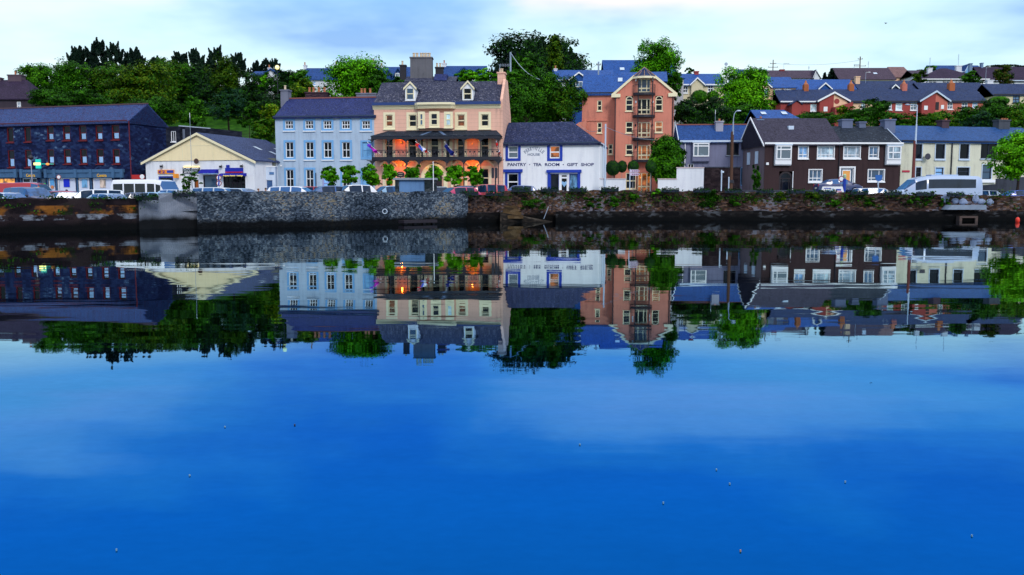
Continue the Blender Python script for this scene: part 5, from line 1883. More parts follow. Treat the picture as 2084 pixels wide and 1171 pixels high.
# top of the hill
hh('ridge_house', 'long dark roofed house on the skyline left of the red brick stack', 1496, 1566, 150, 141.5, 225, 7, SLATEB, WHW, hipL=1.5, trim=None)
hh('ridge_house', 'grey roofed house with a red brick stack and white gable on the skyline', 1548, 1664, 158, 143.5, 205, 8, SLATEBR, WHW, stacks=(((1588, 141.5, 1596.5, 155), REDW, ()),), gables=((1655, 1661, 1670, 143, 158, WHW, WHITE, .6),), trim=None)
hh('ridge_house', 'brown tiled house with a cream left gable on the skyline', 1708, 1822, 160, 138.5, 205, 9, SLATEBR, CRW, stacks=(((1728, 141.5, 1738.5, 155), GST, ()),), lights=((1776.5, 149, 1784, 152.5),), trim=None)
hh('ridge_house', 'pinkish brown tiled roof house beside the cream gabled one', 1823, 1858, 156, 136.5, 212, 9, SLATEBR2, PEW, hipR=.5)
hh('ridge_house', 'small low roofed house half hidden by the olive bush', 1861, 1892, 152, 143.5, 205, 7, SLATEBR, WHW)
b, zE, zR = hh('ridge_house', 'white house with a wide dark hipped roof and ribbon windows', 1870, 2012, 161, 139.5, 195, 10, SLATEK, WHW, hipL=7, hipR=7, wins=((1884, 163.5, 1889, 170), (1890, 163.5, 1907, 170), (1918, 163.5, 1934, 170), (1944, 163.5, 1949, 170), (1950, 163.5, 1959, 170), (1999, 162.5, 2008, 170)), trim=WHITE,
               stacks=(((1947, 133.5, 1957, 146), WHW, ()), ((1889.5, 138.5, 1897.5, 149), WHW, ())), pane=GLASS)
hh('ridge_house', 'long blue edged roof on the skyline behind the dark hipped house', 1900, 2003, 146, 133.5, 222, 7, SLATEB, LBLUE, gables=((1963, 1971, 1985, 131.5, 146, LBLUE, PALEM, .5),), trim=PALEM)
hh('ridge_house', 'dark roofed house at the right edge of the skyline', 2003, 2110, 164, 136.5, 208, 10, SLATEK, WHW, stacks=(((1997.5, 128, 2001, 140), GST, ()), ((1974, 129, 1979, 136), GST, ())), trim=PALEM)
hh('bungalow', 'cream bungalow with grey slate roof at the right edge', 2022, 2110, 192, 171, 166, 8, SLATEG, CRW, wins=((2061.5, 195, 2075, 210),), pane=GLASSB, frame=DARKW, trim=IRON)
# the long terrace: four small houses under one roof
TG = 'small terraced houses on the hill'


def terrace():
    d = 152
    spec = ((1589, 1697, REDW, 'dark red end of terrace house with an orange chimney'),
            (1697, 1790, PEW, 'pale peach mid terrace house with a round niche and orange chimney'),
            (1790, 1904, REDW, 'deep red mid terrace house with white sash windows and pink chimney'),
            (1904, 2007, SALW, 'salmon pink end of terrace house with an orange chimney'))
    wins = (((1649.5, 212, 1662, 227), (1687, 210, 1694.5, 222)), ((1752, 211, 1761, 223), (1700, 211, 1704, 216)),
            ((1806, 210, 1815, 224), (1823, 210, 1836, 225), (1853, 209.5, 1866, 225), (1893, 207.5, 1900, 222)), ((1928.5, 208.5, 1939, 223), (1957.5, 208.5, 1969.5, 223), (1979, 208, 1990, 220)))
    stacks = (((1637, 172, 1645.5, 193), BRST), ((1729, 171.5, 1738, 192), BRST), ((1837, 171, 1846, 191), SALST), ((1933, 169.5, 1943, 190), BRST))
    for i, (x0, x1, wm, lab) in enumerate(spec):
        st = stacks[i]
        b, zE, zR = hh('terraced_house', lab, x0, x1, 206.5 - i * .3, 182.5 - i * .3, d, 8, SLATEG, wm, wins=wins[i], pane=GLASSC if i != 3 else GLASSB, trim=WHITE if i == 0 else IRON,
                       os=.02 if 0 < i < 3 else .18, gabL=True)
        u0, u1, z0, z1 = b.rect(st[0], 3.4)
        q = MB()
        q.box(u0, u1, 3.4, 4.4, zR - 2.3, z1)
        o = b.part('chimney', q, st[1])
        q = MB()
        uc = (u0 + u1) / 2
        q.lathe((uc, 3.9, z1 + .002), [(.38, 0), (.34, .15), (.18, .35), (.13, .7)], 10)
        b.part('chimney_pot', q, POT, o)
        q = MB()
        q.box(u0 - .35, u1 + .35, 2.6, 3.39, zR - 2.6, zR - 1.35)
        b.part('flashing', q, PALEM, o)
        # shared cross gables: each neighbour owns its half
        half = {0: ((1666, 1697), 189.5, 'L'), 1: ((1697, 1727), 189.5, 'R'), 2: ((1874, 1904), 187, 'L'), 3: ((1904, 1931), 187, 'R')}[i]
        (xa, xb), ya, sd = half
        v = -.9
        ua, za = b.uz(xa, 206, v)
        ub, _ = b.uz(xb, 206, v)
        uk = ub if sd == 'L' else ua
        ue = ua if sd == 'L' else ub
        zc = b.uz(xb if sd == 'L' else xa, ya, v)[1]
        lo, hi = (ue + .2, uk - .003) if sd == 'L' else (uk + .003, ue - .2)
        q = MB()
        pl = [(lo, 0), (hi, 0), (hi, zc - .15 if sd == 'L' else za - .1), (lo, za - .1 if sd == 'L' else zc - .15)]
        q.prism(pl, v, 1.5)
        gobj = b.part('half_gable', q, wm)
        q = MB()
        e0, e1 = (ue - .25, uk) if sd == 'L' else (uk, ue + .25)
        za2 = za - .12
        pl = [(e0, za2 if sd == 'L' else zc), (e1, zc if sd == 'L' else za2), (e1, (zc if sd == 'L' else za2) + .15), (e0, (za2 if sd == 'L' else zc) + .15)]
        q.prism(pl, v - .25, 4.0)
        b.part('gable_roof', q, SLATEG)
        q = MB()
        pl = [(x, z + .05) for x, z in pl[:2]] + [(x, z + .05) for x, z in pl[2:]]
        pl = [(pl[0][0], pl[0][1] - .15), (pl[1][0], pl[1][1] - .15), pl[2], pl[3]]
        q.prism(pl, v - .36, v - .26)
        b.part('bargeboard', q, WHITE if i < 2 else PALEM)
        if i == 0:
            b.slab((1676.5, 217.5, 1684, 227), WHITE, -.95, -.905, 'utility_box')
            # red porch with a slate roof
            pu0, pz = b.uz(1612, 212, -2.2)
            pu1, _ = b.uz(1631, 212, -2.2)
            q = MB()
            uc = (pu0 + pu1) / 2
            zt = b.uz(1620, 205.5, -2.2)[1]
            q.prism([(pu0, 0), (pu1, 0), (pu1, pz), (uc, zt), (pu0, pz)], -2.2, 0)
            po = b.part('porch', q, REDW)
            b.croof(SLATEG, uc, pu0, pu1, pz, zt, -2.2, 0, name='porch_roof').parent = po
        if i == 1:
            q = MB()
            u, z = b.uz(1703, 206.5, v)
            q.lathe((u, v - .02, z), [(.45, -.02), (.45, .02)], 12, 'y')
            b.part('round_niche', q, REDW)
            q = MB()
            k0, kz = b.uz(1700, 214, -2.6)
            k1, _ = b.uz(1736, 211, -2.6)
            q.prism([(k0, 0), (k1, 0), (k1, kz + .5), (k0, kz - .3)], -2.6, -.95)
            b.part('lean_to', q, REDW)
        if i == 3:
            b.slab((1904.5, 208, 1910.5, 224), DARKW, -.95, -.905, 'door')
            b.slab((1915.5, 214, 1921, 222), WHITE, -.95, -.905, 'utility_box')
        if i == 2:
            b.slab((1881, 215.5, 1888, 224), WHITE, -.95, -.905, 'utility_box')


terrace()
# blue roofed outbuilding behind the brown houses
hh('outbuilding', 'low blue roofed outbuilding with two rooflights behind the brown house', 1543, 1626, 241, 224, 113, 6, SLATEV, WHW, lights=((1549, 229, 1559, 235), (1591, 228.5, 1601.5, 235)), hipR=1.2, base=2)
# ------------------------------------------------------------------ trees and plants
RN = np.random.RandomState(11)


def leaf_mesh(name, cen, size, mats, up=.35, seed=0, asp=.62, nrm=None):
    """one small bent leaf card per centre; nrm biases the way a card faces"""
    rs = np.random.RandomState(seed)
    n = len(cen)
    d = rs.normal(size=(n, 3))
    if nrm is not None:
        d = d * .42 + nrm * 1.0
    d[:, 2] += up
    d /= np.linalg.norm(d, axis=1)[:, None]
    r = rs.normal(size=(n, 3))
    t = np.cross(d, r)
    t /= np.linalg.norm(t, axis=1)[:, None]
    b = np.cross(d, t)
    s = size * rs.uniform(.55, 1.3, (n, 1))
    t, b = t * s, b * s * asp
    k = d * s * .18
    v = np.stack([cen - t - k, cen + b * .9, cen + t - k, cen - b * .9], 1).reshape(-1, 3)
    me = bpy.data.meshes.new(name)
    me.vertices.add(4 * n)
    me.vertices.foreach_set('co', v.ravel())
    me.loops.add(4 * n)
    me.loops.foreach_set('vertex_index', np.arange(4 * n, dtype=np.int32))
    me.polygons.add(n)
    me.polygons.foreach_set('loop_start', np.arange(0, 4 * n, 4, dtype=np.int32))
    me.polygons.foreach_set('loop_total', np.full(n, 4, dtype=np.int32))
    for m in mats:
        me.materials.append(m)
    if len(mats) > 1:
        me.polygons.foreach_set('material_index', (rs.uniform(size=n) * len(mats)).astype(np.int32))
    me.update()
    me.validate()
    return me


def crown_pts(kind, w, h, dp, n, seed):
    """leaf centres of a crown w x dp x h sitting on z=0"""
    rs = np.random.RandomState(seed)
    if kind in ('round', 'oval', 'bush', 'top'):
        nb = {'round': 15, 'oval': 12, 'bush': 10, 'top': 16}[kind]
        bl = []
        for i in range(nb):
            a = rs.uniform(0, 2 * math.pi)
            q = rs.uniform(0, 1) ** .6
            zc = rs.uniform(.18, .84) if kind != 'bush' else rs.uniform(.10, .72)
            lim = math.sqrt(max(.08, 1 - ((zc - .46) / .58) ** 2))
            if kind == 'oval':
                lim *= .9
            r = rs.uniform(.20, .34)
            bl.append((math.cos(a) * q * lim * (.5 - r * .55), math.sin(a) * q * lim * (.5 - r * .55), zc, r))
        bl.append((0, 0, .5, .40))
        bl.append((0, 0, .74, .26))
        bl = np.array(bl)
        wts = bl[:, 3] ** 2
        idx = rs.choice(len(bl), n, p=wts / wts.sum())
        # leaves gather in clumps on each bough
        ncl = max(14, n // 55)
        cidx = rs.choice(len(bl), ncl, p=wts / wts.sum())
        cd = rs.normal(size=(ncl, 3))
        cd[:, 2] += .25
        cd /= np.linalg.norm(cd, axis=1)[:, None]
        cr = rs.uniform(.55, .92, (ncl, 1))
        cc = bl[cidx, :3] + cd * cr * bl[cidx, 3:4] * np.array([1, 1, .85])
        pick = rs.randint(0, ncl, n)
        dd = rs.normal(size=(n, 3))
        dd /= np.linalg.norm(dd, axis=1)[:, None]
        sp = dd * rs.uniform(0, 1, (n, 1)) ** .45 * bl[cidx[pick], 3:4] * np.array([.40, .40, .24])
        p = cc[pick] + sp
        nr = cd[pick]
        p = p * np.array([w, dp, h])
        lo, hi = np.percentile(p[:, 2], 1), np.percentile(p[:, 2], 99.3)
        p[:, 2] = (p[:, 2] - lo) / (hi - lo) * h
        xl, xh = np.percentile(p[:, 0], 1), np.percentile(p[:, 0], 99)
        p[:, 0] = ((p[:, 0] - xl) / (xh - xl) - .5) * w
        return p, nr
    if kind == 'conifer':
        # tiers of drooping, upturned sprays round a leader, ragged outline
        nt = 9
        P_, N_ = [], []
        per = n // (nt * 7)
        for t in range(nt):
            f = t / (nt - 1)
            z0 = .06 + .88 * f
            R = .5 * (1 - f) ** .75 + .03
            for k in range(7):
                a = rs.uniform(0, 2 * math.pi)
                L = R * rs.uniform(.55, 1.15)
                s = rs.uniform(0, 1, (per, 1)) ** .7
                base = np.concatenate([np.cos(a) * L * s, np.sin(a) * L * s, z0 + (.13 * s ** 2 - .02 * s) * rs.uniform(.6, 1.3)], 1)
                base += rs.normal(size=(per, 3)) * np.array([.045, .045, .020]) * (1.2 - s * .7)
                P_.append(base)
                N_.append(np.tile(np.array([math.cos(a) * .6, math.sin(a) * .6, .6]), (per, 1)))
        p = np.concatenate(P_) * np.array([w, dp, h])
        return p, np.concatenate(N_)
    if kind == 'pine':
        # old wind-shaped cypress: a broad irregular head of upturned, pointed plumes
        npl = 64
        per = n // npl
        P_, N_ = [], []
        for k in range(npl):
            a = rs.uniform(0, 2 * math.pi)
            f = (k + .5) / npl
            zb_ = .02 + .70 * f
            R = .46 * (1 - f) ** .45 * rs.uniform(.35, 1.0)
            bx, by = math.cos(a) * R, math.sin(a) * R
            ln = rs.uniform(.13, .25)
            t = rs.uniform(0, 1, (per, 1)) ** .8
            wd = .10 * (1 - t) ** .8 + .003
            an = rs.uniform(0, 2 * math.pi, (per, 1))
            rad = wd * np.sqrt(rs.uniform(.2, 1, (per, 1)))
            out = t * rs.uniform(.02, .16)
            P_.append(np.concatenate([bx + math.cos(a) * out + np.cos(an) * rad, by + math.sin(a) * out + np.sin(an) * rad, np.minimum(1.0, zb_ + ln * t)], 1))
            N_.append(np.concatenate([np.cos(an), np.sin(an), np.full_like(an, .4)], 1))
        p = np.concatenate(P_) * np.array([w, dp, h])
        p[:, 2] = (p[:, 2] - p[:, 2].min()) / (p[:, 2].max() - p[:, 2].min()) * h
        return p, np.concatenate(N_)
    if kind == 'cypress':
        # many upright spires merging into one dark mass
        ns = 22
        P_, N_ = [], []
        per = n // ns
        for k in range(ns):
            a = rs.uniform(0, 2 * math.pi)
            q = math.sqrt((k + .5) / ns) * .44
            top_ = (1 - (q / .5) ** 2 * .55) * rs.uniform(.84, 1.0)
            z = rs.uniform(0, 1, (per, 1))
            rr = .15 * (1 - z) ** .6 + .008
            an = rs.uniform(0, 2 * math.pi, (per, 1))
            rad = rr * rs.uniform(.55, 1.05, (per, 1))
            P_.append(np.concatenate([math.cos(a) * q + np.cos(an) * rad, math.sin(a) * q + np.sin(an) * rad, z * top_], 1))
            N_.append(np.concatenate([np.cos(an), np.sin(an), np.full_like(an, .3)], 1))
        p = np.concatenate(P_) * np.array([w, dp, h])
        return p, np.concatenate(N_)
    if kind == 'ball':
        d = rs.normal(size=(n, 3))
        d /= np.linalg.norm(d, axis=1)[:, None]
        p = d * rs.uniform(.82, 1.02, (n, 1)) * np.array([w / 2, dp / 2, h / 2])
        p[:, 2] += h / 2
        return p, d


L_DARK = leafmat('dark_evergreen_leaf', (.003, .012, .008), (.010, .034, .014))
L_CON = leafmat('black_conifer_leaf', (.002, .008, .008), (.006, .020, .014))
L_DG = leafmat('dark_green_leaf', (.005, .028, .002), (.018, .085, .003))
L_MID = leafmat('mid_green_leaf', (.010, .055, .001), (.042, .18, .002), (.10, .28, .004))
L_BR = leafmat('bright_green_leaf', (.024, .14, .001), (.10, .39, .002), (.22, .54, .010))
L_OLV = leafmat('olive_leaf', (.018, .055, .001), (.064, .13, .002), (.12, .17, .006))
L_YEL = leafmat('yellow_green_leaf', (.08, .16, .002), (.24, .34, .008), (.38, .38, .03))
L_GRY = leafmat('grey_green_leaf', (.004, .022, .014), (.014, .058, .030))
L_AUT = leafmat('rusty_leaf', (.03, .025, .006), (.10, .07, .01))
BARK = plain('bark', (.035, .026, .022), .9, .1, var=.3, vs=4)
BARKG = plain('grey_bark', (.26, .27, .30), .9, .1, var=.3, vs=4)

PALS = {'dark': [L_DARK, L_DG], 'con': [L_CON, L_CON, L_DARK], 'dg': [L_DG, L_DG, L_MID], 'mid': [L_MID, L_MID, L_DG], 'br': [L_BR, L_BR, L_MID], 'olv': [L_OLV, L_OLV, L_DG], 'yel': [L_YEL, L_MID, L_OLV], 'gry': [L_GRY, L_GRY, L_DG], 'aut': [L_AUT, L_OLV, L_DG], 'mix': [L_MID, L_OLV, L_DG]}
SEED = [100]


def tree(label, x0, y0, x1, y1, d, kind, pal, name='tree', cat='tree', group=None, leaf=None, dens=1.0, zg=None, depth=None, trunk=True, tr=None):
    """crown fills the pixel box x0,y0-x1,y1 at depth d"""
    SEED[0] += 1
    cx = (x0 + x1) / 2
    s = F / d
    w, h = (x1 - x0) / s, (y1 - y0) / s
    base = P(cx, y1, d)
    if zg is None:
        zg = hill(base.x, d) if d > 113 else 1.45
    dp = depth or min(w, 7.0 if d > 110 else 4.0)
    root = thing(name, label, cat, (base.x, d, zg), 0, group)
    want = max(800, (x1 - x0) * (y1 - y0) * 1.9 * dens)
    n = int(min(20000, want))
    lf = (leaf or max(.09, min(.36, 2.3 / s))) * min(1.5, math.sqrt(want / n))
    p, nr = crown_pts(kind, w, h, dp, n, SEED[0])
    p[:, 2] += base.z - zg
    me = leaf_mesh('crown', p, lf, PALS[pal], seed=SEED[0], nrm=nr)
    o = link('crown', me, root)
    if trunk:
        mb = MB()
        zt = max(.6, base.z - zg + h * .55)
        r = tr or max(.07, min(.35, w * .035))
        rnd = random.Random(SEED[0])
        pts = [(0, 0, -.4)]
        for i in range(1, 5):
            f = i / 4
            pts.append((rnd.uniform(-.04, .04) * w * f, rnd.uniform(-.03, .03) * w * f, zt * f))
        for i in range(4):
            mb.tube(pts[i], pts[i + 1], r * (1 - .18 * i), r * (1 - .18 * (i + 1)), 7)
        if kind not in ('conifer', 'cypress', 'ball', 'pine'):
            for k in range(6):
                a = k * 1.05 + rnd.random()
                z0 = (base.z - zg) + h * rnd.uniform(.05, .4)
                st = (pts[3][0] * .6, 0, z0)
                md = (math.cos(a) * w * .17, math.sin(a) * dp * .17, z0 + h * .15)
                en = (math.cos(a) * w * .33, math.sin(a) * dp * .33, z0 + h * .36)
                mb.tube(st, md, r * .45, r * .3, 5)
                mb.tube(md, en, r * .3, r * .12, 5)
        obj('trunk', mb, BARKG if kind == 'ball' else BARK, root, smooth=60)
    return root


GF = 'trees on the wooded slope at the left'
T = tree
# back row of black pines on the skyline
GP = 'dark pines along the skyline'
for x0, y0, x1, lab in ((134, 97, 186, 'leftmost of the big black pines on the left skyline'), (170, 82, 232, 'tallest black pine on the left skyline'), (212, 89, 262, 'ragged black pine just right of the tallest one'), (250, 98, 304, 'black pine at the right shoulder of the tall clump'),
                        (302, 116, 347, 'small low black pine between the two pine clumps'), (346, 106, 392, 'left pine of the second skyline clump'), (376, 99, 424, 'middle pine of the second skyline clump'), (418, 95, 466, 'spiky pine at the right of the second skyline clump'),
                        (460, 110, 506, 'leaning pine falling away to the right of the skyline clumps'), (511, 124, 534, 'leftmost of three small pines beside the hidden white house'), (531, 120, 551, 'middle one of three small pines beside the hidden white house'), (548, 120, 570, 'small pine just left of the round yellow lamp')):
    T(lab, x0 - 4, y0, x1 + 4, 168 if y0 < 118 else 158, 205, 'pine', 'con', 'pine_tree', 'tree', GP, dens=2.2, leaf=.20)
T('bushy green tree right beside the brown chimney house', 43, 136, 112, 218, 140, 'round', 'mid', group=GF)
T('dark green tree behind the stone shop, left of the pines', 96, 132, 180, 222, 150, 'round', 'dg', group=GF)
T('mid green tree below the tallest pine', 168, 136, 258, 226, 155, 'round', 'mix', group=GF)
T('large olive green tree behind the right end of the stone shop', 226, 134, 350, 246, 142, 'round', 'olv', group=GF)
T('green tree below the small low pine', 300, 128, 386, 240, 158, 'round', 'mix', group=GF)
T('very dark tree under the second pine clump', 366, 140, 452, 236, 160, 'round', 'dark', group=GF)
T('tree with an olive top between the skyline clumps', 434, 124, 506, 240, 158, 'round', 'olv', group=GF)
T('dark tree under the three small pines', 488, 152, 560, 240, 156, 'round', 'dark', group=GF)
T('blackish tree above the chimney of the blue house', 552, 146, 616, 214, 150, 'round', 'dark', group=GF)
T('tall narrow green tree beside the white house with the chimney', 590, 144, 634, 190, 148, 'round', 'mid', group=GF)
T('small pale green tree in front of the hidden white house', 528, 149, 553, 176, 150, 'round', 'br', group=GF)
T('low spreading bush on the slope just above the stone shop', 62, 178, 142, 226, 124, 'bush', 'mid', 'shrub', 'shrub', GF)
T('rounded bush with pale top above the middle of the stone shop', 118, 186, 214, 232, 122, 'bush', 'mid', 'shrub', 'shrub', GF)
T('dark undergrowth behind the gable end of the stone shop', 250, 200, 372, 262, 128, 'bush', 'dg', 'shrub', 'shrub', GF)
T('small round tree standing on the grass above the dark back building', 368, 199, 418, 256, 126, 'round', 'dg', group=GF)
T('grey green willow on the slope above the grass', 428, 183, 502, 242, 138, 'round', 'gry', group=GF)
T('round dark bush at the right end of the grass slope', 486, 209, 528, 256, 128, 'round', 'dg', 'shrub', 'shrub', GF)
T('dark thicket behind the left side of the blue house roof', 510, 196, 580, 262, 132, 'bush', 'dark', 'shrub', 'shrub', GF)
T('yellow green bush against the upper left wall of the blue house', 530, 214, 570, 256, 113, 'bush', 'yel', 'shrub', 'shrub', GF)
T('olive bush low against the left wall of the blue house', 514, 244, 566, 296, 112, 'bush', 'mix', 'shrub', 'shrub', GF)
T('yellow tinged bush showing above the blue house roof', 594, 163, 648, 208, 121, 'bush', 'yel', 'shrub', 'shrub')
T('big bright round tree above the blue house roof', 664, 124, 784, 210, 124, 'round', 'br', dens=1.3)
T('smaller green tree at the right foot of the big bright one', 744, 146, 806, 196, 121, 'round', 'mid')
T('bright hedge tree just above the left dormer of the hotel', 790, 158, 838, 182, 120, 'bush', 'mid', 'shrub', 'shrub')
T('leafy bush between the huge stack and the right dormer', 922, 145, 974, 180, 121, 'bush', 'br', 'shrub', 'shrub')
T('leafy bush right behind the hotel end chimney', 960, 143, 1014, 180, 120, 'bush', 'br', 'shrub', 'shrub')
# the great dark clump in the middle
T('broad solid dome filling the great dark clump behind the cypress tips', 1000, 78, 1190, 214, 180, 'round', 'dark', dens=1.6, depth=10)
T('left shoulder of the great dark cypress clump', 1000, 98, 1096, 200, 168, 'cypress', 'con', 'cypress_tree', 'tree', dens=2.4, depth=12, leaf=.22)
T('tallest cypress in the middle of the great dark clump', 1030, 70, 1160, 210, 174, 'cypress', 'dark', 'cypress_tree', 'tree', dens=2.2, depth=12, leaf=.24)
T('right cypress of the great dark clump, beside the white house', 1100, 86, 1190, 200, 168, 'cypress', 'dark', 'cypress_tree', 'tree', dens=2.4, depth=12, leaf=.24)
T('yellowish tree inside the great dark clump', 1110, 78, 1146, 150, 164, 'oval', 'olv')
T('greener tree in front of the great dark clump near the pole', 1040, 110, 1102, 176, 146, 'round', 'mid')
T('light shrub right of the hotel chimney', 1022, 148, 1068, 186, 124, 'bush', 'mid', 'shrub', 'shrub')
T('left part of the big dark bush behind the tea room', 1026, 168, 1106, 260, 121, 'bush', 'dg', 'shrub', 'shrub', depth=6)
T('middle of the big dark bush behind the tea room', 1072, 154, 1158, 260, 123, 'bush', 'dg', 'shrub', 'shrub', depth=6)
T('right part of the big dark bush beside the orange house', 1124, 163, 1190, 262, 121, 'bush', 'mix', 'shrub', 'shrub', depth=6)
# behind and right of the orange house
T('round bright tree standing behind the orange gable', 1282, 90, 1378, 190, 136, 'top', 'br', dens=.85)
T('drooping lower bough tree right behind the orange gable', 1352, 150, 1386, 200, 134, 'round', 'mid')
T('big bright layered tree in front of the cream bungalow', 1464, 144, 1560, 240, 132, 'top', 'br', dens=1.2)
T('clipped round bush left of the cream bungalow door', 1406, 184, 1440, 212, 140, 'ball', 'mid', 'shrub', 'shrub')
T('clipped round bush right of the cream bungalow door', 1438, 185, 1462, 208, 140, 'ball', 'mid', 'shrub', 'shrub')
T('dark bush against the right wall of the orange house', 1366, 205, 1432, 268, 122, 'bush', 'dark', 'shrub', 'shrub')
T('dark bush behind the grey house chimney', 1416, 202, 1486, 268, 122, 'bush', 'dark', 'shrub', 'shrub')
T('dark bush behind the street lamp, left of the outbuilding', 1470, 212, 1546, 268, 122, 'bush', 'dg', 'shrub', 'shrub')
T('yellow grass bank bush below the peach bungalow', 1540, 204, 1578, 228, 140, 'bush', 'yel', 'shrub', 'shrub')
T('dark hedge below the red end of the terrace', 1618, 228, 1700, 262, 124, 'bush', 'dg', 'shrub', 'shrub')
T('yellow green bush in front of the peach terraced house', 1694, 217, 1732, 248, 130, 'bush', 'yel', 'shrub', 'shrub')
T('dark hedge behind the mossy roof', 1712, 226, 1778, 262, 122, 'bush', 'dg', 'shrub', 'shrub')
T('dark bushy tree in front of the middle of the terrace', 1746, 203, 1810, 258, 128, 'round', 'dg')
T('light bush between the terrace windows and the mossy roof stacks', 1800, 230, 1856, 262, 124, 'bush', 'mid', 'shrub', 'shrub')
T('bush in front of the deep red terraced house', 1840, 232, 1896, 262, 124, 'bush', 'mix', 'shrub', 'shrub')
T('bush below the shared salmon gable', 1884, 228, 1946, 262, 124, 'bush', 'mix', 'shrub', 'shrub')
T('dark tree at the right end of the terrace', 1936, 220, 2004, 262, 127, 'bush', 'dg', 'shrub', 'shrub')
T('grey green bush above the cream terrace roof', 1964, 230, 2024, 262, 118, 'bush', 'gry', 'shrub', 'shrub')
T('tall dark hedge at the right edge above the cream terrace', 1986, 207, 2066, 262, 128, 'bush', 'dg', 'shrub', 'shrub')
T('end of the dark hedge at the far right edge', 2044, 209, 2120, 262, 126, 'bush', 'mix', 'shrub', 'shrub')
T('square clipped hedge beside the cream bungalow at the right', 2012, 197, 2052, 216, 150, 'ball', 'mid', 'shrub', 'shrub')
T('round green bush in front of the dark hipped roof', 1956, 147, 1996, 172, 180, 'round', 'mid')
T('rusty leaved tree at the right below the skyline', 2020, 136, 2060, 174, 180, 'round', 'aut')
T('olive bush left of the dark hipped roof', 1857, 146, 1886, 170, 190, 'bush', 'olv', 'shrub', 'shrub')
T('small dark pine in the gap between the skyline roofs', 1681, 143, 1702, 166, 205, 'conifer', 'con', 'pine_tree', 'tree', leaf=.3)
T('tiny dark pine left of the one between the skyline roofs', 1672, 150, 1684, 166, 205, 'conifer', 'con', 'pine_tree', 'tree', leaf=.3)
T('thin treetop behind the cream bungalow roof', 1394, 139, 1412, 156, 190, 'oval', 'mid', dens=.5)
T('green treetop left of the dark hipped roof, behind the olive bush', 1872, 135, 1906, 152, 222, 'round', 'mid')
T('distant dark treetop line at the right of the skyline', 2010, 133, 2100, 146, 260, 'bush', 'con', 'tree', 'tree')

# street trees along the kerb: clipped young maples
GS = 'young clipped street trees along the kerb'
ST = ((655, 341, 688, 377, 'first street tree, hiding the arched red door of the blue house'), (695, 338.5, 731, 371, 'street tree with a gap in its crown, over the white hatchback'), (738, 336.5, 771, 376, 'street tree at the joint of the blue house and the hotel'),
      (780, 336, 806, 375, 'narrow street tree left of the hanging pub sign'), (824, 337, 853, 366, 'street tree rising behind the stone monument slab'), (867, 338, 899, 366, 'street tree in front of the hotel arch'), (908, 338.5, 940, 379, 'street tree right of the hotel arch'), (945, 340.5, 982, 376, 'rightmost street tree, before the hotel windows'))
for i, (x0, y0, x1, y1, lab) in enumerate(ST):
    T(lab, x0, y0, x1, y1, 86.5, ('round', 'top', 'oval')[i % 3], 'br', 'street_tree', 'tree', GS, leaf=.115, dens=1.5, zg=1.42, tr=.06, depth=1.8)
T('pointed oval green tree in front of the orange house', 1325, 283, 1390, 374, 103, 'oval', 'mid', leaf=.16, dens=1.6, zg=1.5)
GL = 'clipped lollipop trees outside the orange house'
for x0, x1, y0, y1, lab in ((1232, 1262, 327, 358, 'lollipop tree next to the tea room wall'), (1256, 1276, 327, 352, 'lollipop tree second from the tea room wall'), (1277, 1300, 327, 352, 'lollipop tree behind the brown finger sign'), (1313, 1336, 327, 352, 'lollipop tree at the left side of the pointed oval tree')):
    T(lab, x0, y0, x1, y1, 101, 'ball', 'dark', 'topiary_tree', 'tree', GL, leaf=.10, dens=2.2, zg=1.5, tr=.05)
T('spreading maple at the right edge in front of the cream terrace', 2024, 271, 2120, 360, 88, 'top', 'br', leaf=.15, dens=1.0, zg=1.45, depth=4)
T('climbing plant round the dark green doorway of the gabled shop', 372, 364, 389, 398, 94.5, 'bush', 'mid', 'climbing_plant', 'plant', leaf=.10, zg=1.5, depth=.8, trunk=False)
T('thin sapling with sparse leaves in front of the gabled shop', 371, 350, 409, 374, 92, 'round', 'mid', 'sapling', 'tree', leaf=.09, dens=.16, zg=1.5, tr=.025)
T('creeper on the brown side wall of the semi detached house', 1530, 338, 1546, 392, 97.8, 'bush', 'dg', 'climbing_plant', 'plant', leaf=.12, zg=1.5, depth=.6, trunk=False)

# plants growing on the overgrown quay wall
def on_wall(px, py, off=.15):
    """point on the face of the right-hand wall"""
    for (xa, ya, _), (xb, yb, _) in zip(RIGHTW[:-1], RIGHTW[1:]):
        r = ray(px, py)
        dx, dy = xb - xa, yb - ya
        k = (xa * dy - ya * dx) / (r.x * dy - r.y * dx)
        p = Vector((0, 0, CAMZ)) + r * k
        f = (p.x - xa) / (xb - xa)
        if -.001 <= f <= 1.001:
            return p - Vector((0, off, 0))
    return P(px, py, 76)


rs = np.random.RandomState(5)
cs = []
for i in range(110):
    px = rs.uniform(1040, 2070)
    py = 393 + abs(rs.normal()) * 13
    if py > 425 or rs.uniform() < .25 and px > 1650:
        continue
    c = np.array(on_wall(px, py))
    k = rs.randint(14, 60)
    cs.append(c + rs.normal(size=(k, 3)) * np.array([.34, .10, .16]))
tag(link('wall_weeds', leaf_mesh('wall_weeds', np.concatenate(cs), .085, [L_MID, L_DG, L_DG, L_OLV], seed=3)), 'small weeds and grass tufts growing out of the overgrown quay wall', 'weeds', kind='stuff')
cs = []
for i in range(34):
    f = rs.uniform()
    j = rs.randint(0, 3)
    (xa, ya, za), (xb, yb, zb) = LEFTW[j], LEFTW[j + 1]
    c = np.array([xa + (xb - xa) * f, ya + (yb - ya) * f - .05, za + .02 + (0 if rs.uniform() < .6 else -rs.uniform(.2, .9))])
    k = rs.randint(12, 60)
    cs.append(c + rs.normal(size=(k, 3)) * np.array([.3, .09, .06]))
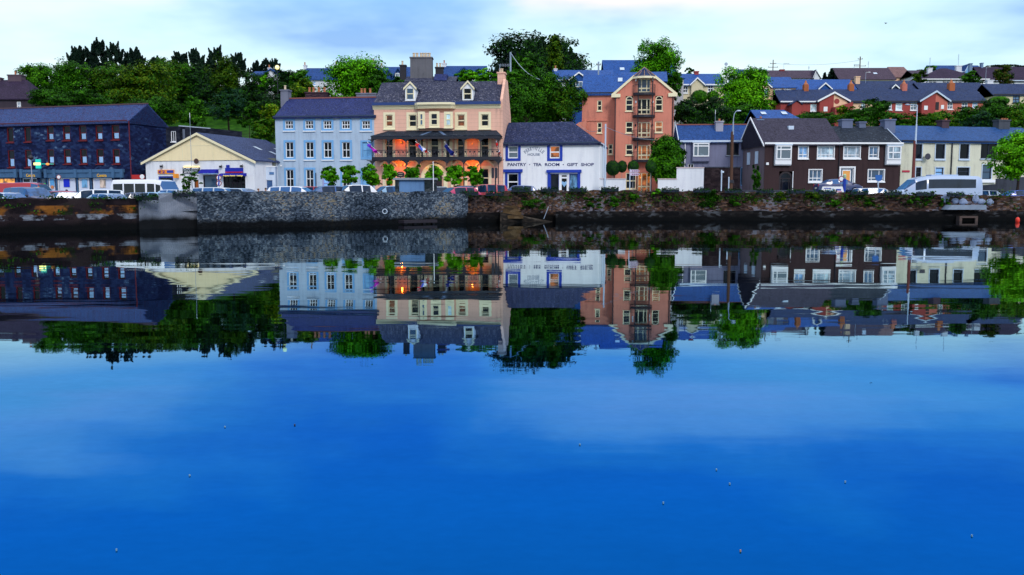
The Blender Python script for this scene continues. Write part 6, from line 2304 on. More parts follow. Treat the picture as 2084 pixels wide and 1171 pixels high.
tag(link('wall_weeds', leaf_mesh('wall_weeds', np.concatenate(cs), .07, [L_DG, L_DARK, L_MID, L_DG], seed=4)), 'grass and weeds along the top of the dark left quay wall', 'weeds', kind='stuff')


def wallbush(label, px, py, w, h, pal, d=None, grp='bushes on the quay wall'):
    p = on_wall(px, py, .25) if d is None else P(px, py, d)
    SEED[0] += 1
    root = thing('wall_bush', label, 'shrub', p - Vector((0, 0, h / 2)), 0, grp)
    q, nr = crown_pts('bush', w, h, .7, int(260 + w * h * 420), SEED[0])
    link('foliage', leaf_mesh('foliage', q, .085, PALS[pal], seed=SEED[0], nrm=nr), root)
    mb = MB()
    mb.tube((0, .35, h * .3), (0, .05, h * .5), .03, .02, 6)
    obj('stem', mb, BARK, root)
    return root


for lab, px, py, w, h, pal in (
        ('large dark bush on the wall below the tall white garden panel', 1440, 404, 1.9, 1.5, 'dg'), ('dark bush hanging above the slipway ramp', 1078, 414, 2.6, .9, 'dg'), ('small bright bush at the foot of the iron gate', 1335, 391, .8, .5, 'br'),
        ('green bush low on the wall below the left white garden wall', 1206, 413, 1.6, .9, 'mid'), ('green bush in mid wall below the iron gate', 1244, 411, 1.2, .9, 'mid'), ('tuft under the finger sign on the wall', 1284, 402, 1.4, .7, 'mid'),
        ('bush low on the wall between the lamp pole and the brown houses', 1500, 410, 1.5, .7, 'mid'), ('olive bush on the wall below the arched brown doorway', 1590, 399, 1.3, .7, 'olv'), ('bush on the wall below the white leaning banner', 1696, 414, 1.4, .8, 'mid'),
        ('bright tuft on the wall below the coach nose', 1856, 403, 1.1, .9, 'mid'), ('dark bush on the wall below the coach front wheel', 1886, 404, .9, 1.2, 'dg'), ('olive tuft at the wall top below the first brown house', 1650, 396, 1.2, .5, 'olv'), ('bush on the wall above the concrete ledge', 1920, 412, .8, .7, 'dg'),
        ('green tuft near the right end of the quay wall', 1768, 411, 1.0, .6, 'mid')):
    wallbush(lab, px, py, w, h, pal)
wallbush('dark plant hanging on the left quay wall between orange patches', 84, 430, .7, .8, 'dg', 54.0)
wallbush('small dark plant on the left quay wall beside the orange patches', 104, 441, .6, .5, 'dg', 54.2)

# flower troughs hung along the top of the walls
GT = 'dark planted troughs hung along the top of the quay wall'


def trough(label, px, py, d, w=1.5):
    p = P(px, py, d)
    SEED[0] += 1
    root = thing('planter', label, 'planter', p, 0, GT)
    mb = MB()
    mb.prism_x([(-.16, -.12), (.08, -.12), (.12, .10), (-.20, .10)], -w / 2, w / 2)
    obj('trough', mb, IRON, root)
    r2 = np.random.RandomState(SEED[0])
    n = 420
    q = np.stack([r2.uniform(-w / 2, w / 2, n), r2.normal(size=n) * .12 - .04, .10 + r2.normal(size=n) * .09 - (r2.uniform(size=n) < .35) * r2.uniform(0, .25, n)], 1)
    link('foliage', leaf_mesh('foliage', q, .07, PALS['dark'], seed=SEED[0]), root)


for px, py, d, lab in ((298, 404, 58.0, 'planted trough on the cement patched wall, left one'), (377, 397, 59.5, 'planted trough on the cement patched wall, right one'), (955, 395, 72.4, 'planted trough below the red hatchback'), (1007, 396, 73.6, 'planted trough at the foot of the twin black boards'),
                       (1060, 388, 74.6, 'planted trough below the dark blue hatchback'), (1119, 387.5, 75.8, 'planted trough left of the tea room shop window'), (1176, 387.5, 76.5, 'planted trough right of the tea room door'), (1241, 387, 77.4, 'planted trough below the low left garden wall'),
                       (1364, 388.5, 78.3, 'planted trough below the right garden wall'), (1428, 389, 78.8, 'planted trough below the tall garden panel'), (1492, 390, 78.8, 'planted trough at the foot of the timber lamp pole'), (1556, 390.5, 78.8, 'planted trough in front of the creeper wall'), (1620, 391, 78.8, 'planted trough before the first brown house'),
                       (1684, 392.5, 78.7, 'planted trough under the leaning banner'), (1748, 393.5, 78.7, 'planted trough left of the white estate car'), (1816, 394.5, 78.6, 'planted trough at the nose of the coach'), (1882, 396, 78.5, 'planted trough under the coach door'), (1945, 397.5, 78.4, 'planted trough under the coach tail')):
    trough(lab, px, py, d - .35, 1.5)
# ------------------------------------------------------------------ vehicles
CG = glassm('car_glass', (.012, .045, .12), rough=.04, rand=.9, vary=.8)  # blue of the reflected sky is put into the base colour
CGD = glassm('dark_car_glass', (.008, .014, .03), rough=.04)
RUB = plain('tyre_rubber', (.014, .014, .016), .85, .2)
RIM = plain('wheel_alloy', (.42, .44, .48), .35, .5, metal=.7)
LAMPW = plain('headlamp', (.75, .80, .86), .15, .6)
LAMPR = plain('tail_lamp', (.50, .012, .02), .25, .5)
PLATE = plain('number_plate', (.75, .72, .55), .5, .3)

KIND = {
    'hatch': (.86, 1.5, (-1.18, 1.28), .31, [(-1.99, .60, .52, .80, 'b'), (-1.97, .92, .84, .90, 'b'), (-1.90, 1.02, .93, .88, 'r'), (-1.47, 1.42, .96, .76, 'b'), (-1.28, 1.46, .96, .76, 's'), (-.58, 1.50, .95, .77, 'b'), (-.48, 1.50, .95, .77, 's'), (.30, 1.49, .93, .77, 's'), (.60, 1.43, .92, .76, 'w'), (1.28, .99, .91, .88, 'b'), (1.70, .90, .82, .90, 'b'), (1.95, .74, .66, .84, 'b'), (2.03, .52, .46, .74, 'b')]),
    'saloon': (.88, 1.45, (-1.35, 1.38), .32, [(-2.25, .60, .52, .80, 'b'), (-2.22, .94, .86, .88, 'b'), (-1.62, 1.03, .95, .88, 'r'), (-1.0, 1.38, .95, .75, 'b'), (-.86, 1.42, .95, .75, 's'), (-.22, 1.45, .94, .76, 'b'), (-.12, 1.45, .94, .76, 's'), (.45, 1.43, .93, .76, 's'), (.68, 1.38, .92, .75, 'w'), (1.38, .98, .90, .88, 'b'), (1.90, .88, .80, .90, 'b'), (2.18, .72, .64, .82, 'b'), (2.26, .52, .46, .72, 'b')]),
    'estate': (.88, 1.5, (-1.35, 1.38), .32, [(-2.25, .60, .52, .80, 'b'), (-2.22, .96, .88, .90, 'r'), (-1.92, 1.42, .96, .78, 'b'), (-1.78, 1.46, .96, .78, 's'), (-1.05, 1.49, .95, .78, 'b'), (-.95, 1.49, .95, .78, 's'), (-.18, 1.50, .94, .78, 'b'), (-.08, 1.50, .94, .78, 's'), (.50, 1.47, .93, .77, 's'), (.72, 1.40, .92, .76, 'w'), (1.42, .99, .91, .88, 'b'), (1.92, .89, .80, .90, 'b'), (2.18, .72, .64, .82, 'b'), (2.26, .52, .46, .72, 'b')]),
    'suv': (.93, 1.76, (-1.32, 1.36), .37, [(-2.25, .66, .58, .86, 'b'), (-2.23, 1.12, 1.04, .94, 'r'), (-2.02, 1.66, 1.12, .84, 'b'), (-1.88, 1.71, 1.12, .84, 's'), (-1.10, 1.75, 1.11, .84, 'b'), (-1.0, 1.75, 1.11, .84, 's'), (-.15, 1.76, 1.10, .84, 'b'), (-.05, 1.76, 1.10, .84, 's'), (.52, 1.72, 1.09, .83, 's'), (.70, 1.66, 1.08, .82, 'w'), (1.28, 1.18, 1.08, .92, 'b'), (1.95, 1.08, .98, .92, 'b'), (2.20, .86, .78, .86, 'b'), (2.26, .60, .52, .78, 'b')]),
    'mpv': (.88, 1.62, (-1.30, 1.35), .32, [(-2.08, .60, .52, .82, 'b'), (-2.05, 1.0, .92, .90, 'r'), (-1.82, 1.52, .98, .78, 'b'), (-1.68, 1.57, .98, .78, 's'), (-1.0, 1.61, .97, .79, 'b'), (-.9, 1.61, .97, .79, 's'), (-.1, 1.62, .96, .79, 'b'), (0, 1.62, .96, .79, 's'), (.55, 1.58, .95, .79, 's'), (.80, 1.49, .95, .78, 'w'), (1.60, 1.0, .92, .88, 'b'), (1.90, .88, .80, .88, 'b'), (2.08, .68, .60, .80, 'b'), (2.12, .52, .46, .74, 'b')]),
    'van': (.95, 2.15, (-1.45, 1.55), .34, [(-2.5, .6, .5, .92, 'b'), (-2.48, 1.95, 1.2, .93, 'b'), (-2.35, 2.12, 1.2, .90, 'b'), (-.1, 2.15, 1.2, .90, 'b'), (.45, 2.15, 1.15, .89, 'b'), (.55, 2.13, 1.12, .88, 's'), (1.15, 2.02, 1.10, .86, 'w'), (1.85, 1.25, 1.08, .90, 'b'), (2.35, 1.05, .95, .88, 'b'), (2.5, .7, .6, .82, 'b')]),
    'minibus': (1.02, 2.62, (-1.75, 1.65), .36, [(-2.85, .6, .5, .94, 'b'), (-2.83, 2.35, 1.4, .95, 'b'), (-2.70, 2.58, 1.4, .93, 'b'), (-2.5, 2.60, 1.4, .93, 's'), (-1.55, 2.62, 1.4, .93, 'b'), (-1.42, 2.62, 1.4, .93, 's'), (-.45, 2.62, 1.4, .93, 'b'), (-.35, 2.62, 1.4, .93, 's'), (.62, 2.62, 1.4, .93, 'b'), (.80, 2.62, 1.35, .93, 's'), (1.50, 2.60, 1.32, .93, 'b'), (1.62, 2.58, 1.30, .93, 's'), (2.05, 2.48, 1.28, .91, 'w'), (2.62, 1.30, 1.18, .93, 'b'), (2.80, 1.0, .9, .90, 'b'), (2.85, .6, .5, .86, 'b')]),
    'coach': (1.1, 2.85, (-2.6, 2.55), .40, [(-4.05, .6, .5, .90, 'b'), (-4.02, 1.8, 1.55, .95, 'b'), (-3.95, 2.55, 1.66, .93, 'b'), (-3.70, 2.78, 1.66, .91, 'b'), (-3.35, 2.82, 1.60, .91, 's'), (-1.9, 2.84, 1.58, .91, 's'), (-1.85, 2.84, 1.58, .91, 's'), (-.2, 2.84, 1.58, .91, 's'), (-.15, 2.84, 1.58, .91, 's'), (1.05, 2.82, 1.55, .91, 'b'), (1.22, 2.80, 1.48, .91, 's'), (1.95, 2.62, 1.40, .89, 's'), (2.25, 2.48, 1.36, .88, 'w'), (3.25, 1.45, 1.28, .90, 'b'), (3.85, 1.15, 1.02, .88, 'b'), (4.05, .8, .7, .80, 'b')]),
}
CACHE = {}


def car_meshes(kind):
    if kind in CACHE:
        return CACHE[kind]
    hw, H, ax, wr, st = KIND[kind]
    body, sideR, sideL, wind, rear = MB(), MB(), MB(), MB(), MB()
    L0, L1 = st[0][0], st[-1][0]
    rings = []
    for x, zt, zb, wf, rg in st:
        e = 1.0
        dend = min(x - L0, L1 - x)
        if dend < .55:
            e = .90 + .10 * math.sqrt(max(0, dend) / .55)
        h = hw * e
        lo = .20 if zt > .7 else .24
        dr = .34 if kind in ('minibus', 'coach') and zt > 2.3 else .045
        rings.append([(h * .86, lo), (h, lo + .14), (h * 1.0, min(.60, zb - .02)), (h * .975, zb), (h * (wf + .03 if dr > .1 else wf), zt - dr), (h * wf * .84, zt)])
    for i in range(len(st) - 1):
        x0, x1 = st[i][0], st[i + 1][0]
        rg = st[i][4]
        a, b_ = rings[i], rings[i + 1]
        for k in range(5):
            tgt = body
            if k == 3 and rg == 's':
                tgt = 's'
            if k == 4 and rg == 'w':
                tgt = wind
            if k == 4 and rg == 'r':
                tgt = rear
            for sg in (-1, 1):
                p = [(x0, sg * a[k][0], a[k][1]), (x1, sg * b_[k][0], b_[k][1]), (x1, sg * b_[k + 1][0], b_[k + 1][1]), (x0, sg * a[k + 1][0], a[k + 1][1])]
                (tgt if tgt != 's' else (sideR if sg < 0 else sideL)).quad(*(p if sg < 0 else p[::-1]))
        tgt = wind if rg == 'w' else (rear if rg == 'r' else body)
        tgt.quad((x0, -a[5][0], a[5][1]), (x1, -b_[5][0], b_[5][1]), (x1, b_[5][0], b_[5][1]), (x0, a[5][0], a[5][1]))
        body.quad((x0, a[0][0], a[0][1]), (x1, b_[0][0], b_[0][1]), (x1, -b_[0][0], b_[0][1]), (x0, -a[0][0], a[0][1]))
    for x, r in ((st[0][0], rings[0]), (st[-1][0], rings[-1])):
        pts = [(x, y, z) for y, z in r] + [(x, -y, z) for y, z in r[::-1]]
        body.add(pts, [tuple(range(len(pts)))])
    for m_ in (body,):
        # weld
        key, new, mp = {}, [], []
        for v in m_.v:
            q = tuple(round(c, 4) for c in v)
            if q not in key:
                key[q] = len(new)
                new.append(v)
            mp.append(key[q])
        m_.v = new
        m_.f = [tuple(mp[i] for i in f) for f in m_.f]
    out = {'body': body.mesh('body', RED, 32), 'sideR': sideR.mesh('side_window', CGD if kind in ('minibus', 'coach') else CG), 'sideL': sideL.mesh('side_window', CGD if kind in ('minibus', 'coach') else CG)}
    if wind.f:
        out['windscreen'] = wind.mesh('windscreen', CG, 60)
    if rear.f:
        out['rear_window'] = rear.mesh('rear_window', CG)
    wm = MB()
    wm.lathe((0, 0, 0), [(wr * .62, -.10), (wr * .97, -.10), (wr, -.06), (wr, .06), (wr * .97, .10), (wr * .62, .10)], 18, 'y')
    out['tyre'] = wm.mesh('wheel', RUB, 40)
    rm = MB()
    rm.lathe((0, 0, 0), [(wr * .10, -.125), (wr * .60, -.108), (wr * .62, .108), (wr * .10, .125)], 12, 'y')
    out['rim'] = rm.mesh('rim', RIM, 40)
    mm = MB()
    mm.lathe((0, 0, 0), [(.03, -.10), (.075, -.06), (.08, .05), (.03, .10)], 8, 'y')
    out['mirror'] = mm.mesh('mirror', IRON, 40)
    lm = MB()
    lm.ball((0, 0, 0), .12, .20, .08, 10, 6)
    out['lamp'] = lm.mesh('headlight', LAMPW, 60)
    tl = MB()
    tl.ball((0, 0, 0), .06, .09, .16, 8, 6)
    out['tail'] = tl.mesh('tail_light', LAMPR, 60)
    pm = MB()
    pm.box(-.012, .012, -.26, .26, -.055, .055)
    out['plate'] = pm.mesh('number_plate', PLATE)
    CACHE[kind] = out
    return out


GV = 'vehicles parked along the quay'
PAINTS = {}


def paint(name, col):
    if name not in PAINTS:
        PAINTS[name] = plain(name, col, .32, .5, var=.04, vs=.8, coat=.6)
    return PAINTS[name]


def car(label, kind, pm, px, py, d, deg, cat='car', name='parked_car', zg=None, x_off=0.0):
    ms = car_meshes(kind)
    hw, H, ax, wr, st = KIND[kind]
    p = P(px, py, d)
    zr = road_z(p.x) + .004 if zg is None else zg
    sz = max(.84, min(1.16, (p.z - zr) / H))
    root = thing(name, label, cat, (p.x, d, zr), math.radians(deg), GV)
    root.scale = (1, 1, sz)

    def add(nm, me, loc=(0, 0, 0), parent=None):
        return link(nm, me, parent or root, loc)
    b = add('body', ms['body'])
    b.material_slots[0].link = 'OBJECT'
    b.material_slots[0].material = pm
    add('side_window', ms['sideR'])
    add('side_window', ms['sideL'])
    for k in ('windscreen', 'rear_window'):
        if k in ms:
            add(k, ms[k])
    for x in ax:
        for sg in (-1, 1):
            w_ = add('wheel', ms['tyre'], (x, sg * (hw - .10), wr))
            add('rim', ms['rim'], (0, 0, 0), w_)
    for sg in (-1, 1):
        i = [k for k, q in enumerate(st) if q[4] == 'w'][0]
        add('mirror', ms['mirror'], (st[i + 1][0] - .12, sg * (hw + .10), st[i + 1][2] + .10))
        add('headlight', ms['lamp'], (st[-2][0] - .03, sg * hw * .70, st[-2][2] - .02))
        add('tail_light', ms['tail'], (st[1][0] + .01, sg * hw * .80, st[1][2] - .06))
    add('number_plate', ms['plate'], (st[-1][0] + .005, 0, .42))
    add('number_plate', ms['plate'], (st[0][0] - .005, 0, .55))
    return root


SIL = paint('silver_paint', (.42, .52, .66))
NAVY = paint('navy_paint', (.012, .03, .12))
BLUP = paint('blue_paint', (.02, .08, .26))
WHP = paint('white_car_paint', (.78, .80, .86))
REDP = paint('red_car_paint', (.42, .012, .03))
PINKR = paint('pinkish_red_paint', (.48, .03, .12))
BLK = paint('black_car_paint', (.012, .012, .02))
PBL = paint('pale_blue_paint', (.24, .42, .62))
GRN = paint('grey_green_paint', (.16, .30, .36))
BEI = paint('pale_champagne_paint', (.50, .54, .58))

for a in (
    ('silver blue hatchback at the left edge behind the dark quay wall', 'hatch', SIL, 16, 392, 59, -30), ('large dark blue off roader in front of the red van', 'suv', NAVY, 62, 381, 63.5, -30),
    ('red high roofed van in front of the grocery shop door', 'van', REDP, 60, 372, 79, 0), ('dark car in front of the glowing shop window', 'saloon', NAVY, 8, 377.5, 82, 180),
    ('blue car between the red van and the white off roader', 'hatch', BLUP, 106, 386.5, 78, 180), ('low red car seen behind the white off roader', 'saloon', REDP, 126, 388, 73.5, 180), ('dark blue car left of the white off roader', 'hatch', NAVY, 130, 391, 63.5, 205),
    ('white off roader with dark windows behind the left quay wall', 'suv', WHP, 186, 386, 64, 206), ('grey green saloon behind the white off roader', 'saloon', GRN, 198, 381.5, 74, -12), ('silver saloon nose to the wall left of the minibus', 'saloon', SIL, 222, 394, 60.5, -28),
    ('dark blue car below the minibus side windows', 'hatch', NAVY, 275, 392, 63, 205), ('pale blue saloon above the left wall trough', 'saloon', PBL, 322, 391.5, 62.8, -28), ('silver saloon above the right wall trough', 'saloon', SIL, 358, 386, 65.5, -24),
    ('white saloon behind, in front of the blue awning', 'saloon', WHP, 408, 377.5, 79, 0), ('champagne estate car below the property sign', 'estate', BEI, 447, 381.5, 67, -8), ('dark blue estate in front of the property shop', 'estate', NAVY, 498, 377.5, 82, 0),
    ('silver hatchback in front of the dark blue estate', 'hatch', SIL, 490, 383.5, 67.5, -22), ('navy people carrier behind the white estate', 'mpv', NAVY, 600, 374.5, 85, 0), ('white estate van with a pale side panel', 'estate', WHP, 602, 379.5, 69.5, -8),
    ('bright red van tail showing behind the navy people carrier', 'mpv', REDP, 622, 373.5, 89, 180), ('dark blue car below the arched red door', 'hatch', BLUP, 665, 378.5, 75, 208), ('white hatchback under the street tree with the gap', 'hatch', WHP, 718, 376.5, 75, 212),
    ('pale blue hatchback left of the stone monument', 'hatch', PBL, 792, 378.5, 79, 212), ('silver car half hidden behind the right end of the monument', 'hatch', SIL, 893, 380, 83, 100), ('pinkish red hatchback at the break in the wall', 'hatch', PINKR, 930, 381, 76, 212),
    ('navy saloon behind the pinkish red hatchback', 'saloon', NAVY, 952, 376, 84, 0), ('dark red people carrier in front of the hotel windows', 'mpv', REDP, 986, 375.5, 80, 195), ('dark blue hatchback in front of the tea room window', 'hatch', BLUP, 1054, 374.5, 86, 180),
):
    car(*a)
# car on the raised forecourt of the brown houses
mb = MB()
pa, pb = P(1655, 380, 88.5), P(1752, 380, 88.5)
mb.prism([(pa.x - 1, 1.3), (pb.x + 1, 1.3), (pb.x, 2.38), (pa.x, 2.38)], 88.5, 94.0)
tag(obj('forecourt', mb, CONCD), 'raised concrete forecourt in front of the brown houses', 'forecourt', kind='structure')
car('navy saloon on the raised forecourt before the orange door', 'saloon', NAVY, 1706, 364.5, 91, 0, zg=2.384)
car('white estate car left of the coach', 'estate', WHP, 1783, 383, 86, 0)
car('silver car showing behind the coach tail', 'hatch', SIL, 1995, 388, 90, 180)
car('bright blue car at the right edge behind the quay wall', 'hatch', paint('bright_blue_paint', (.01, .06, .42)), 2072, 388.5, 83, 180)
car('white minibus with dark side windows in front of the shops', 'minibus', WHP, 299, 366, 71.5, -18, 'minibus', 'minibus')
co_ = car('long silver coach with sloping nose and dark window band', 'coach', paint('silver_coach_paint', (.36, .46, .66)), 1903, 358.5, 84, 180, 'coach', 'coach')
mb = MB()
mb.box(-1.9, .6, -.55, .55, 2.845, 2.98)
obj('roof_vent_unit', mb, paint('silver_coach_paint', ()), co_)


def motorbike():
    p = P(1518, 380, 91)
    r = thing('motorbike', 'dark motorbike parked beside the brown side wall', 'motorbike', (p.x, 91, 1.43), math.radians(70))
    q = MB()
    q.tube((-.5, 0, .55), (.1, 0, .75), .14, .16, 8)
    q.ball((.15, 0, .85), .30, .16, .16)
    q.tube((.45, 0, .95), (.72, 0, .32), .04, .04, 6)
    q.box(-.25, .25, -.16, .16, .32, .66)
    obj('body', q, plain('blue_black_bike', (.012, .03, .09), .3, .5), r, smooth=40)
    q = MB()
    q.ball((-.35, 0, .88), .36, .13, .07)
    obj('seat', q, RUB, r, smooth=40)
    q = MB()
    q.tube((.42, -.35, 1.08), (.42, .35, 1.08), .025)
    q.tube((.44, 0, .95), (.42, 0, 1.08), .04)
    obj('handlebar', q, GREYM, r)
    q = MB()
    q.ball((.60, 0, .95), .10, .13, .15)
    obj('headlight', q, LAMPW, r, smooth=60)
    for x in (-.68, .74):
        q = MB()
        n = 16
        for i in range(n):
            a0, a1 = 2 * math.pi * i / n, 2 * math.pi * (i + 1) / n
            q.tube((x + .26 * math.cos(a0), 0, .32 + .26 * math.sin(a0)), (x + .26 * math.cos(a1), 0, .32 + .26 * math.sin(a1)), .055, .055, 6)
        w_ = obj('wheel', q, RUB, r)
        q = MB()
        q.lathe((x, 0, .32), [(.21, -.015), (.21, .015)], 12, 'y')
        obj('rim', q, RIM, w_)


motorbike()


# ------------------------------------------------------------------ people
def person(label, px, ytop, d, rot, top_m, leg_m, hair_m, pose=0):
    p = P(px, ytop, d)
    zr = road_z(p.x)
    h = max(1.5, min(1.85, p.z - zr))
    k = h / 1.75
    root = thing('person', label, 'person', (p.x, d, zr), rot)
    me = bpy.data.meshes.new('skeleton')
    V = [(0, 0, .95), (0, 0, 1.15), (0, 0, 1.38), (0, -.01, 1.50), (0, -.02, 1.58), (0, -.02, 1.66),
         (.10, 0, .90), (.11, -.02, .50), (.11, .02, .09), (.12, -.13, .04), (-.10, 0, .90), (-.12, .03, .50), (-.12, .07, .09), (-.13, -.08, .04),
         (.19, 0, 1.40), (.25, .02, 1.13), (.22, -.14, .93), (.21, -.20, .86), (-.19, 0, 1.40), (-.25, .02, 1.13), (-.20, -.18, 1.02), (-.17, -.25, 1.00)]
    E = [(0, 1), (1, 2), (2, 3), (3, 4), (4, 5), (0, 6), (6, 7), (7, 8), (8, 9), (0, 10), (10, 11), (11, 12), (12, 13), (2, 14), (14, 15), (15, 16), (16, 17), (2, 18), (18, 19), (19, 20), (20, 21)]
    R = [.15, .14, .16, .06, .085, .095, .09, .062, .045, .045, .09, .062, .045, .045, .07, .048, .036, .034, .07, .048, .036, .034]
    me.from_pydata([tuple(c * k for c in v) for v in V], E, [])
    o = bpy.data.objects.new('body', me)
    COL.objects.link(o)
    md = o.modifiers.new('skin', 'SKIN')
    for sv, r in zip(me.skin_vertices[0].data, R):
        sv.radius = (r * k, r * k * .82)
    me.skin_vertices[0].data[0].use_root = True
    o.modifiers.new('sub', 'SUBSURF').levels = 1
    dg = bpy.context.evaluated_depsgraph_get()
    m2 = bpy.data.meshes.new_from_object(o.evaluated_get(dg))
    bpy.data.objects.remove(o)
    m2.materials.clear()
    for m_ in (SKIN, top_m, leg_m, SHOE):
        m2.materials.append(m_)
    for f in m2.polygons:
        c = f.center / k
        f.material_index = 3 if c.z < .11 else 2 if c.z < .95 and abs(c.x) < .2 and c.y > -.13 else 1 if c.z < 1.47 and not (c.y < -.165) else 0
        f.use_smooth = True
    b = link('body', m2, root)
    q = MB()
    q.ball((0, .01 * k, 1.69 * k), .105 * k, .115 * k, .10 * k, 12, 8)
    obj('hair', q, hair_m, root, smooth=180)


SKIN = plain('skin', (.45, .24, .17), .6, .3)
SHOE = plain('dark_shoe', (.015, .014, .016), .6, .3)
person('person in a pink top standing at the grocery window', 135, 377.5, 84, .3, plain('pink_top', (.55, .12, .18), .8, .2), plain('dark_trousers', (.02, .025, .05), .8, .2), plain('dark_hair', (.015, .010, .008), .6, .3))
person('person in dark clothes with hands together before the roller door', 540.5, 378, 89, .1, plain('black_coat', (.012, .012, .022), .8, .2), plain('dark_trousers', (.02, .025, .05)), plain('brown_hair', (.05, .025, .012), .6, .3))
person('person in a dark blue top at the left side of the roller door', 525.5, 377, 91, .9, plain('navy_top', (.015, .03, .10), .8, .2), plain('dark_trousers', (.02, .025, .05)), plain('ginger_hair', (.16, .06, .025), .6, .3))


# ------------------------------------------------------------------ street furniture
def sq(px, py, d):
    return P(px, py, d)


def post(root_o, mb, px, y0, y1, d, r0, r1=None):
    a, b_ = P(px, y1, d), P(px, y0, d)
    o = root_o.location
    mb.tube((a.x - o.x, a.y - o.y, a.z - o.z), (a.x - o.x, b_.y - o.y, b_.z - o.z), r0, r1 or r0, 8)


def base_thing(name, label, cat, px, d, z=None, group=None):
    p = P(px, 390, d)
    return thing(name, label, cat, (p.x, d, road_z(p.x) if z is None else z), 0, group)


def L(o, px, py, d, dy=0.0):
    p = P(px, py, d)
    return (p.x - o.location.x, p.y + dy - o.location.y, p.z - o.location.z)


# street lamps
r = base_thing('street_lamp', 'thin street lamp with a dark globe head beside the green cross sign', 'street lamp', 66.5, 80)
q = MB()
a = L(r, 66.5, 326, 80)
q.tube((0, 0, 0), (0, 0, a[2]), .06, .04, 8)
obj('post', q, GREYM, r)
q = MB()
q.lathe((0, 0, a[2]), [(.06, 0), (.20, .10), (.24, .22), (.16, .36), (.03, .42)], 10)
obj('lantern', q, IRON, r, smooth=50)

r = base_thing('lamp_post', 'timber pole carrying a tall curved street lamp before the grey house', 'street lamp', 1487.5, 86)
q = MB()
zt = L(r, 1487.5, 268, 86)[2]
q.tube((0, 0, 0), (0, 0, zt), .17, .14, 10)
obj('timber_pole', q, BROWNW, r, smooth=60)
q = MB()
z2 = L(r, 1487.5, 226.5, 86)[2]
q.tube((.05, -.05, zt - .3), (.05, -.05, zt + .9), .09, .07, 8)
q.tube((.05, -.05, zt + .9), (.06, -.05, z2 - .7), .05, .04, 8)
q.path([(.06, -.05, z2 - .7), (.12, -.05, z2 - .3), (.26, -.05, z2 - .05), (.42, -.05, z2)], .04)
obj('arm', q, GREYM, r)
q = MB()
q.ball((.55, -.05, z2 + .02), .24, .12, .08)
obj('lamp_head', q, PALEM, r, smooth=60)
q = MB()
q.box(-.22, .22, -.20, .20, zt - 4.9, zt - 4.6)
q.path([(-.17, 0, zt - .5), (-.3, -.1, zt - 2), (-.25, -.1, zt - 4.5)], .015)
obj('junction_box', q, IRON, r)

r = base_thing('lamp_post', 'reddish timber pole with a tall pale street lamp before the cream terrace', 'street lamp', 1857, 88)
q = MB()
zt = L(r, 1857, 287, 88)[2]
q.tube((0, 0, 0), (0, 0, zt), .17, .13, 10)
obj('timber_pole', q, plain('reddish_timber', (.16, .045, .04), .7, .2, var=.25, vs=3), r, smooth=60)
q = MB()
z2 = L(r, 1858, 214.5, 88)[2]
q.tube((.06, -.03, zt - .3), (.08, -.03, zt + 1.6), .10, .08, 8)
q.tube((.08, -.03, zt + 1.6), (.08, -.03, z2), .05, .04, 8)
q.tube((.08, -.03, z2), (-.7, -.03, z2 + .06), .03, .03, 6)
obj('arm', q, PALEM, r)
q = MB()
q.ball((-.88, -.03, z2 + .05), .26, .12, .09)
obj('lamp_head', q, GREYM, r, smooth=60)

r = thing('street_lamp', 'lit round yellow lamp among the trees above the blue house', 'street lamp', (P(565, 170, 140).x, 140, hill(P(565, 170, 140).x, 140)))
z2 = L(r, 565, 137.5, 140)[2]
q = MB()
q.tube((0, 0, -.2), (0, 0, z2 - .3), .07, .05, 8)
obj('post', q, IRON, r)
q = MB()
q.ball((0, 0, z2), .34)
obj('globe', q, plain('lit_yellow_globe', (.9, .8, .4), .4, .3, emit=(1, .82, .32), es=1.0), r, smooth=180)
for px, y0, y1, d, lab, h_ in ((1761, 148, 178, 176, 'slim street lamp in front of the brown tiled skyline house', 1), (2006, 137, 162, 190, 'slim pale street lamp at the right below the skyline', 0), (388.5, 230, 300, 93, 'thin tall mast rising in front of the cream boarded gable', 2), (1455.5, 224, 246, 109, 'thin aerial mast on the grey house roof', 2)):
    p = P(px, y1, d)
    zg_ = 1.45 if d < 110 else hill(p.x, d)
    r = thing('lamp_mast' if h_ == 2 else 'street_lamp', lab, 'mast' if h_ == 2 else 'street lamp', (p.x, d, zg_))
    z2 = L(r, px, y0, d)[2]
    q = MB()
    q.tube((0, 0, 0), (0, 0, z2), .03 if h_ == 2 else .06, .02 if h_ == 2 else .03, 6)
    obj('post', q, GREYM, r)
    q = MB()
    if h_ == 2:
        q.tube((0, 0, z2 - .5), (0, 0, z2), .03, .03, 6)
    else:
        q.tube((0, 0, z2), (.5, 0, z2 + .06), .03, .03, 5)
        q.ball((.7, 0, z2 + .05), .25, .12, .08)
    obj('lamp_head', q, WHITE, r)

# green cross sign bracketed off the stone shop, and the road signs
p = P(78, 334, 99.5)
r = thing('pharmacy_sign', 'lit green cross sign with a yellow and white glow beside the street lamp', 'sign', p)
q = MB()
q.box(-.27, .27, -.09, .09, -.5, .5)
q.tube((.27, .1, 0), (1.5, .4, 0), .04, .04, 6)
obj('case', q, plain('green_lit_case', (.02, .35, .30), .4, .3, emit=(.0, .42, .34), es=.75), r)
q = MB()
q.box(-.45, .30, -.14, -.095, -.13, .13)
obj('cross_bar', q, plain('lit_yellow_bar', (.9, .85, .3), .4, .3, emit=(1, .90, .22), es=1.3), r)
q = MB()
q.ball((1.05, -.05, -.02), .20, .12, .14)
obj('lamp', q, plain('lit_orange_lamp', (.5, .2, .05), .4, .3, emit=(1, .28, .04), es=.9), r)


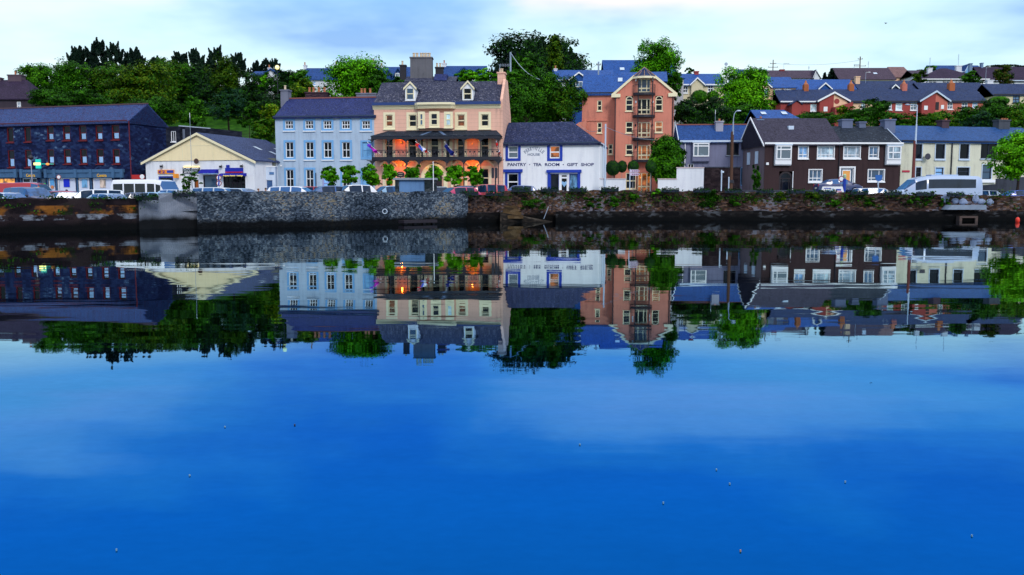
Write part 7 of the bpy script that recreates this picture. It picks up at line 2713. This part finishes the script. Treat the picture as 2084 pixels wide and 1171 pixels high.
def round_sign(label, px, y0, y1, d, ypost, face=WHITE, rimm=RED, name='road_sign', group=None, bar=True):
    r = base_thing(name, label, 'road sign', px, d, group=group)
    c = L(r, px, (y0 + y1) / 2, d)
    R = (y1 - y0) / 2 * d / F
    q = MB()
    q.tube((0, .06, 0), (0, .06, c[2] + R), .035, .035, 8)
    obj('post', q, GREYM, r)
    q = MB()
    q.lathe((0, 0, c[2]), [(R, .0), (R, .03)], 20, 'y')
    f = obj('rim', q, rimm, r)
    q = MB()
    q.lathe((0, -.006, c[2]), [(R * .72, .0), (R * .72, .004)], 20, 'y')
    obj('face', q, face, f)
    return r, c, R


r, c, R = round_sign('pair of round red rimmed parking signs in front of the property shop', 446, 356.5, 367.5, 84, 400)
for k in (0, 1):
    if k:
        q = MB()
        q.lathe((0, 0, c[2] - R * 2.05), [(R, 0), (R, .03)], 20, 'y')
        f = obj('rim', q, RED, r)
        q = MB()
        q.lathe((0, -.006, c[2] - R * 2.05), [(R * .72, 0), (R * .72, .004)], 20, 'y')
        obj('face', q, WHITE, f)
    q = MB()
    z = c[2] - R * 2.05 * k
    q.prism([(-.10, z - .22), (.05, z - .22), (.10, z + .22), (-.05, z + .22)], -.012, -.008)
    obj('symbol', q, ROYAL, r)
r, c, R = round_sign('small round red rimmed sign in front of the white shop panels', 121, 356, 365.5, 84, 400)
r, c, R = round_sign('round red rimmed sign beside the blue column before the orange door', 1711.5, 358.5, 370, 85, 392)

# red board between the stone shop and the gabled shop
r = base_thing('notice_board', 'red board with a white round badge left of the gabled shop', 'sign', 281, 93, 1.0)
u0, u1 = L(r, 268, 356, 93), L(r, 294, 365, 93)
q = MB()
q.box(u0[0], u1[0], -.04, .04, u1[2], u0[2])
q.box(u0[0] + .1, u0[0] + .2, .04, .12, 0, u0[2])
q.box(u1[0] - .2, u1[0] - .1, .04, .12, 0, u0[2])
b_ = obj('board', q, plain('red_board', (.42, .02, .02), .5, .3), r)
q = MB()
c = L(r, 289.5, 360, 93)
q.lathe((c[0], -.05, c[2]), [(.24, -.01), (.24, .008)], 14, 'y')
obj('badge', q, WHITE, b_)

# twin dark oval boards on a post
r = base_thing('traffic_signal', 'pair of dark rounded signal backboards on a black post before the hotel corner', 'traffic signal', 1008.5, 77)
q = MB()
post(r, q, 1008.5, 342, 400, 77, .06)
obj('post', q, IRON, r)
for px in (1003, 1010):
    c = L(r, px, 352.5, 77)
    q = MB()
    w_, h_ = .115, .46
    pl = [(c[0] + w_ * math.cos(t), c[2] + (h_ - w_) * (1 if math.sin(t) >= 0 else -1) + w_ * math.sin(t)) for t in [2 * math.pi * i / 20 + .01 for i in range(20)]]
    q.prism(pl, -.06, .03)
    obj('backboard', q, IRON, r)
    q = MB()
    for k in (-.25, 0, .25):
        q.lathe((c[0], .09, c[2] + k), [(.075, -.06), (.085, .08)], 10, 'y')
    obj('lens_hood', q, plain('dark_lens', (.03, .03, .03), .3, .5), r)

# brown and white finger post
r = base_thing('finger_sign', 'white and maroon finger sign on a pale post in front of the iron gate', 'sign', 1281.5, 84)
q = MB()
post(r, q, 1281.5, 344.5, 400, 84, .045)
obj('post', q, PALEM, r)
for y0, y1, t in ((345.5, 351.2, ''), (352.2, 357.8, '')):
    a, b2 = L(r, 1281.5, y1, 84), L(r, 1301, y0, 84)
    q = MB()
    zc = (a[2] + b2[2]) / 2
    q.prism([(a[0], a[2]), (b2[0] - .12, a[2]), (b2[0] + .06, zc), (b2[0] - .12, b2[2]), (a[0], b2[2])], -.05, -.02)
    bl = obj('finger', q, plain('pale_lilac_board', (.58, .52, .68), .5, .3), r)
    q = MB()
    mm_ = plain('maroon_letters', (.20, .02, .10), .5, .3)
    for i in range(3):
        x = a[0] + .2 + i * .17
        q.box(x, x + .10, -.058, -.051, zc - .05, zc + .05)
        obj('lettering', q, mm_, bl)
        q = MB()
    q.prism([(b2[0] - .26, zc - .02), (b2[0] - .14, zc - .02), (b2[0] - .14, zc - .07), (b2[0] - .01, zc), (b2[0] - .14, zc + .07), (b2[0] - .14, zc + .02), (b2[0] - .26, zc + .02)], -.058, -.051)
    obj('arrow', q, mm_, bl)

for px, y0, d, lab in ((1467.5, 348, 84, 'white sign post with a short bracket against the dark garden wall'), (1482.5, 362, 84, 'shorter white post beside the timber lamp pole')):
    r = base_thing('post', lab, 'post', px, d)
    q = MB()
    post(r, q, px, y0, 400, d, .06)
    z = L(r, px, y0, d)[2]
    if y0 < 350:
        q.box(-.05, .22, -.05, .05, z - .18, z - .02)
    q.lathe((0, 0, z), [(.07, 0), (.07, .03), (.02, .08)], 8)
    tag(obj('shaft', q, PALEM, r))

# leaning banner, blue column, blue direction board
r = base_thing('banner', 'white leaning advertising banner with blue and red patches on the quay wall', 'banner', 1693, 81.5)
c0, c1, c2, c3 = L(r, 1670, 393, 81.5), L(r, 1718, 393.5, 81.5), L(r, 1714.5, 380, 81.5), L(r, 1674, 380, 81.5)
q = MB()
q.prism([(c[0], c[2]) for c in (c0, c1, c2, c3)], -.03, .02)
for x in (c0[0] + .2, c1[0] - .2):
    q.box(x, x + .06, .02, .08, 0, c0[2] + .1)
bn = obj('board', q, WHITE, r)
for x0, x1, y0, y1, m in ((1676.5, 1690.5, 382.8, 384.6, ROYAL), (1680, 1690, 387, 391, plain('pale_photo_patch', (.20, .42, .62), .6, .2)), (1683, 1688, 389, 392, plain('red_patch', (.50, .05, .05), .6, .2)), (1701, 1711.5, 385, 388.2, ROYAL), (1700, 1713, 389, 391.2, plain('pink_patch', (.62, .30, .40), .6, .2)), (1693, 1696, 384, 390, plain('pale_photo_patch', ()))):
    a, b2 = L(r, x0, y1, 81.5), L(r, x1, y0, 81.5)
    q = MB()
    q.box(a[0], b2[0], -.036, -.031, a[2], b2[2])
    obj('print', q, m, bn)
r = base_thing('information_column', 'dark blue column with a pale green head beside the leaning banner', 'column', 1718, 84)
q = MB()
z = L(r, 1718, 364, 84)[2]
q.lathe((0, 0, 0), [(.14, 0), (.13, z - .3), (.16, z - .05), (.10, z)], 12)
obj('shaft', q, ROYAL, r, smooth=40)
q = MB()
q.lathe((0, 0, z + .01), [(.10, 0), (.15, .06), (.15, .34), (.05, .44)], 12)
obj('head', q, plain('pale_green_head', (.42, .55, .36), .5, .3), r, smooth=40)
r = base_thing('direction_sign', 'blue shield shaped sign on a tapering post before the mossy roofed house', 'road sign', 1786.5, 84)
q = MB()
post(r, q, 1786.5, 368, 400, 84, .05)
q.tube((0, 0, L(r, 1786, 378, 84)[2]), (0, 0, L(r, 1786, 369, 84)[2]), .06, .11, 8)
obj('post', q, PALEM, r)
c = L(r, 1787, 362, 84)
q = MB()
q.prism([(-.18, c[2] - .3), (.18, c[2] - .3), (.32, c[2] - .05), (.32, c[2] + .25), (-.32, c[2] + .25), (-.32, c[2] - .05)], -.10, -.06)
obj('board', q, plain('blue_sign_face', (.02, .12, .42), .5, .3), r)

# monument: slab roof on stone piers with a blue panel, and its white pole
p0, p1 = P(801, 390, 74.5), P(889, 390, 74.5)
r = thing('monument', 'stone monument with a slab top and a blue grey panel on the quay', 'monument', (p0.x, 74.5, 1.42))
W_ = p1.x - p0.x
zt = L(r, 845, 362.5, 74.5)[2]
zs = L(r, 845, 366.5, 74.5)[2]
q = MB()
q.box(.0, W_, -.15, 1.2, zs, zt)
obj('slab', q, CONC, r)
x1, x2, x3, x4 = [P(x, 380, 74.5).x - p0.x for x in (804, 812, 864, 887)]
q = MB()
q.box(x1, x2, 0, 1.0, 0, zs - .003)
q.box(x3, x4, 0, 1.0, 0, zs - .003)
obj('pier', q, stone('dark_green_rubble', [(.2, (.012, .022, .028)), (.6, (.035, .05, .06)), (.9, (.14, .16, .18))], (.01, .014, .018), 4, 9), r)
q = MB()
q.box(x2 + .002, x3 - .002, .10, .9, 0, zs - .003)
obj('panel', q, facade('blue_grey_panel', (.12, .24, .46), .25), r)
r = base_thing('flagpole', 'short bare white flagpole standing by the monument', 'flagpole', 882, 73.9)
q = MB()
post(r, q, 882, 331, 374, 73.9, .035)
q.tube((0, 0, 0), (0, 0, L(r, 882, 374, 73.9)[2] + .1), .03)
z = L(r, 882, 331, 73.9)[2]
q.ball((0, 0, z + .03), .05)
obj('shaft', q, WHITE, r)
# pub sign
r = base_thing('hanging_sign', 'black crest shaped hotel sign on a post in front of the orange glow', 'sign', 815.5, 90)
q = MB()
post(r, q, 815.5, 361, 400, 90, .05)
obj('post', q, IRON, r)
c = L(r, 815.5, 355.5, 90)
q = MB()
q.prism([(-.34, c[2] - .28), (.34, c[2] - .28), (.40, c[2] + .05), (.30, c[2] + .20), (.12, c[2] + .28), (-.12, c[2] + .28), (-.30, c[2] + .20), (-.40, c[2] + .05)], -.04, .04)
bb = obj('board', q, IRON, r)
q = MB()
for z, w_ in ((.12, .22), (-.10, .18)):
    q.box(-w_, w_, -.05, -.042, c[2] + z - .03, c[2] + z + .03)
obj('gilt_line', q, plain('dull_gilt', (.45, .35, .25), .5, .3), bb)

# iron gate between the white garden walls
r = thing('iron_gate', 'black iron gate between the two white garden walls', 'gate', (P(1273, 388, 92).x, 92.0, 1.5))
W_ = P(1338.5, 388, 92).x - P(1273, 388, 92).x
for k in (0, 1):
    q = MB()
    a0, a1 = k * W_ / 2 + .03, (k + 1) * W_ / 2 - .03
    n = 11
    for i in range(n):
        x = a0 + (a1 - a0) * i / (n - 1)
        q.tube((x, 0, .05), (x, 0, 1.15 + .25 * math.sin(math.pi * (x / W_))), .02, .02, 5)
    q.box(a0, a1, -.02, .02, .12, .17)
    q.box(a0, a1, -.02, .02, .95, 1.0)
    obj('gate_leaf', q, IRON, r)
r = base_thing('bollard', 'short round topped stone bollard at the foot of the tall garden panel', 'bollard', 1427.5, 83)
q = MB()
z = L(r, 1427, 380, 83)[2]
q.lathe((0, 0, 0), [(.17, 0), (.17, z - .12), (.13, z - .03), (.04, z)], 12)
obj('shaft', q, CONC, r, smooth=40)

# flags on the hotel balcony
GFl = 'flags slanting out from the hotel balcony'


def flag(label, pa, pb, d, cols, w_, droop=.0):
    """pole foot and head in pixels; the cloth hangs from the upper part"""
    a, b2 = P(pa[0], pa[1], d), P(pb[0], pb[1], d - 1.0)
    r = thing('flag', label, 'flag', a, 0, GFl)
    h = b2 - a
    q = MB()
    q.tube((0, 0, 0), h, .03, .022, 6)
    q.ball(tuple(h), .05)
    obj('pole', q, WHITE, r)
    q = MB()
    N, Mm = 14, 8
    vs = []
    for j in range(Mm + 1):
        for i in range(N + 1):
            s, t = i / N, j / Mm
            base = h * (1 - .80 * s)
            dn = w_ * t * (.55 + .45 * math.sin(math.pi * min(1, s * 1.1 + .05)))
            vs.append((base.x + .10 * math.sin(t * 5 + s * 9) + .25 * t * w_ * .3, base.y + .10 * math.sin(t * 4 + s * 13), base.z - dn))
    for j in range(Mm):
        for i in range(N):
            q.mi = min(len(cols) - 1, int(i / N * len(cols)))
            q.add([vs[j * (N + 1) + i], vs[j * (N + 1) + i + 1], vs[(j + 1) * (N + 1) + i + 1], vs[(j + 1) * (N + 1) + i]], [(0, 1, 2, 3)])
    obj('cloth', q, cols, r, smooth=180)


FM = plain('magenta_flag', (.42, .02, .40), .8, .1, var=.3, vs=6)
FV = plain('violet_flag', (.12, .03, .50), .8, .1, var=.2)
FB = plain('blue_flag', (.05, .12, .60), .8, .1)
FW = plain('white_flag', (.70, .72, .85), .8, .1)
FR = plain('red_flag', (.55, .02, .02), .8, .1)
FN = plain('navy_flag', (.008, .015, .14), .8, .1, var=.3, vs=5)
flag('magenta and violet flag at the left end of the balcony', (774, 314), (748, 290), 95.2, [FV, FM, FM], .5)
flag('blue, white and red flag left of the middle of the balcony', (876, 312), (846, 288.5), 95.2, [FR, FB, FW, FR], .55)
flag('dark navy flag right of the middle of the balcony', (929, 318), (905, 289.5), 95.2, [FN, FN, FN], .75)
flag('red flag at the right end of the balcony', (1020, 321), (1010, 288), 94.6, [FR, FR, FW, FR, FR], .42)

# poles and wires
def upole(label, px, y0, y1, d, m, r_=.12, zg=None, arms=()):
    p = P(px, y1, d)
    zz_ = hill(p.x, d) if zg is None else zg
    r = thing('utility_pole', label, 'utility pole', (p.x, d, zz_ - .2), 0, 'utility poles')
    z = L(r, px, y0, d)[2]
    q = MB()
    q.tube((0, 0, 0), (0, 0, z), r_, r_ * .8, 8)
    obj('shaft', q, m, r)
    for dz, w_ in arms:
        q = MB()
        q.box(-w_, w_, -.08, .02, z - dz - .06, z - dz + .06)
        for k in (-1, 0, 1):
            q.tube((k * w_ * .9, -.03, z - dz + .06), (k * w_ * .9, -.03, z - dz + .25), .05, .04, 6)
        obj('crossarm', q, BROWNW, r)
    return r


def wire(label, pts, r_=.02, name='wire'):
    """pts: (px, py, d) ends; hangs in a curve between each pair"""
    q = MB()
    for a, b2 in zip(pts[:-1], pts[1:]):
        A, Bv = P(*a[:3]), P(*b2[:3])
        sag = (A - Bv).length * .035
        pr = None
        for i in range(9):
            f = i / 8
            c = A.lerp(Bv, f) - Vector((0, 0, 4 * sag * f * (1 - f)))
            if pr is not None:
                q.tube(pr, c, r_, r_, 5)
            pr = c
    return tag(obj(name, q, GREYM), label, 'wire', 'overhead wires')


upole('grey pole in front of the great dark tree clump', 1039, 106.5, 150, 138, GREYM, .16)
wire('wire sagging from the pole before the dark trees down behind the bush', [(1040, 109, 137.9), (1098, 162, 121)], .05)
upole('pole with insulators above the orange house roof', 1218, 126, 152, 146, GREYM, .16, arms=((.5, .35),))
wire('wire from the dark trees to the pole above the orange roof', [(1186, 139, 160), (1218, 128, 145.9)], .03)
r = upole('slender pole pale blue above and white below at the tea room corner', 1231.3, 252.5, 366, 93.2, PALEM, .10, 1.5)
wire('wire looping from the orange wing past the corner pole to the grey house', [(1176, 250, 116), (1231, 258, 93.1), (1372, 284, 106)], .022)
upole('far pole with cross arms left of the brick stack', 1573, 122, 142, 235, BROWNW, .14, arms=((1.0, .8), (1.9, 1.3)))
upole('tall pole with double cross arms behind the cream gabled skyline house', 1750, 115.5, 138, 225, BROWNW, .16, arms=((.6, .6), (2.3, 1.5)))
wire('long wires along the skyline between the two cross armed poles', [(1573, 129, 234.9), (1750, 123, 224.9)], .03)


def aerial(label, px, y0, y1, d, kind):
    p0, p1 = P(px, y1, d), P(px, y0, d)
    r = thing('aerial', label, 'aerial', p0, 0, 'television aerials on the roofs')
    h = p1.z - p0.z
    q = MB()
    q.tube((0, 0, -.1), (0, 0, h), .04, .03, 5)
    obj('mast', q, GREYM, r)
    q = MB()
    if kind == 'yagi':
        q.tube((-.1, 0, h - .1), (1.3, 0, h - .1), .025, .025, 4)
        for i in range(7):
            q.tube((.1 + i * .18, -.25, h - .1), (.1 + i * .18, .25, h - .1), .02, .02, 4)
            q.tube((.1 + i * .18, 0, h - .28), (.1 + i * .18, 0, h + .05), .02, .02, 4)
    elif kind == 'dish':
        q.lathe((0, -.05, h), [(.30, -.05), (.25, .04), (.05, .09)], 10, 'y')
    else:
        for i in range(5):
            q.tube((-.16, 0, h * (.5 + .1 * i)), (.16, 0, h * (.5 + .1 * i)), .035, .03, 4)
    obj('antenna', q, GREYM, r)


for lab, px, y0, y1, d, k in (('comb aerial on the hotel end chimney', 1017, 131, 142, 100, 'yagi'), ('aerial on the bungalow roof left of the bright layered tree', 1477, 131, 152, 154, 'dish'), ('aerial above the deep blue roof right of the round tree', 1373, 107, 124, 163, 'yagi'),
                              ('aerial beside the far cross armed pole', 1595, 129, 143, 209, 'yagi'), ('aerial on the grey skyline roof', 1646, 135, 145, 209, 'log'), ('slim aerial left of the cross armed pole on the brown roof', 1738, 131, 140, 209, 'yagi'), ('slim aerial right of the cross armed pole on the brown roof', 1767, 125, 139, 209, 'log'),
                              ('tall aerial on the small low skyline roof', 1892, 117, 140, 200, 'log'), ('tallest aerial on the dark hipped roof', 1950, 110, 134, 200, 'log'), ('aerial on the white house left of the huge stack', 752, 119, 126, 174, 'yagi')):
    aerial(lab, px, y0, y1, d, k)

# ------------------------------------------------------------------ bits along the water
# slipway ramp with rail, mooring ring, timber fender, ledge, culvert, buoy
a, b2 = P(1018, 432, 72.9), P(1135, 453.5, 75.0)
mb = MB()
pts = []
n = 12
for i in range(n + 1):
    f = i / n
    c = a.lerp(b2, f)
    pts.append(c)
for c0, c1 in zip(pts[:-1], pts[1:]):
    mb.add([(c0.x, c0.y - .7, c0.z), (c1.x, c1.y - .7, c1.z), (c1.x, c1.y + 1.0, c1.z), (c0.x, c0.y + 1.0, c0.z), (c0.x, c0.y - .8, -1), (c1.x, c1.y - .8, -1)], [(0, 1, 2, 3), (4, 5, 1, 0)])
mb.quad((pts[0].x, pts[0].y - .8, -1), (pts[0].x, pts[0].y - .7, pts[0].z), (pts[0].x, pts[0].y + 1, pts[0].z), (pts[0].x, pts[0].y + 1, -1))
rp = thing('slipway', 'stone ramp sloping down into the water below the tea room', 'slipway', (0, 0, 0))
obj('ramp', mb, stone('ramp_stone', [(.2, (.02, .017, .015)), (.6, (.07, .055, .045)), (.9, (.16, .14, .12))], (.012, .01, .01), 2, 6, tide=(.28, ALGAE)), rp)
q = MB()
c = P(1111, 428, 74.6)
q.tube((c.x + .2, c.y - .5, c.z + .3), (c.x - .2, c.y - .6, .25), .032, .028, 6)
obj('leaning_pole', q, GREYM, rp)
st_ = thing('stone_steps', 'ochre stained stone steps in the quay wall above the ramp', 'steps', P(1040, 430, 72.8))
mb = MB()
for i in range(4):
    mb.box(-.9 + .12 * i, 1.0 - .16 * i, -.35 + .16 * i, .9, -.6 + .26 * i, -.34 + .26 * i - .003)
obj('treads', mb, stone('ochre_stone', [(.2, (.04, .028, .018)), (.6, (.12, .075, .035)), (.9, (.20, .15, .10))], (.02, .014, .01), 2, 5), st_)

p = P(783.5, 430.5, 66.7)
r = thing('mooring_ring', 'pale ring fixed on the blue grey quay wall', 'mooring ring', p)
q = MB()
for i in range(16):
    a0, a1 = 2 * math.pi * i / 16, 2 * math.pi * (i + 1) / 16
    q.tube((.17 * math.cos(a0), -.08, .17 * math.sin(a0)), (.17 * math.cos(a1), -.08, .17 * math.sin(a1)), .035, .035, 6)
obj('ring', q, PALEM, r)
q = MB()
q.tube((0, -.08, .17), (0, .6, .17), .03)
obj('staple', q, IRON, r)
p0, p1 = P(822, 452, 67.2), P(889, 452, 69.3)
mb = MB()
dv = Vector((p1.x - p0.x, p1.y - p0.y, 0))
r = thing('timber_fender', 'long dark timber fender lying at the waterline of the rubble wall', 'fender', (p0.x, p0.y - .5, .12), math.atan2(dv.y, dv.x))
mb.box(0, dv.length, -.12, .6, 0, .22)
for i in range(4):
    mb.box(.2 + i * dv.length / 3.6, .45 + i * dv.length / 3.6, .1, .3, -.7, -.003)
obj('beam', mb, DARKW, r)
p0, p1 = P(1925, 423, 77.6), P(2003, 423, 77.6)
r = thing('concrete_ledge', 'pale concrete ledge projecting from the quay wall under the coach tail', 'ledge', (p0.x, 77.5, Zp(427, 77.5)))
mb = MB()
mb.prism([(0, 0), (p1.x - p0.x, 0), (p1.x - p0.x - .05, .40), (.35, .40)], -.32, 1.0)
obj('slab', mb, plain('pale_blue_concrete', (.22, .28, .38), .85, .2, var=.35, vs=2), r)
for k, (px, py) in enumerate(((1944, 409), (1960, 411), (1985, 405), (1996, 410), (2014, 411), (1923, 405))):
    p = on_wall(px, py, .05)
    SEED[0] += 1
    q = MB()
    q.ball((0, 0, 0), .30 + .1 * (k % 2), .16, .22 + .06 * (k % 3), 9, 6)
    rr_ = random.Random(k)
    q.v = [(x * (1 + rr_.uniform(-.25, .25)), y, z * (1 + rr_.uniform(-.25, .25))) for x, y, z in q.v]
    o = obj('boulder', q, plain('pale_blue_stone', (.22, .28, .42), .85, .2, var=.4, vs=3), None, p)
    tag(o, ('large pale stone in the wall at the left above the concrete ledge', 'pale stone in the wall above the middle of the concrete ledge', 'high pale stone in the wall above the right of the ledge', 'lower pale stone in the wall above the right end of the ledge', 'pale stone in the wall just right of the concrete ledge', 'pale stone in the wall just left of the concrete ledge')[k], 'stone', 'pale stones set in the quay wall')
p0, p1 = P(1949, 457.5, 77.35), P(1987, 440, 77.35)
r = thing('culvert_outlet', 'rectangular culvert mouth with a concrete frame in the dark wall footing', 'culvert', (p0.x, 77.4, p0.z))
w_, h_ = p1.x - p0.x, p1.z - p0.z
q = MB()
q.box(0, w_, -.35, .3, 0, .14)
q.box(0, w_, -.35, .3, h_ - .16, h_)
q.box(0, .22, -.345, .3, .14, h_ - .16)
q.box(w_ - .22, w_, -.345, .3, .14, h_ - .16)
obj('frame', q, plain('brown_concrete', (.085, .06, .055), .85, .2, var=.3), r)
q = MB()
q.box(.22, w_ - .22, -.12, -.08, .14, h_ - .16)
obj('shade_panel', q, plain('culvert_shade_black', (.002, .002, .002), .9, .1), r)  # solid black panel painted as the shade inside the culvert
p = P(2071, 449.5, 73)
r = thing('buoy', 'small red orange mooring buoy at the right edge', 'buoy', (p.x, 73, 0))
q = MB()
q.lathe((0, 0, -.1), [(.05, 0), (.14, .1), (.17, .26), (.14, .44), (.05, .52)], 12)
obj('float', q, plain('red_orange_float', (.75, .035, .012), .4, .4), r, smooth=60)
q = MB()
q.tube((0, 0, .41), (0, 0, .50), .03)
obj('eye', q, IRON, r)

# floating leaves and specks of foam
LF = plain('wet_pale_leaf', (.13, .27, .40), .5, .3)
GLf = 'pale leaves floating on the water'
for k, (px, py, lab) in enumerate(((386, 969, 'pale leaf floating at the left of the open water'), (600, 866, 'dark ringed floating seed left of centre'), (1485, 986, 'pale leaf floating right of centre, half way down'), (1720, 982, 'pale leaf floating farther right, half way down'), (1978, 1092, 'pale leaf floating in the lower right corner'),
                                   (1507, 1123, 'brownish leaf floating near the bottom edge'), (1458, 957, 'small pale speck above the leaf right of centre'), (1180, 906, 'small pale speck just right of centre'), (237, 1121, 'pale leaf near the bottom left edge'), (458, 870, 'faint leaf left of the dark ringed seed'), (1350, 1025, 'faint speck in the middle of the open water'))):
    r_ = ray(px, py)
    kk = -CAMZ / r_.z
    p = Vector((0, 0, CAMZ)) + r_ * kk
    s = .0075 * p.y / 7
    q = MB()
    n = 10
    pl = [(s * math.cos(2 * math.pi * i / n), s * .8 * math.sin(2 * math.pi * i / n) * (1 - .3 * math.cos(2 * math.pi * i / n))) for i in range(n)]
    q.prism_z(pl, -.004, .008)
    o = obj('floating_leaf', q, plain('dark_seed', (.03, .03, .05), .5, .3) if k == 1 else (plain('brown_leaf', (.28, .20, .16), .6, .2) if k == 5 else LF), None, (p.x, p.y, .004), k * 1.3)
    tag(o, lab, 'leaf', GLf)
p = P(1803, 48, 160)
q = MB()
q.add([(-.3, 0, .11), (-.13, .1, .16), (0, 0, 0), (.13, .1, .16), (.3, 0, .11), (0, .28, .02), (0, -.3, .03)], [(0, 1, 5), (1, 2, 5), (0, 6, 1), (1, 6, 2), (2, 3, 5), (3, 4, 5), (3, 6, 4), (2, 6, 3)])
q.ball((0, 0, 0), .07, .26, .07, 8, 5)
tag(obj('bird', q, IRON, None, p), 'distant bird flying in the sky at the upper right', 'bird')
